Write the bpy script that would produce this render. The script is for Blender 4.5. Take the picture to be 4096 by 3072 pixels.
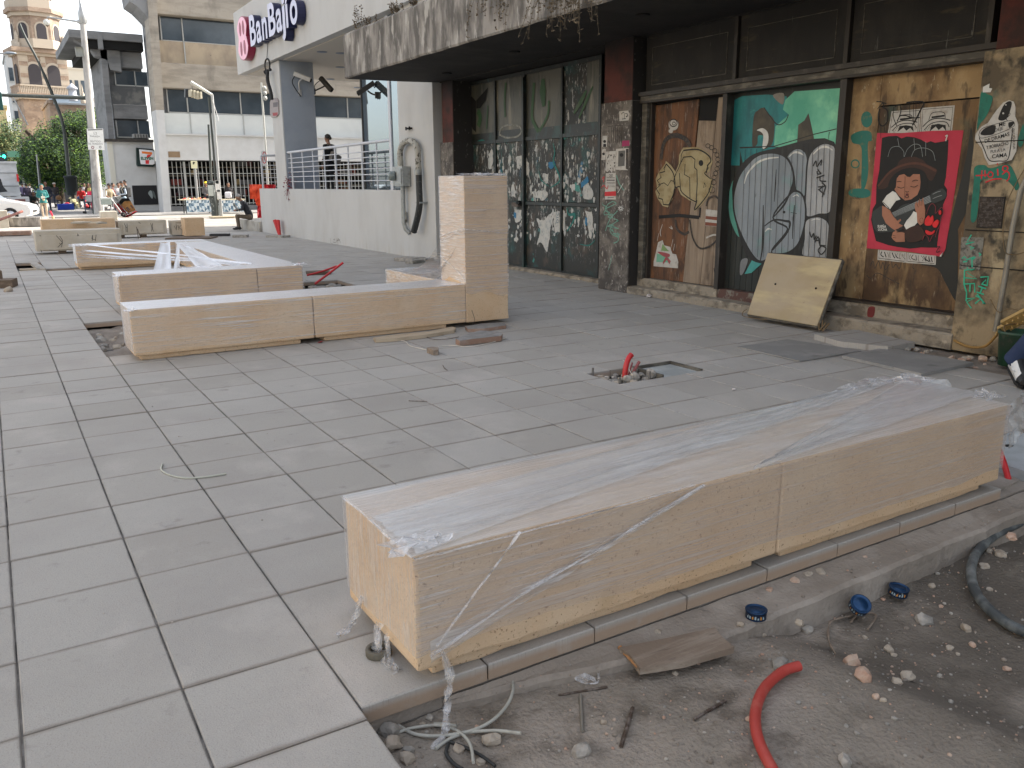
import bpy,bmesh,math,random
from mathutils import Vector,Matrix,noise
from mathutils.geometry import tessellate_polygon
R = math.radians
scene = bpy.context.scene
for _o in list(bpy.data.objects): bpy.data.objects.remove(_o)
COL = scene.collection
rnd = random.Random(7)

# ------------------------------------------------------------------ camera
HC = 1.55
YAW,PITCH,ROLL,FPX = R(31.4233),R(13.5742),R(0.3779),3346.5     # focal length in pixels of the 4096 wide photograph
_f = Vector((math.sin(YAW)*math.cos(PITCH),math.cos(YAW)*math.cos(PITCH),-math.sin(PITCH)))
_r = Vector((math.cos(YAW),-math.sin(YAW),0)); _d = _f.cross(_r)
CR = _r*math.cos(ROLL)+_d*math.sin(ROLL); CD = -_r*math.sin(ROLL)+_d*math.cos(ROLL); CF = _f
cam_data = bpy.data.cameras.new('camera'); cam = bpy.data.objects.new('camera',cam_data); COL.objects.link(cam)
m = Matrix.Identity(4)
for i in range(3):
    m[i][0] = CR[i]; m[i][1] = -CD[i]; m[i][2] = -CF[i]
m[2][3] = HC
cam.matrix_world = m
cam_data.sensor_width = 36; cam_data.lens = 36*FPX/4096
cam_data.clip_start = 0.05; cam_data.clip_end = 2000
scene.camera = cam
# measured points: a pixel of the photograph read off onto a known plane of the place gives metres
def ray(u,v): return CF + ((u-2048)*CR + (v-1536)*CD)/FPX
def G(u,v,z=0.0):
    q = ray(u,v); t = (z-HC)/q.z; return Vector((q.x*t,q.y*t,z))
def PX(u,v,x):
    q = ray(u,v); t = x/q.x; return Vector((x,q.y*t,HC+q.z*t))
def PY(u,v,y):
    q = ray(u,v); t = y/q.y; return Vector((q.x*t,y,HC+q.z*t))

# ------------------------------------------------------------------ sky, sun, exposure
SUN_EL,SUN_AZ = R(38),R(2.0)          # azimuth counted from +X towards +Y
world = bpy.data.worlds.new('World'); scene.world = world; world.use_nodes = True
nt = world.node_tree
bg = nt.nodes['Background']; sky = nt.nodes.new('ShaderNodeTexSky'); sky.sky_type = 'NISHITA'; sky.sun_disc = False
sky.sun_elevation = SUN_EL; sky.sun_rotation = R(90)-SUN_AZ
sky.air_density = 1.0; sky.dust_density = 2.0; sky.ozone_density = 1.0
hs = nt.nodes.new('ShaderNodeHueSaturation'); hs.inputs['Saturation'].default_value = 0.38; nt.links.new(sky.outputs[0],hs.inputs['Color'])
tn = nt.nodes.new('ShaderNodeMix'); tn.data_type = 'RGBA'; tn.blend_type = 'MULTIPLY'; tn.inputs[0].default_value = 1; nt.links.new(hs.outputs[0],tn.inputs[6]); tn.inputs[7].default_value = (1.01,0.99,0.965,1)      # hazy city sky
nt.links.new(tn.outputs[2],bg.inputs[0]); bg.inputs[1].default_value = 0.15
sd = bpy.data.lights.new('sun','SUN'); sd.energy = 3.6; sd.angle = R(0.5); sd.color = (1,0.93,0.83)
so = bpy.data.objects.new('sun',sd); COL.objects.link(so)
sv = Vector((math.cos(SUN_AZ)*math.cos(SUN_EL),math.sin(SUN_AZ)*math.cos(SUN_EL),math.sin(SUN_EL)))
so.rotation_euler = sv.to_track_quat('Z','Y').to_euler(); so.location = (20,0,40)
vs = scene.view_settings; vs.view_transform = 'Standard'; vs.look = 'None'; vs.gamma = 1; vs.exposure = 1.62
scene.render.resolution_x = 1024; scene.render.resolution_y = 768
scene.cycles.max_bounces = 8; scene.cycles.transparent_max_bounces = 16

# ------------------------------------------------------------------ materials
def srgb(r,g,b):
    f = lambda c: (c/255/12.92 if c/255 <= 0.04045 else ((c/255+0.055)/1.055)**2.4)
    return (f(r),f(g),f(b))
MATS = {}
def M(name,base,rough=0.8,layers=(),bump=0.0,bscale=60.0,metal=0.0,coat=0.0,emit=None,spec=0.5,alpha=None,bdetail=4.0,trans=0.0):
    """layers: dicts c=colour, s=(sx,sy,sz) noise scale, lo/hi=threshold ramp, k=strength, kind=noise|voronoi|wave, z=(z0,z1) height mask"""
    if name in MATS: return MATS[name]
    mt = bpy.data.materials.new(name); mt.use_nodes = True; n = mt.node_tree; L = n.links
    p = n.nodes['Principled BSDF']
    geo = n.nodes.new('ShaderNodeNewGeometry')
    col = n.nodes.new('ShaderNodeRGB'); col.outputs[0].default_value = (*base,1); cur = col.outputs[0]
    for i,l in enumerate(layers):
        mp = n.nodes.new('ShaderNodeMapping'); L.new(geo.outputs['Position'],mp.inputs['Vector'])
        mp.inputs['Scale'].default_value = l.get('s',(1,1,1)); mp.inputs['Location'].default_value = (3.7*i,1.3*i,2.1*i)
        if 'rot' in l: mp.inputs['Rotation'].default_value = l['rot']
        kd = l.get('kind','noise')
        if kd == 'noise':
            t = n.nodes.new('ShaderNodeTexNoise'); t.inputs['Scale'].default_value = 1; t.inputs['Detail'].default_value = l.get('d',5); t.inputs['Roughness'].default_value = l.get('r',0.6); out = t.outputs['Fac']
        elif kd == 'voronoi':
            t = n.nodes.new('ShaderNodeTexVoronoi'); t.inputs['Scale'].default_value = 1; out = t.outputs['Distance']
        elif kd == 'cell':
            t = n.nodes.new('ShaderNodeTexVoronoi'); t.inputs['Scale'].default_value = 1
            sc = n.nodes.new('ShaderNodeSeparateColor'); L.new(t.outputs['Color'],sc.inputs[0]); out = sc.outputs[0]
        elif kd == 'edge':
            t = n.nodes.new('ShaderNodeTexVoronoi'); t.feature = 'DISTANCE_TO_EDGE'; t.inputs['Scale'].default_value = 1; out = t.outputs['Distance']
        elif kd == 'wave':
            t = n.nodes.new('ShaderNodeTexWave'); t.inputs['Scale'].default_value = 1; t.inputs['Distortion'].default_value = l.get('dist',4); t.inputs['Detail'].default_value = 3; out = t.outputs['Fac']
            t.bands_direction = l.get('dir','X')
        elif kd == 'joint':                                # distance to the nearest slab joint along one axis
            sj = n.nodes.new('ShaderNodeSeparateXYZ'); L.new(geo.outputs['Position'],sj.inputs[0]); pj = n.nodes.new('ShaderNodeMath'); pj.operation = 'SUBTRACT'; L.new(sj.outputs[l['ax']],pj.inputs[0]); pj.inputs[1].default_value = l['o']
            pp = n.nodes.new('ShaderNodeMath'); pp.operation = 'PINGPONG'; L.new(pj.outputs[0],pp.inputs[0]); pp.inputs[1].default_value = l['p']/2; tj = n.nodes.new('ShaderNodeTexNoise'); tj.inputs['Scale'].default_value = 7; tj.inputs['Detail'].default_value = 5; L.new(geo.outputs['Position'],tj.inputs['Vector'])
            ma = n.nodes.new('ShaderNodeMath'); ma.operation = 'MULTIPLY_ADD'; L.new(tj.outputs['Fac'],ma.inputs[0]); ma.inputs[1].default_value = .02; L.new(pp.outputs[0],ma.inputs[2]); out = ma.outputs[0]; t = None
        elif kd == 'island':
            out = geo.outputs['Random Per Island']; t = None
        if t is not None: L.new(mp.outputs[0],t.inputs['Vector'])
        mr = n.nodes.new('ShaderNodeMapRange'); L.new(out,mr.inputs['Value'])
        mr.inputs['From Min'].default_value = l.get('lo',0.4); mr.inputs['From Max'].default_value = l.get('hi',0.6)
        mr.inputs['To Max'].default_value = l.get('k',1.0); fac = mr.outputs[0]
        if 'z' in l or 'y' in l or 'x' in l:
            ax = 'z' if 'z' in l else 'y' if 'y' in l else 'x'
            sx = n.nodes.new('ShaderNodeSeparateXYZ'); L.new(geo.outputs['Position'],sx.inputs[0])
            m2 = n.nodes.new('ShaderNodeMapRange'); L.new(sx.outputs['XYZ'.index(ax.upper())],m2.inputs['Value'])
            m2.inputs['From Min'].default_value,m2.inputs['From Max'].default_value = l[ax]
            mu = n.nodes.new('ShaderNodeMath'); mu.operation = 'MULTIPLY'; L.new(fac,mu.inputs[0]); L.new(m2.outputs[0],mu.inputs[1]); fac = mu.outputs[0]
        mx = n.nodes.new('ShaderNodeMix'); mx.data_type = 'RGBA'
        L.new(fac,mx.inputs[0]); L.new(cur,mx.inputs[6]); mx.inputs[7].default_value = (*l['c'],1); cur = mx.outputs[2]
    L.new(cur,p.inputs['Base Color'])
    p.inputs['Roughness'].default_value = rough; p.inputs['Metallic'].default_value = metal
    p.inputs['Specular IOR Level'].default_value = spec
    if coat: p.inputs['Coat Weight'].default_value = coat
    if trans: p.inputs['Transmission Weight'].default_value = trans
    if alpha is not None: p.inputs['Alpha'].default_value = alpha
    if emit: p.inputs['Emission Color'].default_value = (*emit[0],1); p.inputs['Emission Strength'].default_value = emit[1]
    if bump:
        t = n.nodes.new('ShaderNodeTexNoise'); t.inputs['Scale'].default_value = bscale; t.inputs['Detail'].default_value = bdetail
        L.new(geo.outputs['Position'],t.inputs['Vector'])
        b = n.nodes.new('ShaderNodeBump'); b.inputs['Strength'].default_value = 1.0; b.inputs['Distance'].default_value = bump
        L.new(t.outputs['Fac'],b.inputs['Height']); L.new(b.outputs[0],p.inputs['Normal'])
    MATS[name] = mt
    return mt
def flat(name,c,rough=0.7,**k):                      # plain colour with a trace of wear
    b = srgb(*c)
    dk = tuple(x*0.72 for x in b); lt = tuple(min(1,x*1.18+0.004) for x in b)
    return M(name,b,rough,[dict(c=dk,s=(9,9,9),lo=0.45,hi=0.75,k=0.6),dict(c=lt,s=(31,31,31),lo=0.5,hi=0.75,k=0.4)],**k)

# ------------------------------------------------------------------ mesh building
class MB:
    def __init__(s): s.v = []; s.f = []; s.m = []; s.mats = []; s.smooth = []
    def mi(s,mat):
        if mat not in s.mats: s.mats.append(mat)
        return s.mats.index(mat)
    def add(s,vs_,fs,mat,smooth=False):
        b = len(s.v); s.v += [tuple(x) for x in vs_]; k = s.mi(mat)
        for f in fs: s.f.append(tuple(i+b for i in f)); s.m.append(k); s.smooth.append(smooth)
        return s
    def box(s,a,b,mat,rz=0.0,piv=None,bev=0.0,tilt=None):
        (x0,y0,z0),(x1,y1,z1) = a,b
        x0,x1 = min(x0,x1),max(x0,x1); y0,y1 = min(y0,y1),max(y0,y1); z0,z1 = min(z0,z1),max(z0,z1)
        if bev:
            bm = bmesh.new(); bmesh.ops.create_cube(bm,size=1)
            for v in bm.verts: v.co = Vector((x0+(v.co.x+.5)*(x1-x0),y0+(v.co.y+.5)*(y1-y0),z0+(v.co.z+.5)*(z1-z0)))
            bmesh.ops.bevel(bm,geom=list(bm.edges),offset=bev,segments=2,affect='EDGES',profile=0.6)
            vs_ = [v.co.copy() for v in bm.verts]; fs = [[v.index for v in f.verts] for f in bm.faces]; bm.free()
        else:
            vs_ = [Vector(q) for q in ((x0,y0,z0),(x1,y0,z0),(x1,y1,z0),(x0,y1,z0),(x0,y0,z1),(x1,y0,z1),(x1,y1,z1),(x0,y1,z1))]
            fs = [(0,3,2,1),(4,5,6,7),(0,1,5,4),(1,2,6,5),(2,3,7,6),(3,0,4,7)]
        if rz or tilt:
            c = Vector(piv) if piv else Vector(((x0+x1)/2,(y0+y1)/2,z0))
            m3 = Matrix.Rotation(rz,3,'Z')
            if tilt: m3 = m3 @ Matrix.Rotation(tilt[0],3,'X') @ Matrix.Rotation(tilt[1],3,'Y')
            vs_ = [m3 @ (v-c)+c for v in vs_]
        return s.add(vs_,fs,mat)
    def tube(s,pts,r,mat,n=8,closed=False,cap=True):
        pts = [Vector(p) for p in pts]; N = len(pts); rs = r if isinstance(r,(list,tuple)) else [r]*N
        vs_ = []; up = Vector((0,0,1)); prev = None
        for i,p in enumerate(pts):
            t = (pts[min(i+1,N-1)]-pts[max(i-1,0)]) if not closed else (pts[(i+1) % N]-pts[i-1])
            t = t.normalized() if t.length > 1e-9 else Vector((0,0,1))
            if prev is None:
                a = up if abs(t.z) < 0.9 else Vector((1,0,0)); u = t.cross(a).normalized()
            else:
                u = (prev - t*prev.dot(t)); u = u.normalized() if u.length > 1e-6 else t.orthogonal().normalized()
            prev = u; w = t.cross(u)
            for k in range(n):
                a = 2*math.pi*k/n; vs_.append(p+(u*math.cos(a)+w*math.sin(a))*rs[i])
        fs = []
        for i in range(N if closed else N-1):
            j = (i+1) % N
            for k in range(n): fs.append((i*n+k,i*n+(k+1) % n,j*n+(k+1) % n,j*n+k))
        s.add(vs_,fs,mat,True)
        if cap and not closed: s.add([vs_[k] for k in range(n)],[tuple(range(n))[::-1]],mat); s.add([vs_[(N-1)*n+k] for k in range(n)],[tuple(range(n))],mat)
        return s
    def lathe(s,c,prof,mat,n=16,axis=None,smooth=True):
        c = Vector(c); ax = Vector(axis).normalized() if axis else Vector((0,0,1)); u = ax.orthogonal().normalized(); w = ax.cross(u)
        vs_ = []
        for (r,h) in prof:
            for k in range(n): a = 2*math.pi*k/n; vs_.append(c+ax*h+(u*math.cos(a)+w*math.sin(a))*r)
        fs = [(i*n+k,i*n+(k+1) % n,(i+1)*n+(k+1) % n,(i+1)*n+k) for i in range(len(prof)-1) for k in range(n)]
        return s.add(vs_,fs,mat,smooth)
    def poly(s,pts,nrm,t,mat):
        """flat polygon (3D points) given thickness t along nrm"""
        pts = [Vector(p) for p in pts]; nrm = Vector(nrm).normalized()
        tr = tessellate_polygon([pts]); n = len(pts); vs_ = [p+nrm*t for p in pts]
        fs = []
        for a,b,c in tr:
            q = (vs_[b]-vs_[a]).cross(vs_[c]-vs_[a])
            fs.append((a,b,c) if q.dot(nrm) > 0 else (a,c,b))
        s.add(vs_,fs,mat)
        area = sum((pts[i].cross(pts[(i+1) % n])).dot(nrm) for i in range(n))
        side = [(i,(i+1) % n,n+(i+1) % n,n+i) if area > 0 else (i,n+i,n+(i+1) % n,(i+1) % n) for i in range(n)]
        s.add(pts+vs_,side,mat)
        return s
    def ell(s,c,r,mat,n=10,mrot=None):
        c = Vector(c); vs_ = []; fs = []; rings = max(4,n//2)
        for i in range(rings+1):
            th = math.pi*i/rings
            for k in range(n):
                a = 2*math.pi*k/n; p = Vector((r[0]*math.sin(th)*math.cos(a),r[1]*math.sin(th)*math.sin(a),r[2]*math.cos(th)))
                if mrot: p = mrot @ p
                vs_.append(c+p)
        for i in range(rings):
            for k in range(n): fs.append((i*n+k,(i+1)*n+k,(i+1)*n+(k+1) % n,i*n+(k+1) % n))
        return s.add(vs_,fs,mat,True)
    def rock(s,c,r,mat,seed=0,sq=0.7,sub=2,rough=0.35):
        bm = bmesh.new(); bmesh.ops.create_icosphere(bm,subdivisions=sub,radius=1)
        rr = random.Random(seed); off = Vector((rr.random()*50,rr.random()*50,rr.random()*50))
        m3 = Matrix.Rotation(rr.random()*6.3,3,'Z') @ Matrix.Rotation(rr.uniform(-.3,.3),3,'X')
        sc = Vector((rr.uniform(.8,1.3),rr.uniform(.6,1.0),sq*rr.uniform(.7,1.1)))
        vs_ = []
        for v in bm.verts:
            d = 1+rough*noise.noise(v.co*1.3+off)+rough*.4*noise.noise(v.co*3.1+off)
            q = Vector((v.co.x*sc.x,v.co.y*sc.y,v.co.z*sc.z))*d
            for ax in (0,1,2): q[ax] = max(-.82,min(.82,q[ax]))
            vs_.append(m3 @ q*r+Vector(c))
        fs = [[v.index for v in f.verts] for f in bm.faces]; bm.free()
        return s.add(vs_,fs,mat)
    def build(s,name,parent=None,bevel=0.0):
        me = bpy.data.meshes.new(name); me.from_pydata(s.v,[],s.f)
        if parent is not None: me.transform(Matrix.Translation(-parent_loc(parent)))
        for mt in s.mats: me.materials.append(mt)
        me.polygons.foreach_set('material_index',s.m); me.polygons.foreach_set('use_smooth',s.smooth); me.update()
        o = bpy.data.objects.new(name,me); COL.objects.link(o)
        if parent is not None: o.parent = parent
        if bevel:
            b = o.modifiers.new('bevel','BEVEL'); b.width = bevel; b.segments = 2; b.limit_method = 'ANGLE'
        return o
def parent_loc(o):
    v = Vector((0,0,0))
    while o is not None: v = v+o.location; o = o.parent
    return v
def thing(name,label,cat,loc=(0,0,0),group=None):
    o = bpy.data.objects.new(name,None); COL.objects.link(o); o.empty_display_size = 0.2
    o.location = loc; o['label'] = label; o['category'] = cat
    if group: o['group'] = group
    return o
def tag(o,label,cat,group=None):
    o['label'] = label; o['category'] = cat
    if group: o['group'] = group
    return o
def struct(o,kind='structure'): o['kind'] = kind; return o
def catmull(pts,n=6,closed=False):
    pts = [Vector(p) for p in pts]; N = len(pts); out = []
    rng = range(N) if closed else range(N-1)
    for i in rng:
        p0 = pts[(i-1) % N] if closed else pts[max(i-1,0)]; p1 = pts[i]; p2 = pts[(i+1) % N]; p3 = pts[(i+2) % N] if closed else pts[min(i+2,N-1)]
        for k in range(n):
            t = k/n; out.append(.5*((2*p1)+(p2-p0)*t+(2*p0-5*p1+4*p2-p3)*t*t+(3*p1-p0-3*p2+p3)*t**3))
    if not closed: out.append(pts[-1])
    return out
def text_mesh(txt,size,extr=0.0,offs=0.0,bold=False,align='CENTER',res=4):
    cu = bpy.data.curves.new('t','FONT'); cu.body = txt; cu.size = size; cu.extrude = extr; cu.offset = offs; cu.align_x = align; cu.align_y = 'CENTER'; cu.resolution_u = res
    ob = bpy.data.objects.new('t',cu); COL.objects.link(ob)
    dg = bpy.context.evaluated_depsgraph_get(); me = bpy.data.meshes.new_from_object(ob.evaluated_get(dg))
    vs_ = [v.co.copy() for v in me.vertices]; fs = [tuple(p.vertices) for p in me.polygons]
    bpy.data.objects.remove(ob); bpy.data.curves.remove(cu); bpy.data.meshes.remove(me)
    return vs_,fs
def add_text(mb,txt,c,right,up,size,mat,extr=0.0,offs=0.0,sx=1.0,shear=0.0):
    """text laid on a real surface: centre c, unit vectors right and up on that surface"""
    vs_,fs = text_mesh(txt,size,extr,offs); right = Vector(right).normalized(); up = Vector(up).normalized(); n = right.cross(up)
    mb.add([Vector(c)+right*(v.x*sx+shear*v.y)+up*v.y+n*v.z for v in vs_],fs,mat)

class Paint:
    """paint, paper and stickers lying on one wall plane x = X, read from a crop of the photograph (offset, scale)"""
    def __init__(s,X,ou,ov,sc,mb=None,y=None): s.X = X; s.o = (ou,ov,sc); s.mb = mb or MB(); s.l = 0; s.y = y
    def P(s,p,l=None):
        u,v = s.o[0]+p[0]*s.o[2],s.o[1]+p[1]*s.o[2]
        return PX(u,v,s.X) if s.y is None else PY(u,v,s.y)
    def nrm(s): return Vector((-1,0,0)) if s.y is None else Vector((0,-1,0))
    def fill(s,pts,mat,smooth=False,step=1.0,base=0.0):
        s.l += step; q = [s.P(p) for p in pts]
        if smooth: q = catmull(q,5,True)
        s.mb.poly([p+s.nrm()*base for p in q],s.nrm(),0.0004*s.l,mat)
    def line(s,pts,w,mat,closed=False,smooth=True,taper=False):
        s.l += 0.25; q = [s.P(p) for p in pts]; ww = w*s.o[2]*abs((s.P((500,500))-s.P((500,600))).length)/(100*s.o[2])
        if smooth and len(q) > 2: q = catmull(q,5,closed)
        n = s.nrm(); N = len(q); L = []; Rr = []
        for i,p in enumerate(q):
            t = (q[(i+1) % N]-q[i-1]) if closed else (q[min(i+1,N-1)]-q[max(i-1,0)])
            d = t.cross(n); d = d.normalized() if d.length > 1e-9 else Vector((0,0,1))
            k = ww/2*(1 if not taper else (1-0.6*abs(2*i/max(1,N-1)-1)))
            L.append(p+d*k+n*0.0004*s.l); Rr.append(p-d*k+n*0.0004*s.l)
        fs = [(i,(i+1) % N,N+(i+1) % N,N+i) for i in range(N if closed else N-1)]
        s.mb.add(L+Rr,fs,mat)
    def circ(s,c,r,mat,ry=None,n=16):
        ry = ry or r; s.fill([(c[0]+r*math.cos(2*math.pi*k/n),c[1]+ry*math.sin(2*math.pi*k/n)) for k in range(n)],mat)
    def ring(s,c,r,w,mat,ry=None,n=14):
        ry = ry or r; s.line([(c[0]+r*math.cos(2*math.pi*k/n),c[1]+ry*math.sin(2*math.pi*k/n)) for k in range(n)],w,mat,closed=True)
    def text(s,txt,c,h,mat,sx=1.0,ang=0.0,bold=0.0):
        s.l += 0.5; hh = h*(s.P((c[0],c[1]-50))-s.P((c[0],c[1]+50))).length/100
        n = s.nrm(); r = Vector((0,-1,0)) if s.y is None else Vector((1,0,0)); up = Vector((0,0,1))
        r,up = r*math.cos(ang)+up*math.sin(ang),up*math.cos(ang)-r*math.sin(ang)
        add_text(s.mb,txt,s.P(c)+n*0.0004*s.l,r,up,hh,mat,sx=sx,offs=bold)

# ------------------------------------------------------------------ common materials
TILE = M('paving_concrete',(0.365,0.346,0.315),0.85,[
    dict(kind='island',c=(0.43,0.415,0.39),lo=0,hi=1,k=0.7),
    dict(c=(0.27,0.245,0.23),s=(1.1,1.1,1),lo=0.45,hi=0.72,k=0.4),
    dict(c=(0.47,0.44,0.41),s=(2.3,1.7,1),lo=0.54,hi=0.7,k=0.65),
    dict(c=(0.36,0.34,0.33),s=(160,160,1),lo=0.52,hi=0.72,k=0.5,d=2),
    dict(c=(0.13,0.12,0.11),s=(7,7,1),lo=0.64,hi=0.78,k=0.5),dict(c=(0.2,0.185,0.175),s=(260,260,1),lo=0.56,hi=0.7,k=0.5,d=2),dict(kind='joint',ax=1,o=2.1,p=.4525,c=(.2,.168,.138),lo=.028,hi=.010,k=.66),dict(kind='joint',ax=0,o=.328,p=.4425,c=(.16,.15,.138),lo=.021,hi=.009,k=.66),dict(c=(.36,.27,.2),s=(9,9,9),lo=.1,hi=.45,k=1,z=(-.005,-.03))],bump=0.0016,bscale=180)
DIRT = M('dry_dirt',(0.215,0.18,0.15),0.95,[
    dict(c=(0.33,0.29,0.25),s=(2.5,2.5,2),lo=0.45,hi=0.65),
    dict(c=(0.11,0.09,0.07),s=(5,5,5),lo=0.55,hi=0.75,k=0.7),
    dict(c=(0.36,0.33,0.29),s=(70,70,70),lo=0.58,hi=0.7,k=0.7),
    dict(c=(0.09,0.075,0.06),s=(45,45,45),lo=0.62,hi=0.75,k=0.6)],bump=0.012,bscale=55,bdetail=8)
MUD = M('damp_dark_dirt',(0.042,0.034,0.026),0.72,[
    dict(c=(0.10,0.083,0.065),s=(3,3,2),lo=0.52,hi=0.7,k=0.8),
    dict(c=(0.26,0.235,0.20),s=(4.5,7,5),lo=0.6,hi=0.68,k=0.75),
    dict(c=(0.2,0.18,0.15),s=(90,90,90),lo=0.63,hi=0.72,k=0.7)],bump=0.012,bscale=50,bdetail=8)
BED = M('mortar_bed',(0.085,0.078,0.07),0.95,[dict(c=(0.2,0.19,0.17),s=(12,12,12),lo=0.5,hi=0.7)],bump=0.01,bscale=40)
CONC = M('rough_cast_concrete',(0.27,0.235,0.2),0.93,[
    dict(c=(0.38,0.34,0.3),s=(3,3,3),lo=0.45,hi=0.65,k=0.8),
    dict(c=(0.14,0.12,0.1),s=(9,9,14),lo=0.55,hi=0.75,k=0.6)],bump=0.006,bscale=60)
STONE = M('cast_yellow_stone',(0.60,0.42,0.258),0.86,[
    dict(c=(0.66,0.52,0.37),s=(2.2,2.2,2.2),lo=0.4,hi=0.65,k=0.7),
    dict(c=(0.46,0.32,0.17),s=(6,6,6),lo=0.55,hi=0.75,k=0.4),
    dict(c=(0.19,0.1,0.05),s=(90,90,90),lo=0.61,hi=0.68,k=0.8,d=3),
    dict(c=(0.72,0.6,0.43),s=(200,200,200),lo=0.55,hi=0.75,k=0.5,d=2)],bump=0.0022,bscale=150)
STONEP = M('pale_dusty_stone',(0.46,0.41,0.33),0.9,[
    dict(c=(0.58,0.54,0.47),s=(2.2,2.2,2.2),lo=0.4,hi=0.65,k=0.8),
    dict(c=(0.22,0.2,0.17),s=(9,9,9),lo=0.68,hi=0.8,k=0.6)],bump=0.003,bscale=90)
WOODG = M('weathered_plank',(0.22,0.17,0.13),0.85,[
    dict(c=(0.34,0.29,0.24),s=(3,30,30),lo=0.45,hi=0.65,k=0.8),dict(c=(0.09,0.06,0.045),s=(8,60,60),lo=0.6,hi=0.75,k=0.7)],bump=0.003,bscale=60)
WOODW = M('pale_raw_wood',(0.46,0.38,0.28),0.85,[dict(c=(0.3,0.22,0.15),s=(3,30,30),lo=0.5,hi=0.7,k=0.6)],bump=0.002,bscale=60)
WOODD = M('dark_old_wood',(0.12,0.085,0.06),0.85,[dict(c=(0.22,0.17,0.13),s=(4,20,20),lo=0.5,hi=0.7,k=0.6)],bump=0.003,bscale=60)
BRICK = M('broken_clay_brick',(0.3,0.19,0.14),0.92,[dict(c=(0.38,0.3,0.25),s=(10,10,10),lo=0.45,hi=0.65,k=0.7)],bump=0.006,bscale=60)
STL = M('rusty_steel',(0.09,0.065,0.05),0.7,[dict(c=(0.2,0.17,0.15),s=(40,40,40),lo=0.45,hi=0.6)],metal=0.4)
REDP = M('red_plastic_conduit',srgb(172,62,55),0.55,[dict(c=srgb(190,110,98),s=(14,14,14),lo=0.5,hi=0.75,k=0.5),dict(c=srgb(120,60,50),s=(40,40,40),lo=0.6,hi=0.75,k=0.4)])
REDD = M('dark_red_conduit',srgb(190,34,38),0.4,[dict(c=srgb(120,30,32),s=(20,20,20),lo=0.5,hi=0.75,k=0.5)])
ROCKS = [M('grey_rubble',(0.25,0.24,0.22),0.9,[dict(c=(0.42,0.39,0.35),s=(14,14,14),lo=0.42,hi=0.62)],bump=0.004,bscale=70),
         M('pale_rubble',(0.4,0.35,0.29),0.9,[dict(c=(0.26,0.21,0.16),s=(14,14,14),lo=0.5,hi=0.7)],bump=0.004,bscale=70),
         M('pink_rubble',(0.42,0.27,0.2),0.9,[dict(c=(0.52,0.42,0.34),s=(14,14,14),lo=0.45,hi=0.65)],bump=0.004,bscale=70)]

def film_mat(name,scale,rot=(0,0,0),lo=0.5,hi=0.7,base=0.05,k=0.75,fres=1.0,tint=(0.76,0.76,0.77),rough=0.3):
    mt = bpy.data.materials.new(name); mt.use_nodes = True; n = mt.node_tree; L = n.links; n.nodes.clear()
    out = n.nodes.new('ShaderNodeOutputMaterial'); geo = n.nodes.new('ShaderNodeNewGeometry'); mp = n.nodes.new('ShaderNodeMapping')
    L.new(geo.outputs['Position'],mp.inputs['Vector']); mp.inputs['Scale'].default_value = scale; mp.inputs['Rotation'].default_value = rot
    t = n.nodes.new('ShaderNodeTexNoise'); t.inputs['Scale'].default_value = 1; t.inputs['Detail'].default_value = 6; t.inputs['Roughness'].default_value = 0.65
    L.new(mp.outputs[0],t.inputs['Vector'])
    t2 = n.nodes.new('ShaderNodeTexNoise'); t2.inputs['Scale'].default_value = 2.6; t2.inputs['Detail'].default_value = 3; L.new(geo.outputs['Position'],t2.inputs['Vector'])
    mr = n.nodes.new('ShaderNodeMapRange'); L.new(t.outputs['Fac'],mr.inputs['Value']); mr.inputs['From Min'].default_value = lo; mr.inputs['From Max'].default_value = hi
    mr.inputs['To Max'].default_value = k
    m2 = n.nodes.new('ShaderNodeMapRange'); L.new(t2.outputs['Fac'],m2.inputs['Value']); m2.inputs['From Min'].default_value = 0.35; m2.inputs['From Max'].default_value = 0.68; m2.inputs['To Min'].default_value = 0.25
    mu = n.nodes.new('ShaderNodeMath'); mu.operation = 'MULTIPLY_ADD'; L.new(mr.outputs[0],mu.inputs[0]); L.new(m2.outputs[0],mu.inputs[1]); mu.inputs[2].default_value = base
    b = n.nodes.new('ShaderNodeBump'); b.inputs['Strength'].default_value = 0.6; b.inputs['Distance'].default_value = 0.012; L.new(t.outputs['Fac'],b.inputs['Height'])
    tr = n.nodes.new('ShaderNodeBsdfTransparent'); gl = n.nodes.new('ShaderNodeBsdfGlossy'); gl.inputs['Roughness'].default_value = rough; gl.inputs['Color'].default_value = (0.95,0.96,1,1); L.new(b.outputs[0],gl.inputs['Normal'])
    fr = n.nodes.new('ShaderNodeFresnel'); fr.inputs['IOR'].default_value = 1.5; L.new(b.outputs[0],fr.inputs['Normal'])
    fm = n.nodes.new('ShaderNodeMath'); fm.operation = 'MULTIPLY'; fm.use_clamp = True; L.new(fr.outputs[0],fm.inputs[0]); bk = n.nodes.new('ShaderNodeMapRange'); L.new(geo.outputs['Backfacing'],bk.inputs['Value']); bk.inputs['To Min'].default_value = fres; bk.inputs['To Max'].default_value = 0; L.new(bk.outputs[0],fm.inputs[1])
    a = n.nodes.new('ShaderNodeMixShader'); L.new(fm.outputs[0],a.inputs[0]); L.new(tr.outputs[0],a.inputs[1]); L.new(gl.outputs[0],a.inputs[2])
    df = n.nodes.new('ShaderNodeBsdfPrincipled'); df.inputs['Base Color'].default_value = (*tint,1); df.inputs['Roughness'].default_value = rough; L.new(b.outputs[0],df.inputs['Normal'])
    f = n.nodes.new('ShaderNodeMixShader'); L.new(mu.outputs[0],f.inputs[0]); L.new(a.outputs[0],f.inputs[1]); L.new(df.outputs[0],f.inputs[2])
    L.new(f.outputs[0],out.inputs[0]); MATS[name] = mt
    return mt
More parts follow.
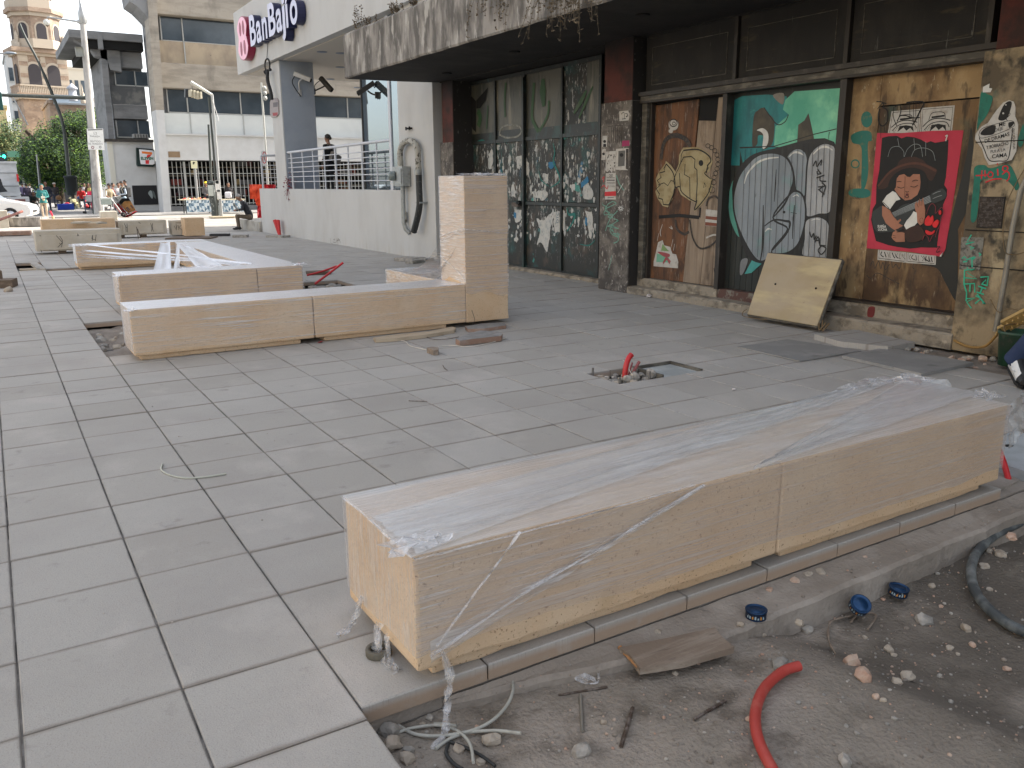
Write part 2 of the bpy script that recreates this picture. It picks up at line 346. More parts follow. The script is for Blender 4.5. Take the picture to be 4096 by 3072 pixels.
FILM = film_mat('stretch_film',(.8,12,46),rot=(0,R(2.5),0),lo=0.46,hi=0.66,k=0.5,base=0.19,tint=(.68,.62,.58))
FILMTOP = film_mat('stretch_film_top',(1.6,30,30),rot=(0,0,R(-9)),lo=0.42,hi=0.75,k=0.5,base=0.27,fres=1.6,tint=(.74,.76,.77))
FILMD = film_mat('stretch_film_slanted',(2.0,34,60),rot=(0,R(-24),0),lo=0.52,hi=0.68,k=0.6,base=0.04)
FILMV = film_mat('stretch_film_bunched',(26,26,26),lo=0.42,hi=0.68,k=0.6,base=0.14,fres=2.0)
FILMF = film_mat('stretch_film_fan',(0.8,7,55),rot=(R(8),0,0),lo=0.45,hi=0.64,k=0.75,base=0.08,fres=1.6)
FILMX = film_mat('stretch_film_end',(9,22,3.5),rot=(R(8),0,0),lo=0.5,hi=0.72,k=0.5,base=0.08)

# ------------------------------------------------------------------ the setting
mb = MB(); mb.add([(-400,-200,-.5),(600,-200,-.5),(600,900,-.5),(-400,900,-.5)],[(0,1,2,3)],M('asphalt',(0.055,0.054,0.052),0.9,[dict(c=(0.09,0.088,0.084),s=(.7,.7,1),lo=.45,hi=.65)],bump=0.004,bscale=40))
struct(mb.build('ground'))
# dirt bed below the paving (seen through the open holes)
mb = MB(); mb.add([(-12,2.0,-.11),(0.7,2.0,-.11),(0.7,-6,-.11),(-12,-6,-.11)],[(3,2,1,0)],BED)
mb.add([(-12,2.16,-.11),(8.4,2.16,-.11),(8.4,29,-.11),(-12,29,-.11)],[(0,1,2,3)],BED)
struct(mb.build('paving_bed'))
# far roadway and pavements
RD = M('pale_concrete_road',(0.34,0.315,0.28),0.88,[dict(c=(0.21,0.195,0.175),s=(.35,.8,1),lo=.45,hi=.62,k=.8),dict(c=(0.42,0.4,0.36),s=(4,1.2,1),lo=.5,hi=.7,k=.6),dict(c=(.12,.11,.1),s=(.15,2.5,1),lo=.64,hi=.7,k=.6)],bump=0.004,bscale=30)
mb = MB(); mb.box((-60,28.9,-.3),(90,47.0,-0.02),RD); mb.box((-60,47,-.3),(2.4,260,-0.024),M('far_asphalt',(0.15,0.145,0.14),0.9,[dict(c=(0.22,0.21,0.2),s=(.3,.5,1),lo=.45,hi=.65)]))
struct(mb.build('road'))
mb = MB(); SW = M('far_pavement',(0.22,0.215,0.21),0.88,[dict(c=(0.3,0.29,0.275),s=(.6,.6,1),lo=.4,hi=.62),dict(c=(.12,.115,.11),s=(1.6,3,1),lo=.6,hi=.72,k=.6)])
mb.box((2.4,47.0,-.3),(90,260,0.03),SW)
mb.box((-16,28.9,-.3),(-14,46.9,0.05),SW)
struct(mb.build('pavement'))
# painted crossing bars on the far road
mb = MB(); WPM = M('worn_road_paint',(0.62,0.6,0.54),0.8,[dict(c=(0.3,0.28,0.25),s=(5,5,1),lo=.55,hi=.7)])
for i in range(9): mb.box((-6+i*1.5,43.2,-.016),(-5.2+i*1.5,46.4,-.012),WPM)
struct(mb.build('crossing_marking'))

# --- slab paving, tile by tile, holes cut out
HOLES = [(0.76,1.9,8.43,10.72),(4.06,4.98,5.02,5.46),(0.32,0.78,18.1,20.0),(0.78,1.66,17.8,18.3),(3.7,4.75,12.0,13.3),(6.86,8.2,-6,5.35),(4.27,8.0,2.155,2.68),(-9,-4,0,0)]
PIT = (0.77,9,-6,2.155)
def cut(rects,h):
    out = []
    for (a,b,c,d) in rects:
        x0,x1,y0,y1 = max(a,h[0]),min(b,h[1]),max(c,h[2]),min(d,h[3])
        if x1-x0 <= 0.004 or y1-y0 <= 0.004: out.append((a,b,c,d)); continue
        if x0-a > .01: out.append((a,x0,c,d))
        if b-x1 > .01: out.append((x1,b,c,d))
        if y0-c > .01: out.append((x0,x1,c,y0))
        if d-y1 > .01: out.append((x0,x1,y1,d))
    return out
mb = MB(); tr = random.Random(3); TX,TY = 0.4425,0.4525
def tile(a,b,c,d,dz,sx,sy):
    e = 0.004; zz = lambda x,y: dz+sx*(x-a)+sy*(y-c)
    v = [(a,c,-.06),(b,c,-.06),(b,d,-.06),(a,d,-.06),(a,c,zz(a,c)-e),(b,c,zz(b,c)-e),(b,d,zz(b,d)-e),(a,d,zz(a,d)-e),
         (a+e,c+e,zz(a,c)),(b-e,c+e,zz(b,c)),(b-e,d-e,zz(b,d)),(a+e,d-e,zz(a,d))]
    mb.add(v,[(0,1,5,4),(1,2,6,5),(2,3,7,6),(3,0,4,7),(4,5,9,8),(5,6,10,9),(6,7,11,10),(7,4,8,11),(8,9,10,11)],TILE)
for i in range(-9,18):
    x0 = 0.328+TX*i; off = tr.uniform(-.005,.005)
    for j in range(-14,60):
        y0 = 2.10+TY*j+off
        if y0 > 28.6: continue
        gx,gy = tr.uniform(.003,.006),tr.uniform(.0015,.003)
        rs = [(x0+gx,x0+TX-gx*.3,y0+gy,y0+TY-gy)]
        for h in HOLES: rs = cut(rs,h)
        rs = cut(rs,PIT)
        dz = tr.uniform(-.003,.0015); sx,sy = tr.uniform(-.004,.004),tr.uniform(-.004,.004)
        for q in rs: tile(*q,dz,sx,sy)
struct(mb.build('paving'))

# sand swept into the joints: a sheet just below the slab tops
mb = MB(); JS = M('joint_sand',(0.17,0.155,0.14),0.95,[dict(c=(0.3,0.28,0.26),s=(9,9,1),lo=.5,hi=.62,k=.9),dict(c=(.03,.028,.026),s=(3,3,1),lo=.5,hi=.6,k=.8)])
rs = [(-3.6,8.2,-4,28.6)]
for h in HOLES+[PIT]: rs = cut(rs,(h[0]-.01,h[1]+.01,h[2]-.01,h[3]+.01))
for (a,b,c,d) in rs: mb.add([(a,c,-.011),(b,c,-.011),(b,d,-.011),(a,d,-.011)],[(0,1,2,3)],JS)
struct(mb.build('joint_sand'),'structure')

# --- dug out strip in the foreground: dirt sheet with relief, concrete footing
def relief(name,x0,x1,y0,y1,nx,ny,fz,mat):
    v = []; f = []
    for j in range(ny+1):
        for i in range(nx+1):
            x = x0+(x1-x0)*i/nx; y = y0+(y1-y0)*j/ny; v.append((x,y,fz(x,y)))
    for j in range(ny):
        for i in range(nx): a = j*(nx+1)+i; f.append((a,a+1,a+nx+2,a+nx+1))
    b = MB(); b.add(v,f,mat,True); return b
def dz(x,y):
    n = noise.noise(Vector((x*2.2,y*2.2,3)))*.022+noise.noise(Vector((x*9,y*9,1)))*.009+noise.noise(Vector((x*30,y*30,5)))*.003
    base = -.115 - .085*max(0,min(1,(x-2.25-(1.95-y)*.25)/.25))
    return base+n
DIRTMIX = M('dug_dirt',(0.25,0.22,0.185),0.93,[
    dict(c=(0.33,0.29,0.25),s=(2.5,2.5,2),lo=0.45,hi=0.65),
    dict(c=(0.11,0.09,0.07),s=(6,6,6),lo=0.5,hi=0.68,k=0.8),
    dict(c=(0.11,0.095,0.078),s=(1.5,1.5,1),lo=0.3,hi=0.5,k=0.9,x=(2.15,2.5)),
    dict(c=(0.2,0.18,0.15),s=(4.5,8,5),lo=0.6,hi=0.68,k=0.55),
    dict(c=(0.3,0.27,0.235),s=(75,75,75),lo=0.64,hi=0.74,k=0.55),
    dict(c=(0.05,0.042,0.035),s=(45,45,45),lo=0.62,hi=0.75,k=0.5)],bump=0.014,bscale=60,bdetail=9)
struct(relief('dirt_pit',0.70,8.0,-1.0,2.16,300,150,dz,DIRTMIX).build('dirt_pit'))
# footing under the slab edge
mb = MB(); fv = []; N = 90
for i in range(N+1):
    x = 1.05+i*(5.3-1.05)/N; w = 1.935+0.03*(x-1.05)*.9+.014*noise.noise(Vector((x*4,0,0)))+.008*noise.noise(Vector((x*23,0,0)))
    w += max(0,(2.05-x))*.22
    zt = -.078+.006*noise.noise(Vector((x*8,4,0)))
    fv += [(x,2.152,zt+.012),(x,(w+2.15)/2,zt+.004*noise.noise(Vector((x*20,9,0)))),(x,w+.012,zt),(x,w-.004,zt-.014),(x,w-.008,-.26)]
fs = [(i*5+k,i*5+k+1,(i+1)*5+k+1,(i+1)*5+k) for i in range(N) for k in range(4)]
mb.add(fv,[tuple(reversed(f)) for f in fs],CONC)
struct(mb.build('footing'))
# mortar below the front slab edge
mb = MB(); mb.box((0.78,2.166,-.2),(5.3,2.3,-.0605),CONC); mb.box((0.6,1.0,-.2),(0.762,2.12,-.0605),BED)
struct(mb.build('mortar_bed'))

def scatter_gravel():
    mb = MB(); rr = random.Random(11)
    for i in range(1900):
        x = rr.uniform(.8,4.6); y = rr.uniform(1.05,2.12)
        if x < 1.0 and y > 2.05: continue
        onfoot = (x > 1.2 and y > 1.95+.02*(x-1))
        if onfoot and rr.random() < .45: continue
        r = rr.choice([.0025,.003,.004,.005,.007]) * (1.0 if rr.random() < .93 else 1.8)
        z = -.078 if onfoot else dz(x,y)
        mb.rock((x,y,z+r*.3),r,rr.choice((ROCKS[0],DIRT,DIRT,ROCKS[2])),seed=i,sub=1,sq=.7)
    for i in range(170):                      # crumbs of stone on the slabs
        x = rr.uniform(-1,6); y = rr.uniform(1.5,12); 
        if x > .75 and y < 2.3: continue
        r = rr.uniform(.002,.005); mb.rock((x,y,r*.3),r,rr.choice(ROCKS[:2]),seed=i,sub=1)
    return struct(mb.build('gravel'),'stuff')
g_ = scatter_gravel(); g_['label'] = 'fine gravel and crumbs of stone scattered over the dug dirt'

# ------------------------------------------------------------------ wrapped stone seats
def wbox(a,b,mat,seed,bev=0.012,parent=None,name='block',amp=.004,seg=.09):
    """a cast stone block with rounded, slightly chipped edges"""
    (x0,y0,z0),(x1,y1,z1) = a,b
    bm = bmesh.new(); bmesh.ops.create_cube(bm,size=1)
    for v in bm.verts: v.co = Vector((x0+(v.co.x+.5)*(x1-x0),y0+(v.co.y+.5)*(y1-y0),z0+(v.co.z+.5)*(z1-z0)))
    nx = max(1,int((x1-x0)/seg)); ny = max(1,int((y1-y0)/seg)); nz = max(1,int((z1-z0)/seg))
    for ax,n,lo,hi in ((0,nx,x0,x1),(1,ny,y0,y1),(2,nz,z0,z1)):
        for k in range(1,n):
            p = [0,0,0]; p[ax] = lo+(hi-lo)*k/n; nn = [0,0,0]; nn[ax] = 1
            bmesh.ops.bisect_plane(bm,geom=list(bm.verts)+list(bm.edges)+list(bm.faces),plane_co=p,plane_no=nn)
    ee = [e for e in bm.edges if len(e.link_faces) == 2 and e.calc_face_angle(0) > 1]
    bmesh.ops.bevel(bm,geom=ee,offset=bev,segments=2,affect='EDGES',profile=0.55)
    off = Vector((seed*3.1,seed,0))
    for v in bm.verts:
        edge = sum(1 for ax,lo,hi in ((0,x0,x1),(1,y0,y1),(2,z0,z1)) if min(abs(v.co[ax]-lo),abs(v.co[ax]-hi)) < bev*1.2)
        if edge >= 2:
            c = noise.noise(v.co*9+off)
            d = noise.noise_vector(v.co*12+off)*amp*(2.2 if c > .25 else .5); v.co += d
    mb = MB(); mb.add([v.co.copy() for v in bm.verts],[[v.index for v in f.verts] for f in bm.faces],mat); bm.free()
    return mb.build(name,parent)
def film_box(mb,a,b,mats,sides='xXyYZ',seed=0,amp=.006,seg=.07,drop=0.0,wav=0.03):
    """film lying round a block: every face a rippled sheet a few millimetres off the stone; its lower hem is uneven"""
    (x0,y0,z0),(x1,y1,z1) = a,b; side,top = mats; o = Vector((seed*5.3,0,seed))
    def sheet(P,U,V,n,mat,hem=False):
        nu = max(2,int(U.length/seg)); nv = max(2,int(V.length/seg)); vs_ = []; fs = []
        for j in range(nv+1):
            for i in range(nu+1):
                u,v = i/nu,j/nv
                p = P+U*u+V*v; e = min(1,6*min(u,1-u,v if not hem else 1,1-v)) if True else 1
                if hem and j == 0: p = p+V.normalized()*(abs(noise.noise(p*2.1+o))*wav*3.5+abs(noise.noise(p*9+o))*wav)
                p = p+n*(abs(noise.noise(p*3.1+o))*amp*2+abs(noise.noise(p*13+o))*amp*.6)*e
                vs_.append(p)
        for j in range(nv):
            for i in range(nu):
                k = j*(nu+1)+i; fs.append((k,k+1,k+nu+2,k+nu+1))
        mb.add(vs_,fs,mat,True)
    Vx,Vy,Vz = Vector((x1-x0,0,0)),Vector((0,y1-y0,0)),Vector((0,0,z1-z0))
    if 'y' in sides: sheet(Vector((x0,y0,z0)),Vx,Vz,Vector((0,-1,0)),side,True)
    if 'Y' in sides: sheet(Vector((x1,y1,z0)),-Vx,Vz,Vector((0,1,0)),side,True)
    if 'x' in sides: sheet(Vector((x0,y1,z0)),-Vy,Vz,Vector((-1,0,0)),FILMX if side is FILM else side,True)
    if 'X' in sides: sheet(Vector((x1,y0,z0)),Vy,Vz,Vector((1,0,0)),side,True)
    if 'Z' in sides: sheet(Vector((x0,y0,z1)),Vx,Vy,Vector((0,0,1)),top)
def rope(mb,pts,w,mat,seed=0,fold=3):
    """bunched film: a few narrow crumpled ribbons following one path"""
    rr = random.Random(seed)
    for k in range(fold):
        P = catmull([Vector(p)+Vector((rr.uniform(-w,w),rr.uniform(-w,w),rr.uniform(-w,w)))*.5 for p in pts],8)
        A = []; B = []
        for i,p in enumerate(P):
            t = (P[min(i+1,len(P)-1)]-P[max(i-1,0)]).normalized(); a = i*.35+k*2+noise.noise(p*8)*3
            u = t.orthogonal().normalized(); q = t.cross(u); d = (u*math.cos(a)+q*math.sin(a))*w*(.5+.7*abs(noise.noise(p*6+Vector((k,0,0)))))
            A.append(p+d); B.append(p-d)
        mb.add(A+B,[(i,i+1,len(P)+i+1,len(P)+i) for i in range(len(P)-1)],mat,True)
def crumple(mb,c,r,mat,seed=0,n=7,flatz=.5):
    rr = random.Random(seed); vs_ = []; fs = []
    for j in range(n):
        for i in range(n):
            p = Vector(((i/(n-1)-.5)*2*r[0],(j/(n-1)-.5)*2*r[1],0)); q = noise.noise_vector(Vector((i*.8,j*.8,seed*3.3)))
            vs_.append(Vector(c)+p+Vector((q.x*r[0]*.8,q.y*r[1]*.8,q.z*r[2])))
    for j in range(n-1):
        for i in range(n-1): k = j*n+i; fs.append((k,k+1,k+n+1,k+n))
    mb.add(vs_,fs,mat,False)

# A. nearest bench
t = thing('stone_bench','long two block yellow stone bench wrapped in clear film, nearest the camera','bench',(2.6,2.45,0.0))
def rotz_obj(o,a,c):
    o.data.transform(Matrix.Translation(-Vector(c)) @ Matrix.Identity(4)); o.data.transform(Matrix.Rotation(a,4,'Z')); o.data.transform(Matrix.Translation(Vector(c)))
parts = [wbox((.962,2.155,.052),(2.588,2.742,.446),STONE,1,parent=t),wbox((2.594,2.157,.05),(4.235,2.745,.448),STONE,2,parent=t)]
parts.append(wbox((1.03,2.195,0.002),(2.50,2.70,.0525),STONE,3,parent=t,name='plinth',amp=.006)); parts.append(wbox((2.66,2.195,0.002),(4.14,2.70,.0505),STONE,4,parent=t,name='plinth',amp=.006))
mb = MB(); film_box(mb,(.957,2.149,.10),(4.240,2.749,.4525),(FILM,FILMTOP),seed=1,wav=.012)
# slanted second layer over the left end
def slant(mb,P,mat,nu=26,nv=8,amp=.006,seed=0,n=Vector((0,-1,0))):
    """a band of film between two edges given as 4 corner points"""
    a,b,c,d = [Vector(p) for p in P]; vs_ = []; fs = []
    for j in range(nv+1):
        for i in range(nu+1):
            u,v = i/nu,j/nv; p = (a*(1-u)+b*u)*(1-v)+(d*(1-u)+c*u)*v
            vs_.append(p+n*(abs(noise.noise(Vector((v*7+seed,u*1.5,seed)))*amp*2+noise.noise(Vector((v*20,u*2,seed)))*amp)))
    for j in range(nv):
        for i in range(nu): k = j*(nu+1)+i; fs.append((k,k+1,k+nu+2,k+nu+1))
    mb.add(vs_,fs,mat,True)
slant(mb,[(.97,2.140,.12),(2.05,2.140,.44),(2.0,2.140,.45),(.97,2.140,.40)],FILMD,seed=2)
slant(mb,[(1.0,2.136,.085),(2.16,2.138,.445),(2.12,2.138,.451),(1.0,2.136,.16)],FILMF,nv=10,seed=3)
slant(mb,[(.97,2.15,.457),(4.22,2.75,.462),(3.6,2.76,.462),(.97,2.5,.457)],FILMTOP,nu=40,nv=14,amp=.01,seed=4,n=Vector((0,0,1)))
slant(mb,[(2.4,2.14,.458),(4.24,2.3,.470),(4.24,2.72,.475),(2.6,2.2,.458)],FILMTOP,nu=34,nv=12,amp=.012,seed=6,n=Vector((0,0,1)))
rope(mb,[(1.0,2.135,.11),(1.35,2.128,.235),(1.75,2.128,.345),(2.14,2.132,.452)],.006,FILMV,1,4)
rope(mb,[(1.02,2.13,.14),(1.12,2.125,.25),(1.22,2.125,.35),(1.33,2.13,.456)],.006,FILMV,2,3)
rope(mb,[(.955,2.14,.452),(1.02,2.135,.446),(1.5,2.135,.447),(2.1,2.14,.455)],.0045,FILMV,3,3)
rope(mb,[(.955,2.15,.452),(.95,2.3,.456),(.95,2.5,.458),(.952,2.74,.454)],.0055,FILMV,4,3)
crumple(mb,(1.0,2.22,.466),(.10,.06,.02),FILMV,3)
crumple(mb,(4.22,2.68,.48),(.10,.09,.03),FILMV,5); crumple(mb,(4.28,2.3,.462),(.08,.06,.03),FILMV,6); crumple(mb,(3.95,2.74,.478),(.22,.05,.03),FILMV,8)
slant(mb,[(4.235,2.14,.22),(4.36,2.16,.24),(4.50,2.24,.47),(4.235,2.15,.455)],FILMTOP,nu=12,nv=10,amp=.03,seed=7); slant(mb,[(4.245,2.2,.24),(4.36,2.5,.30),(4.42,2.6,.47),(4.24,2.72,.46)],FILMTOP,nu=10,nv=8,amp=.03,seed=8)
crumple(mb,(4.27,2.2,.35),(.03,.03,.07),FILMV,9)
mb.build('plastic_wrap',t)
mb = MB()
rope(mb,[(1.04,2.13,.115),(1.055,2.115,.03),(1.03,2.08,-.03),(.99,2.03,-.085),(.93,1.99,-.10)],.014,FILMV,7,4); mb.build('film_tail',t)
mb = MB()
rope(mb,[(.948,2.58,.13),(.93,2.62,.04),(.90,2.60,.012),(.85,2.58,.008)],.016,FILMV,9,4); mb.build('film_tail',t)
mb = MB()
rope(mb,[(.945,2.42,.10),(.93,2.40,.04),(.935,2.37,.012),(.93,2.32,.008),(.95,2.27,.008)],.018,FILMV,12,5)
rope(mb,[(.945,2.34,.10),(.93,2.32,.03),(.945,2.3,.01)],.014,FILMV,13,3); mb.build('film_tail',t)

# B. L shaped seat with tall post
t = thing('paving_bench','film wrapped low stone seat with a tall square post at its right end','seat',(3.0,8.3,0))
wbox((.95,8.04,.05),(2.612,8.62,.462),STONE,5,parent=t); wbox((2.62,8.04,.05),(4.325,8.62,.462),STONE,6,parent=t)
wbox((1.0,8.075,.002),(2.48,8.58,.05),STONE,7,parent=t,name='plinth'); wbox((2.72,8.075,.002),(4.1,8.58,.05),STONE,8,parent=t,name='plinth')
wbox((4.33,8.04,.045),(4.87,8.62,1.615),STONE,9,parent=t,name='post'); wbox((4.30,8.65,.05),(4.87,10.15,.455),STONE,10,parent=t)
mb = MB(); film_box(mb,(.944,8.033,.075),(4.325,8.627,.470),(film_mat('film_b',(1.0,12,75),rot=(0,R(1.2),0),lo=.52,hi=.66,k=.7,base=.09),FILMTOP),'xyYZ',seed=21,wav=.01)
film_box(mb,(4.324,8.034,.3),(4.876,8.626,1.622),(FILM,FILMTOP),'yXYZ',seed=22,wav=.06)
film_box(mb,(4.324,8.034,.45),(4.876,8.626,1.622),(film_mat('film_post',(3,4,60),rot=(R(24),0,0),lo=.47,hi=.64,k=.7,base=.15,fres=1.5),FILMTOP),'x',seed=23,wav=.05)
film_box(mb,(4.292,8.64,.08),(4.876,10.158,.463),(FILMF,FILMTOP),'xXYZ',seed=24)
# sail of film from the post down to the low arm
for k in range(9):
    a = Vector((4.315,8.62-.05*k,.50+.045*k)); b = Vector((4.29,10.1-.09*k,.47))
    mid = (a+b)/2; mid.z -= .10
    P = catmull([a,a*.6+b*.4+Vector((0,0,-.13)),b],8); Q = [p+Vector((.02+.004*k,.02,-.012)) for p in P]
    mb.add(P+Q,[(i,i+1,len(P)+i+1,len(P)+i) for i in range(len(P)-1)],FILMF,True)
vs_ = []; nu,nv = 16,10
for j in range(nv+1):
    for i in range(nu+1):
        u,v = i/nu,j/nv; top = Vector((4.35+.45*v,8.64,.95-.1*v)); low = Vector((4.30+.56*v,10.1,.47))
        s_ = u; z = .47+(top.z-.47)*(1-s_)**3.2
        vs_.append(Vector((top.x*(1-u)+low.x*u,8.64+1.46*u,z+.006*noise.noise(Vector((u*4,v*14,2))))))
mb.add(vs_,[(j*(nu+1)+i,j*(nu+1)+i+1,(j+1)*(nu+1)+i+1,(j+1)*(nu+1)+i) for j in range(nv) for i in range(nu)],FILMF,True)
rope(mb,[(4.318,8.62,.955),(4.315,8.3,1.02),(4.322,8.03,1.06),(4.6,8.02,1.03),(4.88,8.03,1.0)],.007,FILMV,31,3)
rope(mb,[(4.318,8.62,.90),(4.315,8.3,.99),(4.322,8.03,1.055)],.007,FILMV,32,3)
rope(mb,[(4.0,8.02,.475),(4.25,8.02,.475),(4.32,8.02,.50),(4.31,8.2,.6),(4.31,8.6,.74)],.006,FILMV,33,3)
crumple(mb,(4.7,8.3,1.635),(.16,.2,.04),FILMV,31,9); crumple(mb,(.955,8.05,.47),(.05,.05,.03),FILMV,33)
rope(mb,[(.942,8.04,.46),(.94,8.04,.3),(.942,8.04,.1)],.006,FILMV,36,3)
rope(mb,[(.942,8.62,.47),(.94,8.3,.478),(.942,8.04,.474)],.006,FILMV,37,3)
mb.build('plastic_wrap',t)

# C. U shaped seat further back
t = thing('paving_bench','film wrapped stone seat forming an open U, behind the one with the post','seat',(2.4,14,0))
wbox((1.255,11.33,.06),(2.945,11.88,.452),STONE,11,parent=t); wbox((2.955,11.33,.06),(3.56,11.88,.452),STONE,12,parent=t)
wbox((3.0,11.9,.06),(3.60,17.4,.45),STONE,13,parent=t,seg=.3); wbox((1.28,17.5,.06),(3.62,18.1,.45),STONE,14,parent=t,seg=.3)
wbox((1.33,17.6,.002),(3.5,18.0,.06),STONE,15,parent=t,name='plinth',seg=.3); wbox((1.3,11.4,.002),(3.5,11.8,.06),STONE,16,parent=t,name='plinth',seg=.3)
mb = MB(); film_box(mb,(1.248,11.323,.08),(3.567,11.887,.460),(FILM,FILMTOP),'xyXYZ',seed=41)
film_box(mb,(2.993,11.89,.08),(3.607,17.41,.458),(FILM,FILMTOP),'xXZ',seed=42,seg=.15)
film_box(mb,(1.273,17.493,.10),(3.627,18.107,.458),(FILMF,FILMTOP),'xyXYZ',seed=43,seg=.12)
# bands of film stretched across the open middle
for k,(a,b,w,mt_) in enumerate([((1.45,17.5,.47),(3.0,12.0,.47),.12,FILMV),((1.3,17.5,.38),(3.05,12.0,.455),.16,FILMF),((1.3,17.5,.31),(3.0,12.3,.43),.10,FILMV),((1.28,17.48,.26),(3.0,13.4,.40),.08,FILMF),((3.0,17.4,.46),(2.3,11.88,.462),.25,FILMF),((2.75,17.5,.46),(1.75,11.88,.462),.22,FILMF),((3.0,17.2,.46),(2.0,11.88,.462),.07,FILMV),((3.0,16.6,.46),(2.55,11.88,.462),.09,FILMV)]):
    slant(mb,[a,b,(b[0]+w,b[1],b[2]),(a[0]+w*.8,a[1],a[2]+.004)],mt_,nu=20,nv=6,amp=.02,seed=50+k,n=Vector((0,0,-1)))
rope(mb,[(1.245,11.33,.455),(1.24,11.33,.3),(1.245,11.33,.08)],.012,FILMV,46,4)
crumple(mb,(1.26,11.34,.46),(.06,.06,.04),FILMV,47); crumple(mb,(3.56,11.4,.47),(.1,.08,.04),FILMV,48); crumple(mb,(1.3,17.5,.47),(.12,.08,.05),FILMV,49); crumple(mb,(2.3,11.86,.47),(.25,.05,.03),FILMV,50)
mb.build('plastic_wrap',t)

# ------------------------------------------------------------------ the derelict building on the right
SOOT_SHADE = M('sooty_shaded_concrete',(0.012,0.011,0.01),0.85,[dict(c=(0.028,0.025,0.022),s=(1.6,1.6,1.6),lo=.45,hi=.68),dict(c=(.02,.018,.016),s=(5,5,5),lo=.5,hi=.7,k=.7)],bump=.004,bscale=40)  # soot colour, darkened further to stand in for shade under the canopy
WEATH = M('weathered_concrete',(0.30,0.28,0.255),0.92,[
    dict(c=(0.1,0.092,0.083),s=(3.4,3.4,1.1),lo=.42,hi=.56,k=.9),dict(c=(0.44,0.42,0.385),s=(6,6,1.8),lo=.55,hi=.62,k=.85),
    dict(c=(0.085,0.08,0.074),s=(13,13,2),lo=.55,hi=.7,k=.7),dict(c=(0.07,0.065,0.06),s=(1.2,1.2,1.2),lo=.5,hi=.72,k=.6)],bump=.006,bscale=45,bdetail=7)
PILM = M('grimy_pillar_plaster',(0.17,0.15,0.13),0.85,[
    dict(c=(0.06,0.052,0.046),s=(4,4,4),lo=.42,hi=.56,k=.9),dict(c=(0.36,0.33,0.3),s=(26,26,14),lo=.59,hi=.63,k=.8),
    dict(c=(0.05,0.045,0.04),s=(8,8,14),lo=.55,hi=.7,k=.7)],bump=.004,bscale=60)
PILD = M('dark_pillar_side',(0.03,0.027,0.025),0.8,[dict(c=(0.2,0.19,0.17),s=(16,16,9),lo=.62,hi=.67,k=.6)],bump=.004,bscale=60)
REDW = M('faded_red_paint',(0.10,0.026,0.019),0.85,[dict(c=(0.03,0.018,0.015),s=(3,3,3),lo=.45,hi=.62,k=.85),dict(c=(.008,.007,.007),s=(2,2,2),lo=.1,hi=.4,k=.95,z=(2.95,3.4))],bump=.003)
GATEG = M('torn_poster_gate',(0.02,0.022,0.02),0.6,[
    dict(c=(0.015,0.07,0.068),s=(2.2,2.2,2.2),lo=.52,hi=.64,k=.8),dict(c=(0.075,0.055,0.04),s=(4,4,3),lo=.52,hi=.66,k=.8),
    dict(c=(0.4,0.4,0.385),s=(11,11,3.2),lo=.58,hi=.60,k=.92,z=(.5,.8),d=7,r=.72),dict(c=(0.05,0.17,0.3),s=(3.6,3.6,2.1),lo=.66,hi=.67,k=.85,z=(.6,.9)),
    dict(c=(0.45,0.45,0.43),s=(34,34,9),lo=.61,hi=.64,k=.8,d=6,z=(.2,.6)),dict(c=(0.04,0.27,0.24),s=(3.1,3.1,2.7),lo=.655,hi=.67,k=.8)],bump=.003,bscale=40)
GATEF = M('dark_green_steel',(0.012,0.016,0.015),0.5,[dict(c=(0.02,0.075,0.07),s=(4,4,2),lo=.55,hi=.68,k=.7),dict(c=(0.12,0.1,0.08),s=(20,20,20),lo=.62,hi=.7,k=.7)],bump=.002)
GLASSP = M('dusty_painted_glass',(0.1,0.097,0.075),0.5,[dict(c=(0.035,0.038,0.03),s=(2.4,2.4,.5),lo=.45,hi=.6,k=.85),dict(c=(0.24,0.215,0.16),s=(4.2,4.2,.6),lo=.57,hi=.66,k=.8),dict(c=(.03,.028,.025),s=(16,16,4),lo=.6,hi=.7,k=.7)],bump=.001)
GREENS = M('green_spray',(0.02,0.075,0.02),0.6,[dict(c=(0.08,0.11,0.06),s=(5,5,1.2),lo=.52,hi=.7,k=.8)])
DARK = M('dark_void',(0.006,0.006,0.006),0.9)
TRANS = M('blackened_transom',(0.016,0.015,0.014),0.8,[dict(c=(0.032,0.029,0.025),s=(2.5,2.5,1.2),lo=.45,hi=.66,k=.9),dict(c=(0.15,0.145,0.13),s=(20,20,3),lo=.68,hi=.72,k=.6),dict(c=(.1,.075,.04),s=(2,2,9),lo=.6,hi=.7,k=.5)],bump=.002)
PLYB = M('brown_plywood',(0.17,0.075,0.033),0.8,[dict(c=(0.08,0.04,0.024),s=(7,7,1.0),lo=.42,hi=.62),dict(c=(0.26,0.16,0.1),s=(20,20,1.3),lo=.6,hi=.7,k=.7),dict(c=(0.04,0.024,0.016),s=(5,5,3),lo=.52,hi=.64,k=.75),dict(c=(0.3,0.25,0.2),s=(36,36,5),lo=.62,hi=.67,k=.6)],bump=.002)
PLANKP = M('greyed_pine_plank',(0.28,0.215,0.155),0.85,[dict(c=(0.19,0.14,0.1),s=(14,14,.9),lo=.45,hi=.65),dict(c=(0.36,0.3,0.23),s=(5,5,2),lo=.55,hi=.7,k=.7),dict(c=(0.08,0.058,0.04),s=(6,6,2.4),lo=.55,hi=.68,k=.75)],bump=.002)
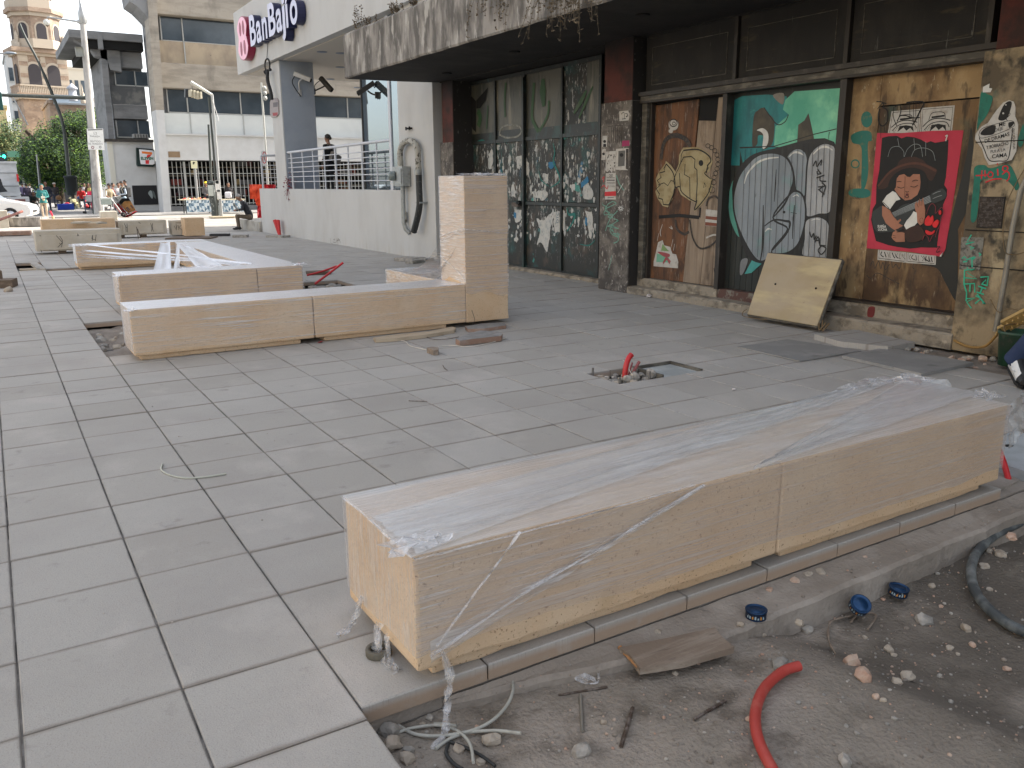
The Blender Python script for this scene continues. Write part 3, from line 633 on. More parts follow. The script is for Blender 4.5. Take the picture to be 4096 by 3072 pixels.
OCHRE = M('ochre_board',(0.34,0.23,0.115),0.85,[dict(c=(0.15,0.085,0.04),s=(2.6,2.6,1.6),lo=.46,hi=.62,k=.9),dict(c=(0.45,0.33,0.18),s=(4,4,1.5),lo=.55,hi=.7,k=.7),dict(c=(0.07,0.045,0.028),s=(8,8,3),lo=.55,hi=.66,k=.8),dict(c=(0.05,0.035,0.02),s=(1.3,1.3,1.1),lo=.52,hi=.66,k=.75),dict(c=(.5,.42,.28),s=(24,24,9),lo=.63,hi=.68,k=.6)],bump=.002)
BRBD = M('stained_brown_board',(0.2,0.12,0.055),0.8,[dict(c=(0.075,0.042,0.022),s=(2.6,2.6,1.4),lo=.42,hi=.6),dict(c=(0.03,0.09,0.075),s=(1.6,1.6,1.2),lo=.56,hi=.7,k=.7,z=(1.7,2.1)),dict(c=(0.33,0.22,0.1),s=(6,6,1.5),lo=.6,hi=.72,k=.7),dict(c=(.035,.025,.017),s=(10,10,2),lo=.53,hi=.65,k=.8),dict(c=(.42,.3,.15),s=(3,3,2),lo=.57,hi=.67,k=.65,z=(1.1,.5)),dict(c=(.3,.24,.17),s=(30,30,6),lo=.63,hi=.68,k=.6)],bump=.002)
STEPM = M('crumbling_step',(0.3,0.26,0.205),0.93,[dict(c=(0.13,0.11,0.085),s=(6,6,9),lo=.48,hi=.62,k=.85),dict(c=(0.5,0.43,0.33),s=(9,9,9),lo=.6,hi=.7,k=.7)],bump=.01,bscale=30)
WALLR = M('stained_ochre_blocks',(0.30,0.23,0.14),0.88,[dict(c=(0.085,0.066,0.043),s=(2.4,2.4,2.4),lo=.43,hi=.57,k=.92),dict(c=(0.42,0.34,0.21),s=(3,3,1.2),lo=.58,hi=.68,k=.8),dict(c=(0.03,0.028,0.022),s=(4.6,4.6,3.6),lo=.55,hi=.64,k=.85),dict(c=(0.03,0.13,0.11),s=(1.3,1.3,1.3),lo=.6,hi=.68,k=.7,z=(1.2,1.7))],bump=.005,bscale=40)
FRAME = M('grubby_steel_frame',(0.075,0.068,0.056),0.7,[dict(c=(0.18,0.165,0.135),s=(5,5,14),lo=.48,hi=.62,k=.8),dict(c=(0.03,0.028,0.025),s=(6,6,6),lo=.55,hi=.7,k=.8)],bump=.002)
FRAMED = M('dark_brown_frame',(0.028,0.023,0.019),0.6,[dict(c=(0.1,0.085,0.07),s=(7,7,3),lo=.55,hi=.68,k=.7)])

DB = thing('derelict_building','soot stained derelict building with a heavy concrete canopy over painted shop doors','building',(9,8,0))
mb = MB()                                            # body behind the shop fronts
mb.box((8.6,-30,-.1),(20,15.32,16),SOOT_SHADE); mb.box((7.76,-30,4.2),(8.6,15.32,16),WEATH); mb.box((7.76,-30,3.42),(8.6,15.32,4.2),SOOT_SHADE)
mb.box((8.2,10.2,0),(8.6,15.32,3.4),SOOT_SHADE); mb.box((7.98,4.4,0),(8.6,9.9,3.4),SOOT_SHADE)
mb.build('wall',DB)
mb = MB()                                            # canopy slab with worn arris
cv = []; N = 120; ya,yb = 15.38,-12
def can(y,x,z): return Vector((x+.012*noise.noise(Vector((y*3,z*6,x))),y,z+.012*noise.noise(Vector((y*4,x,z*3)))))
for i in range(N+1):
    y = ya+(yb-ya)*i/N
    cv += [can(y,5.885,3.405),can(y,5.865,3.43),can(y,5.868,3.7),can(y,5.868,3.95),can(y,5.87,4.13),can(y,5.90,4.165),Vector((7.76,y,4.2)),Vector((7.9,y,3.44)),Vector((7.0,y,3.415))]
fs = [(i*9+k,i*9+(k+1) % 9,(i+1)*9+(k+1) % 9,(i+1)*9+k) for i in range(N) for k in range(9)]
mats_f = [WEATH,WEATH,WEATH,WEATH,WEATH,WEATH,SOOT_SHADE,SOOT_SHADE,SOOT_SHADE]
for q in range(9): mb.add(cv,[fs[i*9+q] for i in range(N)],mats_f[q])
mb.add(cv[:9],[tuple(range(9))[::-1]],WEATH)
mb.build('canopy',DB)
mb = MB()                                            # recessed lamp holes in the canopy soffit
for (u,v) in ((1950,137),(2080,108),(2570,60),(1787,294),(2058,208)):
    p = G(u,v,3.405)
    if 5.9 < p.x < 7.7: mb.lathe((p.x,p.y,3.412),[(.001,-.012),(.05,-.012),(.085,-.014),(.085,0)],DARK,16)
mb.build('lamp_recess',DB)

def pillar(y0,y1,x0,d,zt,name='pillar',fm=PILM):
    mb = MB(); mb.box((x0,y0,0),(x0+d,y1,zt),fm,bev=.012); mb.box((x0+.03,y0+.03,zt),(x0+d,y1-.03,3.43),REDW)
    # the side turned to the camera gets a nearly black sheet
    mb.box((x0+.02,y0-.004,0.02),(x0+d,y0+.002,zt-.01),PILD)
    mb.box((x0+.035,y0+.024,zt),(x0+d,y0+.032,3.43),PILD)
    return mb.build(name,DB)
pillar(9.29,9.96,7.60,.62,2.62)
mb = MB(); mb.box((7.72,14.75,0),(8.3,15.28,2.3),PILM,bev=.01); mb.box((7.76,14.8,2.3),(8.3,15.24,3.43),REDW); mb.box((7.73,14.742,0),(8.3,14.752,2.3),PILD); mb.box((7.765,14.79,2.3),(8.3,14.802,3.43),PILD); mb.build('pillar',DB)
mb = MB(); mb.box((7.50,3.35,0),(8.1,4.42,2.62),WALLR,bev=.01)
for z in (1.10,.78,1.86): mb.box((7.492,3.37,z),(7.5015,4.40,z+.008),DARK)
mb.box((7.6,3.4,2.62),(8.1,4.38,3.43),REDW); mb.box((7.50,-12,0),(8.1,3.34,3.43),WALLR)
for z in (.6,1.2,1.8,2.4): mb.box((7.494,-12,z),(7.5015,3.33,z+.01),DARK)
mb.build('pillar',DB)
# step and thresholds
mb = MB()
def rough_step(x0,x1,y0,y1,z0,z1,seed,mat=STEPM,dx=.05):
    N = 60; v = []
    for i in range(N+1):
        y = y0+(y1-y0)*i/N; e = .02*noise.noise(Vector((seed,y*3,0)))+.012*noise.noise(Vector((seed,y*13,0)))
        v += [(x0+e,y,z0),(x0+e*.6,y,z1-.02+e*.4),(x0+.02+e,y,z1+e*.25),(x1,y,z1+.004)]
    mb.add(v,[(i*4+k,(i+1)*4+k,(i+1)*4+k+1,i*4+k+1) for i in range(N) for k in range(3)],mat)
    mb.add([v[0],v[1],v[2],v[3],(x1,y0,z0)],[(0,1,2,3,4)],mat)
    mb.add([v[-4],v[-3],v[-2],v[-1],(x1,y1,z0)],[(4,3,2,1,0)],mat)
rough_step(7.60,8.0,5.9,9.29,0,.10,1); rough_step(7.48,8.0,4.40,5.9,0,.15,2); rough_step(7.98,8.5,9.96,14.75,0,.05,4)
mb.build('step',DB)
mb = MB(); mb.box((7.78,7.72,.1),(7.95,9.29,.215),STEPM); mb.box((7.78,6.05,.1),(7.95,7.70,.215),M('dull_red_threshold',(.1,.05,.04),.8,[dict(c=(.2,.18,.15),s=(9,9,9),lo=.5,hi=.6)])); mb.box((7.72,4.42,.15),(7.95,6.03,.285),STEPM)
mb.box((7.705,4.42,.285),(7.95,6.03,.305),FRAMED)
pt = Paint(7.715,2800,1000,.6028,mb); pt.fill([(1118,382),(1160,380),(1150,442),(1112,440)],flat('red_stain',(110,40,40)),True)
mb.build('threshold',DB)
# lintel beam and the blackened transom lights above
mb = MB(); mb.box((7.70,4.42,2.665),(7.98,9.27,2.715),FRAMED); mb.box((7.735,4.42,2.60),(7.98,9.27,2.665),FRAME,bev=.006); mb.box((7.72,4.42,2.572),(7.98,9.27,2.60),FRAMED); mb.build('lintel',DB)
for (a,b) in ((7.64,9.24),(6.09,7.56),(4.60,6.01)):
    mb = MB(); mb.box((7.80,a,2.715),(7.9,b,3.43),TRANS)
    for z in (2.80,3.27): mb.box((7.794,a+.12,z),(7.801,b-.12,z+.006),FRAME)
    mb.box((7.794,a+.12,2.80),(7.801,a+.126,3.27),FRAME); mb.box((7.794,b-.126,2.80),(7.801,b-.12,3.27),FRAME)
    mb.build('transom_panel',DB)
mb = MB()
for y in (7.60,6.05,4.56): mb = MB(); mb.box((7.765,y-.025,2.715),(7.95,y+.025,3.43),FRAMED); mb.build('transom_mullion',DB)
for y,w in ((9.20,.05),(7.715,.035),(6.035,.04),(4.44,.02)):
    mb = MB(); mb.box((7.755,y-w,.21),(7.97,y+w,2.60),FRAMED if y < 9 else FRAME)
    if y > 9: mb.box((7.80,9.1,.2),(7.97,9.16,2.58),FRAMED)
    mb.build('door_frame',DB)

# --- steel gate with torn posters
gate = MB()
gl = [(10.72,11.70),(11.73,12.84),(12.92,13.84),(13.88,15.08)]
for (a,b) in gl:
    gate.box((8.165,a,1.22),(8.18,b,2.25),GATEG); gate.box((8.165,a,.06),(8.18,b,1.15),GATEG)
gt = gate.build('gate',DB)
for (a,b) in gl:
    mb = MB(); mb.box((8.168,a,2.31),(8.176,b,3.38),GLASSP if a > 11 else GATEG)
    if a < 11: mb.box((8.164,a,2.45),(8.168,a+.36,3.38),GLASSP)
    mb.box((8.162,a,2.31),(8.168,b,2.31+.13+.05*((a*7) % 1)),GATEF); mb.build('pane',gt)
mb = MB()
for y,w in ((10.70,.03),(11.715,.022),(12.88,.05),(13.86,.022),(15.10,.03)): mb.box((8.13,y-w,.04),(8.165,y+w,3.4),GATEF)
for z,w in ((2.28,.03),(1.185,.028),(.05,.03),(3.37,.03)): mb.box((8.135,10.7,z-w),(8.163,15.1,z+w),GATEF)
mb.box((8.10,12.83,.05),(8.13,12.86,3.3),GATEF); mb.rock((8.1,13.0,1.19),.07,GATEF,3,sq=.5); mb.box((8.08,12.98,1.12),(8.13,13.2,1.19),STL)
mb.build('steel_frame',gt)
P = Paint(8.165,1680,300,.5123)
GW = M('paper_scrap',(0.5,0.5,0.48),.85,[dict(c=(.33,.36,.37),s=(12,12,12),lo=.5,hi=.65),dict(c=(.12,.11,.1),s=(30,30,12),lo=.62,hi=.66,k=.8)])
BLS = flat('blue_scrap',(40,110,150)); TLS = flat('teal_spray',(28,110,104))
def torn(pts,seed,mat,jag=9,n=4,step=.5):
    """torn edge: a rough outline gets ragged down-hanging teeth"""
    rr = random.Random(seed); out = []
    for i,p in enumerate(pts):
        q = pts[(i+1) % len(pts)]
        for k in range(n):
            t = k/n; out.append((p[0]+(q[0]-p[0])*t+rr.uniform(-jag,jag)*.5,p[1]+(q[1]-p[1])*t+rr.uniform(-jag,jag)))
    P.fill(out,mat,step=step)
for i,pl in enumerate([
    [(745,640),(800,630),(830,640),(850,700),(850,790),(820,780),(790,690),(760,730)],[(700,620),(712,640),(700,720),(690,690)],
    [(725,820),(740,900),(745,960),(715,945),(712,880)],[(870,910),(930,905),(985,900),(1000,940),(960,975),(900,960)],
    [(970,775),(1000,770),(1005,850),(975,840)],[(900,540),(915,545),(910,610),(898,600)],[(985,520),(998,540),(990,600),(980,570)],
    [(1275,850),(1310,840),(1350,900),(1350,960),(1310,980),(1275,960)],[(1175,860),(1210,855),(1215,890),(1190,910)],[(1130,770),(1150,800),(1155,850),(1138,840)],
    [(910,1120),(960,1140),(1040,1060),(1060,1090),(1020,1180),(1010,1300),(990,1390),(940,1300),(915,1330),(940,1200)],
    [(1050,1070),(1090,1060),(1095,1220),(1060,1240),(1045,1160)],[(1110,1035),(1130,1060),(1140,1230),(1105,1210)],
    [(745,1050),(790,1060),(795,1130),(750,1150),(735,1110)],[(745,1250),(770,1280),(755,1305),(738,1290)],[(795,1150),(805,1200),(798,1240)],
    [(1290,1060),(1345,1070),(1350,1160),(1340,1280),(1320,1260),(1310,1160)],[(1235,1110),(1250,1120),(1238,1180),(1228,1150)],[(870,1150),(890,1150),(885,1185)],
    [(1360,1045),(1385,1040),(1380,1070)],[(600,540),(625,545),(615,590),(600,580)],[(540,620),(565,560),(572,640),(560,740),(535,720)],[(795,520),(815,530),(812,620),(795,610)]]):
    torn(pl,i,GW)
rr7 = random.Random(77)
for i in range(150):
    x = rr7.uniform(600,1385); y = rr7.choice((rr7.uniform(560,980),rr7.uniform(1040,1260),rr7.uniform(700,960))); w = rr7.uniform(3,13); h_ = rr7.uniform(12,62)
    if any(abs(x-q_) < 14 for q_ in (585,815,1105)): continue
    torn([(x,y),(x+w,y+rr7.uniform(0,8)),(x+w*rr7.uniform(.6,1.4),y+h_*.55),(x+w*.4,y+h_),(x-w*.3,y+h_*.6)],500+i,GW,3.5,2,.03)
for i,pl in enumerate([[(1005,680),(1055,675),(1060,700),(1030,735),(1005,720)],[(1260,840),(1310,790),(1320,830),(1290,860),(1262,880)],[(1290,1110),(1308,1120),(1305,1180),(1292,1170)],[(735,1070),(755,1075),(750,1120),(735,1110)]]): torn(pl,40+i,BLS,5)
for pl,w in (([(1040,530),(1055,600),(1045,680),(1080,760),(1090,830),(1020,880)],18),([(1150,1040),(1165,1090),(1210,1090),(1195,1150),(1150,1220)],22),([(640,600),(650,800),(700,960)],8),([(600,560),(640,760),(660,900)],6),([(930,750),(950,820),(1010,870)],12),([(1250,1320),(1320,1330),(1370,1290)],10),([(450,520),(490,512),(530,530)],18)):
    P.line(pl,w,TLS,taper=True)
BB = flat('printed_blue_grey',(70,105,125))
P.text('OTC',(1078,1115),42,BB,ang=R(90)); P.text('FR',(935,1215),40,flat('printed_teal',(90,150,150))); P.text('AGO',(787,760),34,BB,ang=R(80))
P.mb.build('poster_scraps',gt)
P = Paint(8.160,1680,300,.5123)
P.line([(960,30),(958,130),(965,245)],80,GREENS,taper=True)
P.line([(890,60),(880,200),(875,330),(900,400),(925,440)],34,GREENS); P.line([(1005,200),(1000,300),(965,380),(930,440)],24,GREENS)
P.line([(670,60),(660,200),(665,330)],26,GREENS); P.line([(530,240),(520,420)],40,GREENS,taper=True); P.line([(1240,340),(1300,200),(1350,90)],30,GREENS,taper=True)
P.line([(620,460),(640,410),(700,390),(770,400),(790,440),(760,480),(680,490),(630,470)],14,M('white_overspray',(.3,.31,.29),.7,[dict(c=(.1,.1,.08),s=(20,20,20),lo=.4,hi=.6,k=.8)]),closed=True)
P.line([(450,280),(470,330),(455,400)],50,GREENS); P.line([(1200,300),(1260,200),(1300,120)],40,GREENS,taper=True)
P.mb.build('sprayed_green_paint',gt)
P = Paint(8.160,1680,300,.5123)
P.fill([(385,200),(400,165),(438,205),(438,448),(410,420),(392,340)],DARK); P.fill([(440,200),(470,165),(530,98),(512,200),(470,258),(440,262)],DARK)
P.mb.build('broken_glass_hole',gt)

# --- boarded doorway with fish sticker
d1 = MB(); d1.box((7.885,7.75,.21),(7.90,9.10,2.57),DARK)
D1 = d1.build('boarded_door',DB)
P = Paint(7.885,2560,300,.603)
def board(P,pts,mat,name,par,th=.018,grow=0):
    mb = MB(); q = [P.P(p) for p in pts]; mb.poly(q,Vector((-1,0,0)),th,mat); return mb.build(name,par)
board(P,[(102,205),(399,160),(294,1372),(73,1345)],PLYB,'plywood_sheet',D1)
board(P,[(399,302),(511,305),(452,900),(405,1387),(293,1372)],PLANKP,'plank',D1,.022)
board(P,[(513,305),(530,150),(556,147),(520,640),(500,1000),(483,1397),(407,1388)],PLANKP,'plank',D1,.02)
board(P,[(558,147),(604,141),(575,700),(530,1404),(487,1398),(503,1000),(523,640)],PLANKP,'plank',D1,.024)
P = Paint(7.858,2560,300,.603); SPK = M('thin_black_spray',(.025,.022,.02),.7,[dict(c=(.09,.06,.04),s=(30,30,30),lo=.45,hi=.65,k=.8)]); INK = flat('black_paint',(16,14,13)); CREAM = M('aged_cream_paper',(.36,.3,.17),.85,[dict(c=(.26,.2,.1),s=(9,9,9),lo=.45,hi=.65)]); WHT = M('grubby_white_paper',(.48,.46,.42),.85,[dict(c=(.34,.3,.26),s=(14,14,14),lo=.5,hi=.7)])
P.line([(140,560),(150,480),(175,425),(235,400),(300,425),(335,475)],34,SPK); P.line([(125,942),(260,932),(392,945)],24,INK,smooth=False); P.line([(395,945),(400,880)],16,INK)
P.line([(235,960),(245,1020),(290,1055),(325,1040)],20,SPK); P.line([(330,960),(350,1080),(400,1150),(480,1125),(540,1050)],14,SPK); P.line([(440,870),(455,820),(500,805),(535,840)],14,SPK); P.line([(490,1280),(500,1330),(528,1345)],8,SPK)
P.fill([(437,890),(518,900),(516,1005),(432,1000)],WHT); P.fill([(437,935),(515,942),(515,965),(435,955)],flat('faded_red_print',(120,66,48)))
P.fill([(434,975),(514,983),(513,1003),(433,998)],flat('faded_red_print',(120,66,48)))
P.line([(440,1080),(500,1060),(560,1095)],12,WHT); P.fill([(540,1110),(555,1120),(515,1185),(497,1175)],flat('grey_tape',(140,140,136)))
P.mb.build('spray_marks',D1)
P = Paint(7.8575,2560,300,.603)
P.fill([(285,482),(385,478),(452,516),(482,572),(460,640),(435,655),(474,688),(482,738),(462,795),(417,853),(360,908),(378,850),(330,833),(272,795),(250,748),(224,758),(215,822),(185,878),(150,868),(118,822),(102,775),(113,740),(104,690),(128,640),(166,590),(172,570),(205,598),(236,642),(257,590),(260,530)],CREAM,base=.0)
L_ = lambda p,w=7,**k: P.line(p,w,INK,**k)
L_([(290,500),(385,495),(450,530),(470,570),(450,600),(440,650)],10); L_([(478,700),(455,780),(410,845),(362,895),(378,830)],9); L_([(378,845),(330,820),(280,780),(262,740),(235,752)],8)
L_([(262,600),(290,545),(340,540),(365,560),(362,615),(378,630),(380,720),(372,850)],8,smooth=False); L_([(300,590),(295,660),(330,680),(332,820)],7,smooth=False); L_([(262,650),(270,770)],7); L_([(235,660),(268,590),(275,530),(290,500)],6)
L_([(240,655),(225,700),(238,750)],8); L_([(175,590),(215,640),(232,700),(225,780),(190,865)],9)
L_([(175,590),(160,620),(165,640),(130,650),(140,680),(115,700),(135,730),(108,755),(130,790),(120,815),(150,825),(155,858),(190,862)],9,smooth=False); L_([(120,730),(160,715),(185,735),(205,700),(225,705)],6,smooth=False)
L_([(440,640),(430,655),(470,690)],7); L_([(468,575),(445,600),(455,615),(440,640)],6,smooth=False); L_([(425,715),(440,735),(420,750),(430,715)],5,smooth=False)
P.circ((405,584),15,INK,20)
for (x,y,r) in ((450,470,14),(475,482,14),(497,502,14),(511,530,14),(517,560,14),(517,592,14),(512,622,14),(503,652,14),(492,680,14),(490,712,16),(478,762,20)): P.ring((x,y),r,4,INK)
P.mb.build('fish_sticker',D1)
P = Paint(7.8573,2560,300,.603)
P.circ((222,330),33,WHT,38); P.ring((222,318),24,7,INK); P.ring((225,322),10,5,INK); P.circ((205,372),14,WHT)
P.mb.build('round_sticker',D1)
P = Paint(7.8573,2560,300,.603)
P.fill([(90,1240),(105,1180),(120,1110),(150,1095),(160,1130),(200,1140),(215,1185),(240,1190),(255,1240),(252,1282),(170,1275),(90,1268)],WHT)
P.fill([(112,1185),(190,1195),(195,1245),(108,1240)],flat('mint_print',(110,165,140))); P.fill([(150,1120),(175,1150),(195,1170),(140,1165)],flat('leaf_print',(120,150,96)))
RB = flat('rose_print',(150,72,76)); P.fill([(118,1172),(190,1185),(195,1205),(160,1205)],RB,True); P.fill([(175,1200),(205,1235),(195,1255),(178,1225),(155,1255),(152,1240)],RB)
for p_ in ([(150,990),(135,1040),(140,1070)],[(125,1050),(115,1100)],[(195,1010),(215,1020),(205,1000)],[(220,1090),(205,1150)],[(230,1120),(222,1165)]): P.line(p_,9,WHT,taper=True)
P.mb.build('torn_poster',D1)

# --- door with the green and grey lettering
mb = MB(); GB = M('black_green_boards',(.02,.024,.022),.65,[dict(c=(.06,.06,.05),s=(9,9,1),lo=.55,hi=.7,k=.7)],bump=.002)
for i in range(17):
    a = 6.075+i*.0965; mb.box((7.882,a+.003,.22),(7.90,a+.0935,1.99),GB)
mb.box((7.880,6.075,1.985),(7.90,7.70,2.57),GB)
D2 = mb.build('painted_door',DB)
P = Paint(7.8795,2780,350,.4522)
TL1 = M('teal_paint',srgb(24,122,124),.55,[dict(c=srgb(14,84,90),s=(3,3,1.3),lo=.42,hi=.64),dict(c=srgb(60,160,145),s=(6,6,9),lo=.6,hi=.74,k=.6)])
MNT = M('mint_paint',srgb(112,190,158),.55,[dict(c=srgb(74,160,134),s=(2,2,1.5),lo=.42,hi=.66),dict(c=srgb(150,220,178),s=(2.4,2.4,2.4),lo=.55,hi=.72,k=.8),dict(c=srgb(50,110,90),s=(30,30,30),lo=.66,hi=.72,k=.6)])
BRN = M('brown_black_paint',(.05,.042,.03),.6,[dict(c=(.1,.085,.05),s=(6,6,4),lo=.5,hi=.7,k=.8)])
GRY = M('silver_grey_paint',(.24,.27,.295),.5,[dict(c=(.15,.175,.195),s=(2.4,2.4,1.2),lo=.44,hi=.64,k=.8),dict(c=(.15,.27,.26),s=(3,3,3),lo=.57,hi=.68,k=.8),dict(c=(.09,.095,.1),s=(16,16,10),lo=.66,hi=.72,k=.6)],metal=.15)
GRL = M('light_silver_paint',(.36,.37,.38),.5,[dict(c=(.26,.27,.28),s=(3,3,2),lo=.45,hi=.65)],metal=.15)
WPT = flat('white_paint',(205,205,200)); BLK = M('black_outline_paint',(.012,.012,.012),.55,[dict(c=(.04,.042,.04),s=(14,14,4),lo=.58,hi=.7,k=.7)])
P.fill([(310,150),(330,120),(420,75),(640,62),(810,78),(830,240),(740,345),(700,525),(400,532),(395,690),(290,688)],TL1)
P.fill([(800,110),(880,35),(1338,2),(1292,600),(1265,735),(1232,740),(1236,540),(1150,480),(1010,560),(700,522),(712,345),(830,240),(778,195)],MNT)
P.fill([(396,540),(700,528),(860,560),(640,620),(430,700)],TL1)
P.fill([(520,260),(560,200),(604,180),(650,230),(702,300),(690,480),(640,535),(600,540),(615,440),(560,425),(550,500),(508,515)],BRN,True)
P.fill([(548,378),(600,360),(645,400),(648,480),(620,535),(598,530),(605,425),(580,390)],WPT,True)
P.fill([(1004,228),(1022,300),(1050,430),(1060,500),(1040,552),(940,545),(905,480),(915,330),(970,290)],BRN)
P.line([(610,175),(700,300),(745,330),(800,300),(828,240)],9,BLK); P.fill([(690,70),(785,52),(775,150)],flat('grey_fade_paint',(130,126,118)),True)
P.line([(395,530),(700,520),(870,470),(1050,415),(1252,366)],8,BLK,smooth=False); P.line([(870,500),(1050,470),(1180,462),(1190,392)],7,BLK,smooth=False)
P.fill([(1205,830),(1275,790),(1270,850),(1215,900)],WPT,True)
P.fill([(340,820),(300,960),(310,1150),(370,1300),(400,1300),(350,1100),(345,950)],flat('sea_green_paint',(86,150,136)),True)
P.fill([(520,1500),(590,1560),(500,1640),(440,1650)],flat('teal_chip',(70,150,146))); P.fill([(410,1530),(470,1520),(430,1640),(400,1650)],flat('pale_grey_chip',(120,122,124)),True)
G1 = [(470,690),(560,610),(680,585),(790,615),(850,700),(868,810),(845,900),(800,1000),(700,1120),(840,1200),(700,1440),(600,1530),(520,1480),(420,1300),(360,1120),(352,960),(395,800)]
G2 = [(840,960),(900,925),(955,970),(978,1100),(960,1240),(910,1380),(830,1450),(740,1465),(690,1440),(830,1250),(700,1150)]
G3 = [(820,620),(870,560),(930,548),(980,590),(995,700),(980,900),(960,960),(900,900),(885,780),(850,680)]
G4 = [(1005,660),(1050,560),(1130,505),(1200,510),(1240,560),(1225,800),(1205,1080),(1100,1115),(985,1125),(990,900)]
G5 = [(985,1190),(1060,1152),(1130,1160),(1185,1220),(1180,1380),(1165,1515),(965,1495),(975,1340)]
def blob(g,mat,w=34):
    P.line(g,w,BLK,closed=True); P.fill(g,mat,True)
P.fill([(330,900),(450,640),(700,540),(1230,480),(1240,1100),(1190,1530),(600,1560),(420,1400)],BLK,True)
blob(G3,GRY); blob(G4,GRL); blob(G5,GRL,26); blob(G1,GRY,40); blob(G2,GRY,34)
for p_,w in (([(722,725),(716,850),(705,1010)],16),([(608,1040),(606,1240),(600,1420),(580,1540)],24),([(616,1228),(700,1172),(800,1180),(846,1200),(810,1300),(690,1440)],22),([(845,940),(790,1040),(700,1145)],22),([(884,1040),(878,1120),(872,1200),(866,1340)],18),([(850,1105),(905,1115)],10)): P.line(p_,w,BLK,taper=True)
P.circ((792,1102),12,BLK)
for p_,w in (([(440,850),(470,760),(550,670),(640,630),(745,618)],22),([(838,612),(880,575),(930,578),(965,600)],18),([(1050,590),(1110,535),(1170,525),(1222,555)],20),([(1035,1175),(1075,1162),(1110,1168)],12),([(625,1275),(650,1250),(682,1255)],16),([(870,965),(905,950),(925,965)],12)): P.line(p_,w,WPT,taper=True)
for x in (430,480,530,580,630,680,735,790,845,895,945,985,1030,1080,1130,1180,1225): P.line([(x+20,545 if x < 900 else 500),(x-22,1500)],4,BLK,smooth=False)
for tx,c,s_,an in (('MOKA',None,0,0),): pass
for p_ in ([(1050,695),(1075,650),(1085,700),(1125,640),(1118,690)],[(1090,720),(1105,745),(1120,760),(1090,765),(1085,740)],[(1080,800),(1150,775)],[(1112,790),(1115,825),(1165,830)],[(1125,840),(1155,870),(1095,880)],[(1100,905),(1160,870),(1130,970)],[(1095,900),(1150,945)]): P.line(p_,11,BLK)
for p_ in ([(1020,1275),(1035,1325),(1055,1290),(1060,1345),(1080,1310)],[(1065,1370),(1095,1320),(1105,1380)],[(1072,1355),(1105,1352)],[(1105,1330),(1110,1400)],[(1125,1400),(1165,1425),(1125,1475),(1095,1440),(1125,1400)],[(1115,1395),(1160,1400)]): P.line(p_,11,BLK)
P.mb.build('sprayed_lettering',D2)

# --- boarded front with the posters
mb = MB(); mb.box((7.86,5.66,.30),(7.90,6.00,2.57),OCHRE); mb.box((7.86,4.42,2.28),(7.90,5.655,2.57),OCHRE); D3 = mb.build('boarded_front',DB)
mb = MB(); mb.box((7.865,4.42,.30),(7.90,5.655,2.265),BRBD); mb.box((7.895,4.42,.3),(7.91,6.0,2.57),DARK); mb.build('board',D3)
P = Paint(7.8595,3380,380,.4341)
TSP = M('teal_overspray',srgb(26,104,92),.6,[dict(c=srgb(120,110,70),s=(14,14,14),lo=.55,hi=.7,k=.6)])
P.circ((200,225),52,TSP,75); P.fill([(60,370),(150,330),(235,340),(245,420),(210,450),(215,700),(185,850),(150,860),(155,600),(145,470),(70,440)],TSP,True); P.fill([(35,890),(90,862),(215,872),(228,930),(150,950),(50,930)],TSP,True); P.ring((95,635),36,14,TSP)
P.text('IVABU',(105,950),34,SPK)
P.mb.build('teal_spray_marks',D3)
P = Paint(7.8645,3380,380,.4341)
P.fill([(1120,560),(1165,300),(1190,700),(1150,1000),(1040,1240),(1030,1300),(1000,1260),(960,1250),(1000,1060),(1060,820)],M('black_overspray',(.015,.016,.014),.6),True)
P.fill([(960,1240),(1040,1240),(1040,1640),(1030,1900),(930,1740),(850,1600),(700,1560),(840,1500)],M('black_overspray',(.015,.016,.014),.6),True)
for p_ in ([(225,1590),(260,1530),(275,1600),(310,1530),(330,1600),(350,1540),(370,1610),(410,1560)],[(430,1530),(440,1590),(470,1560),(500,1600),(520,1540)],[(540,1560),(560,1530),(600,1540)],[(640,1530),(625,1590),(655,1610),(640,1650)],[(200,1660),(240,1690),(300,1640),(420,1700),(500,1740)]): P.line(p_,8,SPK)
P.mb.build('black_spray_marks',D3)
def poster(X,ou,ov,sc): return Paint(X,ou,ov,sc)
# small black and white hat prints
def hatprint(q,lab,o):
    P = poster(7.8630,3380,380,.4341); P.fill(q,WHT)
    def I(a,b): return (q[0][0]*(1-a)*(1-b)+q[1][0]*a*(1-b)+q[2][0]*a*b+q[3][0]*(1-a)*b,q[0][1]*(1-a)*(1-b)+q[1][1]*a*(1-b)+q[2][1]*a*b+q[3][1]*(1-a)*b)
    P.line([I(.05,.98),I(.05,.06),I(.95,.06),I(.95,.98)],5,INK,smooth=False)
    P.line([I(.08,.75),I(.3,.5),I(.6,.45),I(.92,.55)],9,INK); P.line([I(.25,.5),I(.32,.25),I(.5,.2),I(.7,.25),I(.75,.46)],6,INK); P.line([I(.33,.4),I(.72,.36)],16,INK)
    P.line([I(.12,.9),I(.3,.66),I(.55,.58),I(.8,.62),I(.9,.8)],7,INK); P.fill([I(.3,.95),I(.35,.7),I(.55,.66),I(.78,.72),I(.82,.95),I(.7,.78),I(.58,.9),I(.48,.76)],INK)
    for k in range(6): P.line([I(.15+k*.04,.85-.05*k),I(.2+k*.04,.95-.05*k)],3,INK)
    o_ = P.mb.build('poster'); tag(o_,lab,'poster','black and white hat prints on the boards'); return o_
hatprint([(703,120),(1012,95),(985,345),(690,350)],'small black and white hat print showing above the red poster, the right one of two',0)
hatprint([(430,150),(697,128),(685,350),(395,350)],'black and white hat print with black tag over it, left above the red poster',0)
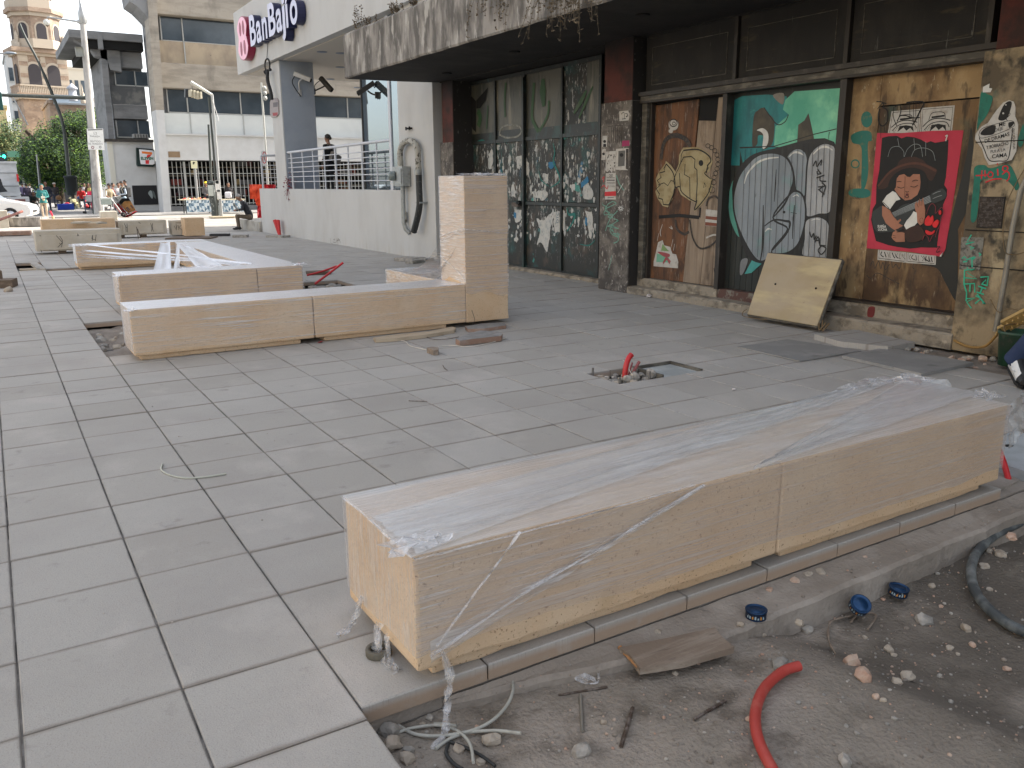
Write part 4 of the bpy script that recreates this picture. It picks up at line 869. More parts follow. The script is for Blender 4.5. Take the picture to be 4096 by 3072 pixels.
for q,lab in (([(305,1425),(565,1450),(560,1545),(298,1518)],'strip of black and white print peeping out below the red poster, left one'),([(570,1452),(840,1482),(835,1565),(563,1547)],'strip of black and white print peeping out below the red poster, right one')):
    P = poster(7.8630,3380,380,.4341); P.fill(q,WHT); (ax,ay),(bx,by),(cx_,cy_),(dx_,dy_) = q
    P.line([(ax+12,ay+4),(dx_+14,dy_-14),(cx_-12,cy_-12),(bx-12,by+4)],5,INK,smooth=False)
    rr = random.Random(int(ax))
    for k in range(9):
        x = ax+35+k*24; y = ay+18+k*2.5; P.line([(x,y),(x+rr.uniform(-16,22),y+30),(x+rr.uniform(0,30),y+50)],rr.choice((4,7,10)),INK)
    tag(P.mb.build('poster'),lab,'poster','black and white prints on the boards')
# big red poster
P = poster(7.8605,3380,380,.4341)
REDPO = M('red_poster_paper',srgb(186,52,72),.75,[dict(c=srgb(160,38,58),s=(3,3,3),lo=.45,hi=.68,k=.8),dict(c=srgb(205,100,110),s=(24,24,24),lo=.66,hi=.72,k=.5)])
PBL = flat('poster_black',(20,19,19)); SKN = flat('poster_skin',(164,112,88)); GTR = flat('poster_guitar_grey',(52,56,56)); LGR = flat('poster_line_grey',(140,146,146)); BRW = flat('poster_brown',(58,36,28)); PWH = flat('poster_white',(215,214,206)); PRD = flat('poster_bright_red',(215,40,44)); DRD = flat('poster_dark_red',(120,44,52))
P.fill([(290,350),(500,352),(800,330),(1092,325),(1060,560),(1010,900),(962,1200),(925,1420),(890,1490),(600,1445),(400,1430),(180,1410),(205,1100),(240,740),(262,540)],REDPO)
P.fill([(342,395),(400,380),(480,376),(520,400),(570,382),(640,390),(700,410),(750,440),(790,425),(830,440),(880,432),(920,425),(955,410),(945,600),(930,760),(915,830),(942,870),(935,940),(905,1010),(900,1100),(880,1180),(860,1300),(848,1408),(700,1405),(600,1416),(480,1400),(400,1384),(285,1345),(262,1250),(240,1150),(255,1050),(285,1000),(290,830),(315,700)],PBL)
P.fill([(303,862),(340,780),(420,700),(480,650),(500,610),(560,575),(640,570),(720,600),(760,640),(840,680),(840,720),(790,792),(700,700),(560,680),(450,740),(390,850)],BRW,True)
P.line([(305,840),(420,705),(560,640),(700,635),(840,700)],20,flat('poster_brown_light',(84,50,38)))
P.fill([(400,860),(430,760),(520,690),(640,670),(740,720),(760,850),(700,950),(650,1000),(470,980)],PBL,True)
P.fill([(478,770),(500,740),(545,728),(575,752),(600,757),(630,728),(690,730),(697,800),(692,860),(668,920),(610,962),(555,972),(500,930),(470,890),(456,868),(470,850)],SKN)
P.fill([(345,985),(385,925),(440,885),(470,900),(512,962),(470,975),(415,1052),(380,1030)],PWH); P.line([(350,985),(400,1035),(410,1045)],6,PBL)
P.fill([(595,1110),(625,1068),(665,1085),(668,1175),(640,1205),(565,1238),(545,1200)],PWH)
P.fill([(252,1090),(300,1045),(345,1025),(440,1090),(520,1020),(600,1000),(640,1040),(610,1110),(540,1190),(520,1240),(400,1262),(300,1262),(262,1200)],GTR,True)
P.fill([(435,1085),(780,925),(802,985),(462,1122)],LGR)
for k in range(5): P.line([(440+k*5,1090+k*7),(785+k*4,935+k*12)],4,PBL,smooth=False)
P.fill([(790,920),(850,880),(900,862),(935,900),(930,945),(860,985),(805,992)],GTR,True)
for p_ in ([(810,915),(850,895),(885,885)],[(812,955),(860,935),(895,925)]): P.line(p_,5,LGR)
P.fill([(345,1020),(380,1035),(415,1062),(450,1120),(485,1160),(515,1140),(520,1155),(495,1180),(537,1205),(500,1225),(470,1252),(430,1225),(378,1180),(345,1110)],SKN)
P.fill([(645,1010),(660,980),(672,1000),(690,955),(702,985),(722,945),(728,985),(742,1060),(740,1120),(725,1180),(695,1202),(668,1170),(665,1090),(650,1060)],SKN); P.ring((708,1155),16,4,DRD,22)
for p_ in ([(690,960),(695,1020)],[(712,955),(712,1020)],[(665,1000),(680,1035)]): P.line(p_,4,PBL)
P.fill([(432,1310),(445,1265),(470,1252),(552,1270),(552,1352),(475,1355),(445,1330)],SKN); P.line([(440,1290),(470,1300)],4,PBL); P.line([(445,1312),(475,1318)],4,PBL)
P.line([(470,1240),(540,1230),(560,1255),(480,1262)],8,BRW); P.fill([(560,1250),(680,1200),(740,1280),(700,1340),(580,1350)],BRW,True)
for p_ in ([(485,846),(520,858),(548,850)],[(482,800),(505,796),(525,800)],[(608,842),(645,848),(675,830)],[(622,796),(650,784),(678,788)],[(562,886),(575,895),(592,888)],[(556,936),(572,926),(592,936),(575,948),(556,936)]): P.line(p_,6,PBL)
P.circ((575,918),12,flat('poster_lip',(120,60,56))); P.circ((575,918),6,PBL)
P.line([(558,745),(552,960)],3,BRW)
for p_ in ([(400,570),(430,490),(500,475),(545,520),(550,570),(580,500),(640,455),(700,470),(720,570)],[(615,570),(650,505),(730,488),(810,520),(836,605)],[(490,400),(505,480)],[(640,400),(648,510)],[(750,425),(748,560)]): P.line(p_,4,LGR)
P.fill([(742,1150),(775,1110),(790,1130),(812,1110),(820,1155),(795,1200),(745,1198)],PRD,True); P.fill([(810,1190),(850,1150),(870,1170),(850,1215),(825,1220)],PRD,True); P.fill([(750,1245),(800,1262),(830,1245),(820,1275),(780,1290),(752,1275)],PRD,True); P.circ((880,1082),12,PRD,20)
P.line([(755,1100),(780,1030),(810,1000),(840,1030),(838,1090),(870,1060),(900,1035),(912,1080),(890,1140),(880,1200),(850,1260),(840,1310)],6,DRD); P.line([(720,1340),(740,1290),(770,1310),(785,1350),(810,1300),(830,1280)],6,DRD)
P.text('SUEÑA',(345,1212),32,PWH,.9,bold=.001); P.text('LUCHA',(352,1240),32,PWH,.9,bold=.001)
P.line([(930,380),(950,372),(940,400),(935,425)],9,PWH); P.line([(845,1400),(880,1395),(860,1420),(850,1450),(885,1435)],6,PBL)
P.fill([(905,1450),(890,1490),(878,1486)],PWH)
tag(P.mb.build('poster'),'large red bordered poster of a child in a hat playing a guitar','poster')
# drippy black number tag over the prints
P = Paint(7.8585,3380,380,.4341)
for p_,w in (([(300,130),(345,75),(380,80)],9),([(345,115),(385,135),(395,190),(385,250),(350,285),(315,260),(308,180),(320,125)],12),([(460,110),(500,90),(515,140),(500,200),(480,240)],9),([(450,110),(445,200),(480,290)],7),([(500,190),(560,190),(620,210),(690,208)],10),([(565,72),(640,62),(725,70),(690,150),(640,250),(620,280)],14),([(595,75),(598,200)],5),([(630,70),(632,260)],5),([(655,72),(652,200)],5),([(330,285),(330,400)],4),([(360,285),(362,340)],4),([(350,120),(352,70),(290,60)],10)): P.line(p_,w,INK)
tag(P.mb.build('spray_tag'),'dripping black spray tag reading 507 above the red poster','graffiti')

# --- posters and tags on the pillars
P = Paint(7.598,2200,300,.5423)
P.fill([(512,268),(575,262),(588,285),(580,335),(512,340)],WHT); 
for p_ in ([(525,290),(545,275),(550,320)],[(555,285),(575,290),(560,310),(578,300)],[(530,325),(560,322)]): P.line(p_,5,INK)
tag(P.mb.build('sticker'),'small white scrawled sticker near the top of the middle pillar','sticker')
P = Paint(7.598,2200,300,.5423); P.fill([(532,485),(585,482),(586,522),(530,528)],flat('magenta_sticker',(150,36,84)))
tag(P.mb.build('sticker'),'small magenta sticker on the middle pillar','sticker')
P = Paint(7.598,2200,300,.5423); P.fill([(388,450),(424,448),(420,530),(384,532)],WHT); P.circ((403,490),11,INK); P.fill([(392,530),(394,508),(414,508),(414,530)],INK); P.fill([(385,548),(412,545),(408,625),(380,628)],WHT); P.circ((396,582),10,INK)
tag(P.mb.build('flyer'),'two small portrait flyers one above the other at the left of the middle pillar','flyer')
P = Paint(7.598,2200,300,.5423); rr = random.Random(4)
P.fill([(412,565),(486,560),(482,712),(462,705),(455,718),(440,700),(425,716),(410,708)],WHT)
for k in range(16): x,y = rr.uniform(420,475),rr.uniform(575,690); P.fill([(x,y),(x+rr.uniform(4,14),y+rr.uniform(-4,6)),(x+rr.uniform(-4,10),y+rr.uniform(10,30))],SPK,step=.1)
tag(P.mb.build('flyer'),'torn white flyer in the middle of the pillar, above the one headed OJO','flyer')
P = Paint(7.598,2200,300,.5423)
P.fill([(488,545),(582,538),(576,702),(484,698)],WHT); P.fill([(505,560),(555,556),(550,670),(502,675)],flat('grey_photo_print',(90,88,84))); P.fill([(560,545),(580,543),(576,700),(560,690)],SPK); P.circ((528,590),14,INK)
tag(P.mb.build('flyer'),'grey picture flyer on the middle pillar, right of the torn one','flyer')
P = Paint(7.5975,2200,300,.5423); P.fill([(412,724),(484,722),(486,918),(405,918)],WHT); P.fill([(404,862),(486,857),(486,892),(404,894)],flat('flyer_red',(190,40,44)))
P.text('OJO',(450,742),26,INK,bold=.001)
for k,y in enumerate((757,768,778,793,803)): P.line([(418,y),(478,y-1)],3.2 if k != 2 else 6,SPK,smooth=False)
P.text('XO Y POR',(450,822),20,INK); P.line([(425,905),(470,903)],4,INK,smooth=False)
for p_ in ([(380,830),(400,815),(420,840),(430,815)],[(385,770),(400,750),(395,790)]): P.line(p_,7,flat('flyer_red',(190,40,44)))
tag(P.mb.build('flyer'),'white flyer headed OJO with a red band, lowest on the middle pillar','flyer')
P = Paint(7.597,2200,300,.5423); MT = M('pale_mint_tag',srgb(104,150,134),.7,[dict(c=srgb(66,84,76),s=(26,26,26),lo=.55,hi=.65,k=.8)]); rr = random.Random(8)
x,y = 390,940
for k in range(26):
    nx_,ny_ = 395+rr.uniform(0,95)+(k*2.2 if k > 12 else 0)*.6,945+k*10+rr.uniform(-28,28); P.line([(x,y),((x+nx_)/2+rr.uniform(-20,20),(y+ny_)/2),(nx_,ny_)],7,MT); x,y = nx_,ny_
P.line([(410,1150),(440,1070),(500,1000)],8,MT); P.line([(470,1240),(505,1220),(500,1160)],9,MT)
tag(P.mb.build('spray_tag'),'pale mint scribbled tag halfway up the middle pillar','graffiti')
P = Paint(7.597,2200,300,.5423); 
for k in range(9): a = k*.7; P.line([(522+22*math.cos(a),985+22*math.sin(a)),(522+10*math.cos(a+2),985+12*math.sin(a+2))],4,WPT)
P.line([(430,1440),(450,1370),(455,1330)],8,MT,taper=True); P.line([(425,380),(540,370)],4,SPK); P.line([(435,380),(435,500)],4,SPK)
for x_ in (455,470,485,500,515,530): P.line([(x_,385),(x_-3,500)],6,SPK,smooth=False)
P.line([(490,740),(510,800),(545,850)],10,MT); P.line([(540,800),(500,870)],5,WPT)
tag(P.mb.build('spray_tag'),'small white scribble low on the middle pillar','graffiti')
# right pillar: bucket sticker, red tag, teal tags, torn label, mesh
P = Paint(7.496,3760,200,.4221)
P.fill([(332,845),(340,790),(395,725),(455,690),(500,620),(545,560),(600,498),(655,475),(700,490),(716,540),(714,630),(742,700),(738,800),(722,960),(680,1042),(560,1075),(462,1090),(425,1020),(400,940),(360,885)],WHT,base=-.0)
P.fill([(560,620),(600,530),(645,488),(680,495),(670,560),(640,640),(600,668),(555,660)],INK,True); P.circ((600,600),9,WHT); P.circ((625,520),7,WHT); P.line([(650,585),(665,610),(630,650),(640,670)],6,INK)
P.fill([(385,790),(430,740),(520,712),(525,760),(500,800),(410,808)],INK,True); P.fill([(650,690),(700,680),(700,700),(660,740)],INK,True)
P.line([(368,805),(400,745),(520,705),(660,670),(705,690),(690,730),(560,790),(400,835),(368,805)],5,INK); P.line([(372,830),(420,940),(470,1045),(560,1052),(640,1040),(668,930),(690,740)],8,INK)
P.text('ME',(590,705),52,INK,bold=.0006,ang=R(8)); P.text('DEJE',(560,752),42,INK,ang=R(12)); P.text('DE DRAMAS',(540,832),52,INK,.85,ang=R(14),bold=.0006); P.text('Y BORRACHO',(545,905),46,INK,.72,ang=R(9),bold=.0004); P.text('FUI A LA',(550,955),42,INK,.9,ang=R(8)); P.text('CAMA',(565,1003),52,INK,1.0,ang=R(5),bold=.0006)
P.text('@LUCHONA',(700,840),34,SPK,ang=R(-80))
tag(P.mb.build('sticker'),'cream cut-out sticker of a bucket with handwritten Spanish words on the right pillar','sticker')
P = Paint(7.4955,3760,200,.4221); RDT = flat('red_marker',(190,30,44))
for p_ in ([(338,1190),(400,1188),(450,1180)],[(398,1140),(392,1225)],[(425,1140),(430,1205)],[(470,1150),(500,1170),(490,1205),(455,1195),(470,1150)],[(545,1125),(550,1190)],[(540,1075),(548,1085)],[(635,1100),(600,1105),(600,1140),(650,1160),(655,1210),(630,1245)],[(635,1100),(640,1130),(590,1180)],[(430,1255),(510,1225),(585,1220)]): P.line(p_,13,RDT)
tag(P.mb.build('spray_tag'),'red tag reading HOIS below the bucket sticker','graffiti')
P = Paint(7.4965,3760,200,.4221); TG = M('teal_green_paint',srgb(16,104,86),.65,[dict(c=srgb(10,60,54),s=(9,9,9),lo=.5,hi=.7,k=.7)])
P.fill([(392,400),(450,420),(500,450),(470,560),(430,640),(380,700),(350,760),(365,600)],TG,True); P.fill([(330,1110),(420,1090),(480,1120),(640,1085),(700,1150),(750,1290),(720,1330),(690,1290),(600,1220),(400,1230),(375,1360),(345,1600),(290,1600),(320,1250)],TG,True); P.fill([(738,860),(790,700),(793,860),(760,920)],TG,True)
P.mb.build('teal_paint_patch',DB)
P = Paint(7.4955,3760,200,.4221); P.fill([(408,350),(470,318),(465,360),(495,365),(478,400),(405,402)],WPT)
tag(P.mb.build('sticker'),'torn white scrap of paper at the top left of the right pillar','sticker')
P = Paint(7.493,3700,900,.4217); P.fill([(345,115),(560,118),(535,330),(520,430),(325,420)],M('mottled_grey_label',(.2,.19,.16),.8,[dict(c=(.07,.065,.055),s=(26,26,26),lo=.45,hi=.6)])); tag(P.mb.build('label'),'rubbed grey paper patch under the teal tags on the right pillar','label')
P = Paint(7.4925,3700,900,.4217); TT = flat('bright_teal_tag',(44,168,134))
for p_ in ([(440,92),(400,160),(470,160),(385,182)],[(425,205),(465,215),(430,232)],[(510,265),(530,280),(512,295)],[(350,320),(375,300),(400,330),(470,300),(440,340),(480,305)],[(360,350),(400,345)],[(395,405),(410,412)],[(370,430),(475,418),(400,450),(490,510),(375,500)],[(375,430),(370,560),(395,640),(390,720)],[(370,560),(470,555),(472,640)],[(428,560),(425,635)],[(390,700),(475,690),(395,730),(440,790)],[(445,310),(448,400)]): P.line(p_,13,TT,smooth=False)
tag(P.mb.build('spray_tag'),'tall bright teal tag down the right pillar, letters stacked','graffiti')
P = Paint(7.4925,3700,900,.4217)
for p_ in ([(525,495),(600,490),(590,580),(575,520),(540,560)],[(590,575),(535,560)],[(505,580),(580,605)],[(490,635),(560,660)],[(545,590),(520,650)],[(480,670),(530,700),(475,745)],[(530,700),(570,750),(545,740)],[(495,655),(560,740)]): P.line(p_,13,TT,smooth=False)
tag(P.mb.build('spray_tag'),'shorter teal tag to the right of the tall one on the right pillar','graffiti')
mb = MB(); a = PX(3760+.4221*390,200+.4221*1400,7.492); b = PX(3760+.4221*575,200+.4221*1659,7.492)
y0,y1,z0,z1 = b.y,a.y,b.z-.02,a.z
for k in range(22): y = y0+(y1-y0)*k/21; mb.box((7.488,y-.0012,z0),(7.491,y+.0012,z1),STL)
for k in range(20): z = z0+(z1-z0)*k/19; mb.box((7.4875,y0,z-.0012),(7.4905,y1,z+.0012),STL)
mb.box((7.4905,y0-.01,z0-.01),(7.4995,y1+.01,z1+.01),SOOT_SHADE)
mb.build('vent_mesh',DB)
mb = MB(); GSP = M('scratched_grey_pipe',(.27,.25,.21),.45,[dict(c=(.2,.17,.14),s=(30,30,6),lo=.52,hi=.68,k=.8)],metal=.5)
mb.tube([(7.44,3.81,2.4),(7.44,3.84,1.72),(7.44,3.93,1.45),(7.44,3.955,1.15),(7.44,3.965,.7),(7.44,3.985,.24)],.023,GSP,12); tag(mb.build('pipe'),'bent grey steel pipe running down the right pillar','pipe')
mb = MB(); CB = flat('tan_cable',(110,90,62))
mb.tube(catmull([(7.43,3.86,1.75),(7.42,4.02,1.35),(7.42,4.0,.98),(7.41,3.9,.92),(7.42,3.7,.98),(7.44,3.5,.9)],8),.004,CB,6); mb.tube(catmull([(7.41,4.05,.52),(7.40,3.96,.42),(7.41,3.85,.46),(7.42,3.6,.40)],8),.004,CB,6)
mb.tube(catmull([(7.46,4.36,.10),(7.43,4.2,.07),(7.42,4.05,.10),(7.40,3.95,.22)],8),.012,flat('tan_pipe',(150,116,62)),6)
tag(mb.build('loose_cable'),'loose tan cable looping round the steel pipe on the right pillar','cable')
mb = MB(); mb.box((7.755,6.06,3.43),(7.75,6.1,3.44),DARK)

# dead plants hanging over the canopy edge
def dead_plant(name,label,pts,seed,grp):
    mb = MB(); rr = random.Random(seed); DPM = M('dry_brown_stems',(.10,.075,.048),.9,[dict(c=(.19,.15,.1),s=(40,40,40),lo=.45,hi=.6)])
    for (x,y,z,n,ln,up) in pts:
        for k in range(n):
            p = Vector((x+(rr.uniform(-.03,.1) if up else rr.uniform(-.03,.0)),y+rr.uniform(-.18,.18),z)); path = [p]; l = ln*rr.uniform(.4,1.1); d = Vector((rr.uniform(-.35,-.05),rr.uniform(-.35,.35),1.0 if up else .05))
            for s_ in range(9):
                p = p+d*(l/9); path.append(p.copy()); d += Vector((rr.uniform(-.15,.15),rr.uniform(-.15,.15),(.0 if up else -.28)+rr.uniform(-.1,.1))); d.normalize()
                if s_ > 1:
                    for q in range(5):
                        o = Vector((rr.uniform(-1,1),rr.uniform(-1,1),rr.uniform(-.8,.8)))*.034; w = Vector((rr.uniform(-1,1),rr.uniform(-1,1),rr.uniform(-1,1)))*.011
                        mb.add([p,p+o*.6+w,p+o,p+o*.5-w],[(0,1,2,3)],DPM)
            mb.tube(path,.0022,DPM,4,cap=False)
    o = mb.build(name); tag(o,label,'plant',grp); return o
dead_plant('dry_weed','dry upright weed growing on the far corner of the concrete canopy',[(5.93,14.75,4.15,9,.42,True),(5.95,14.4,4.15,4,.3,True)],3,'weeds on the canopy')
dead_plant('dry_weed','thick curtain of dead hanging weeds on the canopy edge, above the gate',[(5.86,7.75+.14*k,3.9,9,.95,False) for k in range(6)],5,'weeds on the canopy')
dead_plant('dry_weed','thin dead weed hanging on the canopy face left of the thick curtain',[(5.86,9.3+.2*k,4.1,4,.8,False) for k in range(5)],6,'weeds on the canopy')
dead_plant('dry_weed','short tuft of dead weeds on the canopy top between the far corner and the curtain',[(5.93,13.2,4.15,8,.2,True),(5.93,12.6,4.15,6,.16,True)],9,'weeds on the canopy')

# ------------------------------------------------------------------ white bank building
WPAINT = M('white_bank_render',(0.50,0.50,0.49),0.85,[dict(c=(0.43,0.425,0.41),s=(1.5,1.5,.7),lo=.45,hi=.68,k=.7),dict(c=(0.4,0.38,0.35),s=(3,3,.8),lo=.58,hi=.75,k=.5,z=(1.0,.1)),dict(c=(.42,.39,.35),s=(9,9,1),lo=.5,hi=.7,k=.7,z=(.35,.0))],bump=.002,bscale=120)
GPAINT = M('grey_blue_render',(0.33,0.37,0.43),0.8,[dict(c=(0.29,0.33,0.39),s=(1.5,1.5,1.5),lo=.45,hi=.65)],bump=.001,bscale=120)
GPAINT2 = M('darker_grey_blue_render',(0.24,0.28,0.35),0.8)
CEIL = M('beige_ceiling',(0.55,0.51,0.45),0.85)
RAILM = M('pale_grey_railing_paint',(0.5,0.52,0.56),0.5)
BANK = thing('bank_building','white corner building with a deep overhang, railed terrace and large raised lettering','building',(10,21,0))
mb = MB()
mb.box((7.62,15.36,-.1),(8.0,28.2,1.395),WPAINT,bev=.008)                   # terrace parapet
mb.box((7.62,15.36,1.395),(9.3,17.0,5.0),WPAINT); mb.box((8.0,15.36,-.1),(9.3,17.0,1.395),WPAINT)
mb.box((9.3,15.36,0),(24,19.5,5.0),WPAINT)
mb.box((7.5,15.36,5.0),(7.75,29.3,6.87),WPAINT,bev=.006); mb.box((7.75,29.05,5.0),(12.8,29.3,6.87),WPAINT)
mb.box((7.75,15.36,6.6),(12.8,29.05,6.86),WPAINT)
mb.box((8.05,17,6.87),(24,28.6,12.5),M('rough_grey_upper_wall',(.42,.42,.41),.9,[dict(c=(.3,.3,.29),s=(3,3,3),lo=.45,hi=.6)],bump=.02,bscale=14))
mb.build('wall',BANK)
mb = MB(); mb.box((12.8,19.5,0),(15.5,23.0,12),CEIL); mb.build('rear_wing',BANK)
mb = MB(); mb.box((7.75,15.4,4.98),(12.8,29.05,5.02),CEIL); mb.build('ceiling',BANK)
mb = MB(); mb.box((7.63,25.2,1.38),(8.63,26.2,4.98),WPAINT); mb.box((7.66,25.192,1.95),(8.63,25.199,4.98),GPAINT); mb.box((7.66,25.192,1.38),(8.63,25.199,1.95),GPAINT2); mb.build('column',BANK)
mb = MB(); mb.box((8.0,17,1.1),(12.8,28.2,1.22),M('terrace_floor_tiles',(.35,.34,.33),.5)); mb.box((8.0,28.0,0),(12.8,28.2,1.22),WPAINT); mb.build('terrace_floor',BANK)
for (u,v) in ((1288,207),(1363,212),(1361,268),(1322,316),(1430,350)):
    p = G(u,v,4.98); mb = MB(); mb.lathe((p.x,p.y,4.975),[(.001,-.01),(.11,-.012),(.14,-.006),(.14,.01)],GPAINT2,18); mb.build('ceiling_light',BANK)
mb = MB(); mb.box((7.52,28.2,-.1),(10.5,31.2,.34),M('stone_ledge',(.42,.4,.36),.9,[dict(c=(.28,.26,.23),s=(3,3,3),lo=.45,hi=.65)],bump=.004),bev=.02); mb.build('ledge',BANK)
GLASS = M('tinted_mirror_glass',(0.25,0.3,0.33),0.03,metal=.85)
mb = MB(); mb.box((8.95,20.0,1.22),(8.97,22.3,4.97),GLASS); mb.build('glass_panel',BANK); mb = MB(); mb.box((7.66,17.02,1.43),(7.68,17.45,4.97),GLASS); mb.build('glass_panel',BANK)
mb = MB(); mb.box((7.635,17.45,1.40),(7.70,17.56,4.97),RAILM); mb.build('glass_frame',BANK); mb = MB(); mb.box((8.93,22.29,1.22),(8.99,22.35,4.97),FRAMED); mb.box((8.92,20.0,1.22),(8.95,22.3,1.30),FRAMED); mb.build('glass_frame',BANK)
def railing(ya,yb,posts,balus,x=7.70,lab=None):
    mb = MB(); r = MB()
    for y in posts: mb.tube([(x,y,1.39),(x,y,2.42)],.032,RAILM,8)
    for y in balus: mb.tube([(x,y,1.39),(x,y,2.42)],.02,RAILM,6)
    mb.tube([(x,ya,2.43),(x,yb,2.46)],.034,RAILM,8)
    for z in (2.26,2.13,2.0,1.87,1.74,1.60): mb.tube([(x,ya,z),(x,yb,z)],.013,RAILM,6)
    return mb
railing(25.15,17.56,(24.8,21.15,17.66),(23.8,22.9,22.0,20.25,19.35,18.45)).build('railing',BANK)
mb = MB()
for x in (7.72,8.35,9.0,9.6): mb.tube([(x,28.1,1.2),(x,28.1,2.42)],.03 if x < 8 else .02,RAILM,8)
mb.tube([(7.72,28.1,2.43),(9.6,28.1,2.46)],.034,RAILM,8)
for z in (2.26,2.13,2.0,1.87,1.74,1.60): mb.tube([(7.72,28.1,z),(9.6,28.1,z)],.013,RAILM,6)
mb.build('railing',BANK)
# far office block seen under the overhang is built below; unseen block added only to shade the street
mb = MB(); mb.box((26,19.5,0),(60,34,22),WPAINT); mb.build('added_shade_wing',BANK)

# raised bank lettering and emblem
SIGN = thing('shop_sign','raised pale lettering BanBajío with a pink emblem on the white overhang','sign',(7.5,24.5,5.9))
LTF = flat('lilac_white_acrylic',(186,188,214),.35); LTS = flat('navy_sign_edge',(28,32,70),.45); PKF = flat('pink_acrylic',(235,165,190),.35); PKS = flat('crimson_sign_edge',(140,26,62),.45)
def letter(ch,y0,z0,h,w,name='letter'):
    """one raised letter: left edge y0 (towards +Y), base z0, cap height h, width w"""
    vs_,fs = text_mesh(ch,1.0,extr=.5,offs=.022,res=6)
    x0,x1 = min(v.x for v in vs_),max(v.x for v in vs_); z_0 = 0.0
    capv,cf = text_mesh('B',1.0,extr=0,offs=.022); b0,b1 = min(v.y for v in capv),max(v.y for v in capv)
    pts = [Vector((7.37-(v.z)*.22,y0-(v.x-x0)/(x1-x0)*w,z0+(v.y-b0)/(b1-b0)*h)) for v in vs_]
    mb = MB(); front = [f for f in fs if all(vs_[i].z > .49 for i in f)]; rest = [f for f in fs if f not in front]
    mb.add(pts,rest,LTS); mb.add([p+Vector((-.002,0,0)) for p in pts],front,LTF); mb.build(name,SIGN)
letter('B',26.62,5.50,.84,.62); letter('a',25.93,5.50,.84,.50); letter('n',25.33,5.50,.84,.48); letter('B',24.68,5.50,.84,.66); letter('a',23.95,5.50,.84,.52); letter('j',23.50,5.50,.84,.36); letter('í',23.10,5.50,.84,.30); letter('o',22.72,5.50,.84,.60)
mb = MB()
def emblem_outline(k=0.0):
    pts = []
    for (cy,cz,ry,rz,a0,a1) in ((27.52,5.60,.62,.37,-180,0),(27.52,6.13,.58,.35,0,180)):
        for i in range(15):
            a = R(a0+(a1-a0)*i/14)
            if i in (0,14): pts.append((cy-(ry-k-.16)*math.cos(a),5.87)); continue
            pts.append((cy-(ry-k)*math.cos(a),cz+(.07 if cz < 6 else -.07)*(1-abs(math.sin(a)))+(rz-k)*math.sin(a)))
    return pts
out = emblem_outline(); pin = []
for i,(y,z) in enumerate(out): pin.append((y,z))
pts3 = [Vector((7.49,y,z)) for y,z in pin]
mb.poly(pts3,(-1,0,0),.22,PKS); mb.poly([Vector((7.268,y,z)) for y,z in emblem_outline(.02)],(-1,0,0),.004,PKF)
for (cy,cz,h) in ((27.70,6.14,.2),(27.34,6.14,.2),(27.72,5.58,.21),(27.33,5.58,.21)):
    mb.poly([Vector((7.262,cy+.11*math.cos(2*math.pi*k/18),cz+h*math.sin(2*math.pi*k/18))) for k in range(18)],(-1,0,0),.004,PKS)
mb.build('emblem',SIGN)

def camera_unit(c,d,label,wall):
    t = thing('security_camera',label,'camera',c,'security cameras under the overhang'); c = Vector(c); d = Vector(d).normalized()
    body = MB(); bc = flat('camera_housing_grey',(190,190,188)) if wall[2] else flat('camera_housing_dark',(52,50,48))
    s_ = d.cross(Vector((0,0,1))).normalized(); u = s_.cross(d)
    v = []
    for k in (-.5,.5):
        for (a,b) in ((-.07,-.05),(.07,-.05),(.075,.05),(.05,.075),(-.05,.075),(-.075,.05)): v.append(c+d*k*.5+s_*a+u*b)
    body.add(v,[(0,1,2,3,4,5),(11,10,9,8,7,6)]+[(i,i+6,(i+1) % 6+6,(i+1) % 6) for i in range(6)],bc); body.build('housing',t)
    lens = MB(); lens.lathe(c+d*.25,[(.05,0),(.05,.02),(.03,.022),(.001,.015)],DARK,12,axis=d); lens.build('lens',t)
    b = MB(); w = Vector(wall[0]); b.tube(catmull([c-u*.06,c-u*.18+d*-.05,w],6),.022,bc,8); b.tube(catmull([c-d*.2,c-d*.2-u*.25+s_*.1,w+Vector((0,-.05,-.1))],8),.012,DARK,6); b.box((w.x-.04,w.y-.03,w.z-.08),(w.x+.04,w.y+.03,w.z+.08),bc); b.build('bracket',t)
camera_unit((8.22,24.95,4.53),(.75,-.5,-.35),'pale security camera mounted on the grey side of the white column',((8.19,25.17,4.12),0,True))
camera_unit((8.95,25.05,4.38),(.45,-.55,-.75),'dark security camera tilted down just right of the white column',((8.66,25.3,4.2),0,False))
camera_unit((8.72,21.4,3.92),(-.75,.2,-.5),'dark security camera on the mirrored glass near the canopy corner',((8.92,21.2,3.75),0,False))
mb = MB(); P = Paint(7.625,1050,150,.5426,mb); mb.poly([P.P(p) for p in ((62,475),(75,450),(112,445),(122,470),(125,565),(108,585),(72,590),(62,560))],(-1,0,0),.03,flat('grey_plaque',(150,142,142)))
P.X = 7.594; P.fill([(74,555),(112,552),(110,575),(78,578)],flat('plaque_red',(150,60,66))); P.fill([(78,480),(112,476),(112,510),(80,514)],flat('plaque_dark',(96,92,96)))
tag(mb.build('plaque'),'small rounded grey plaque on the street face of the white column','sign')
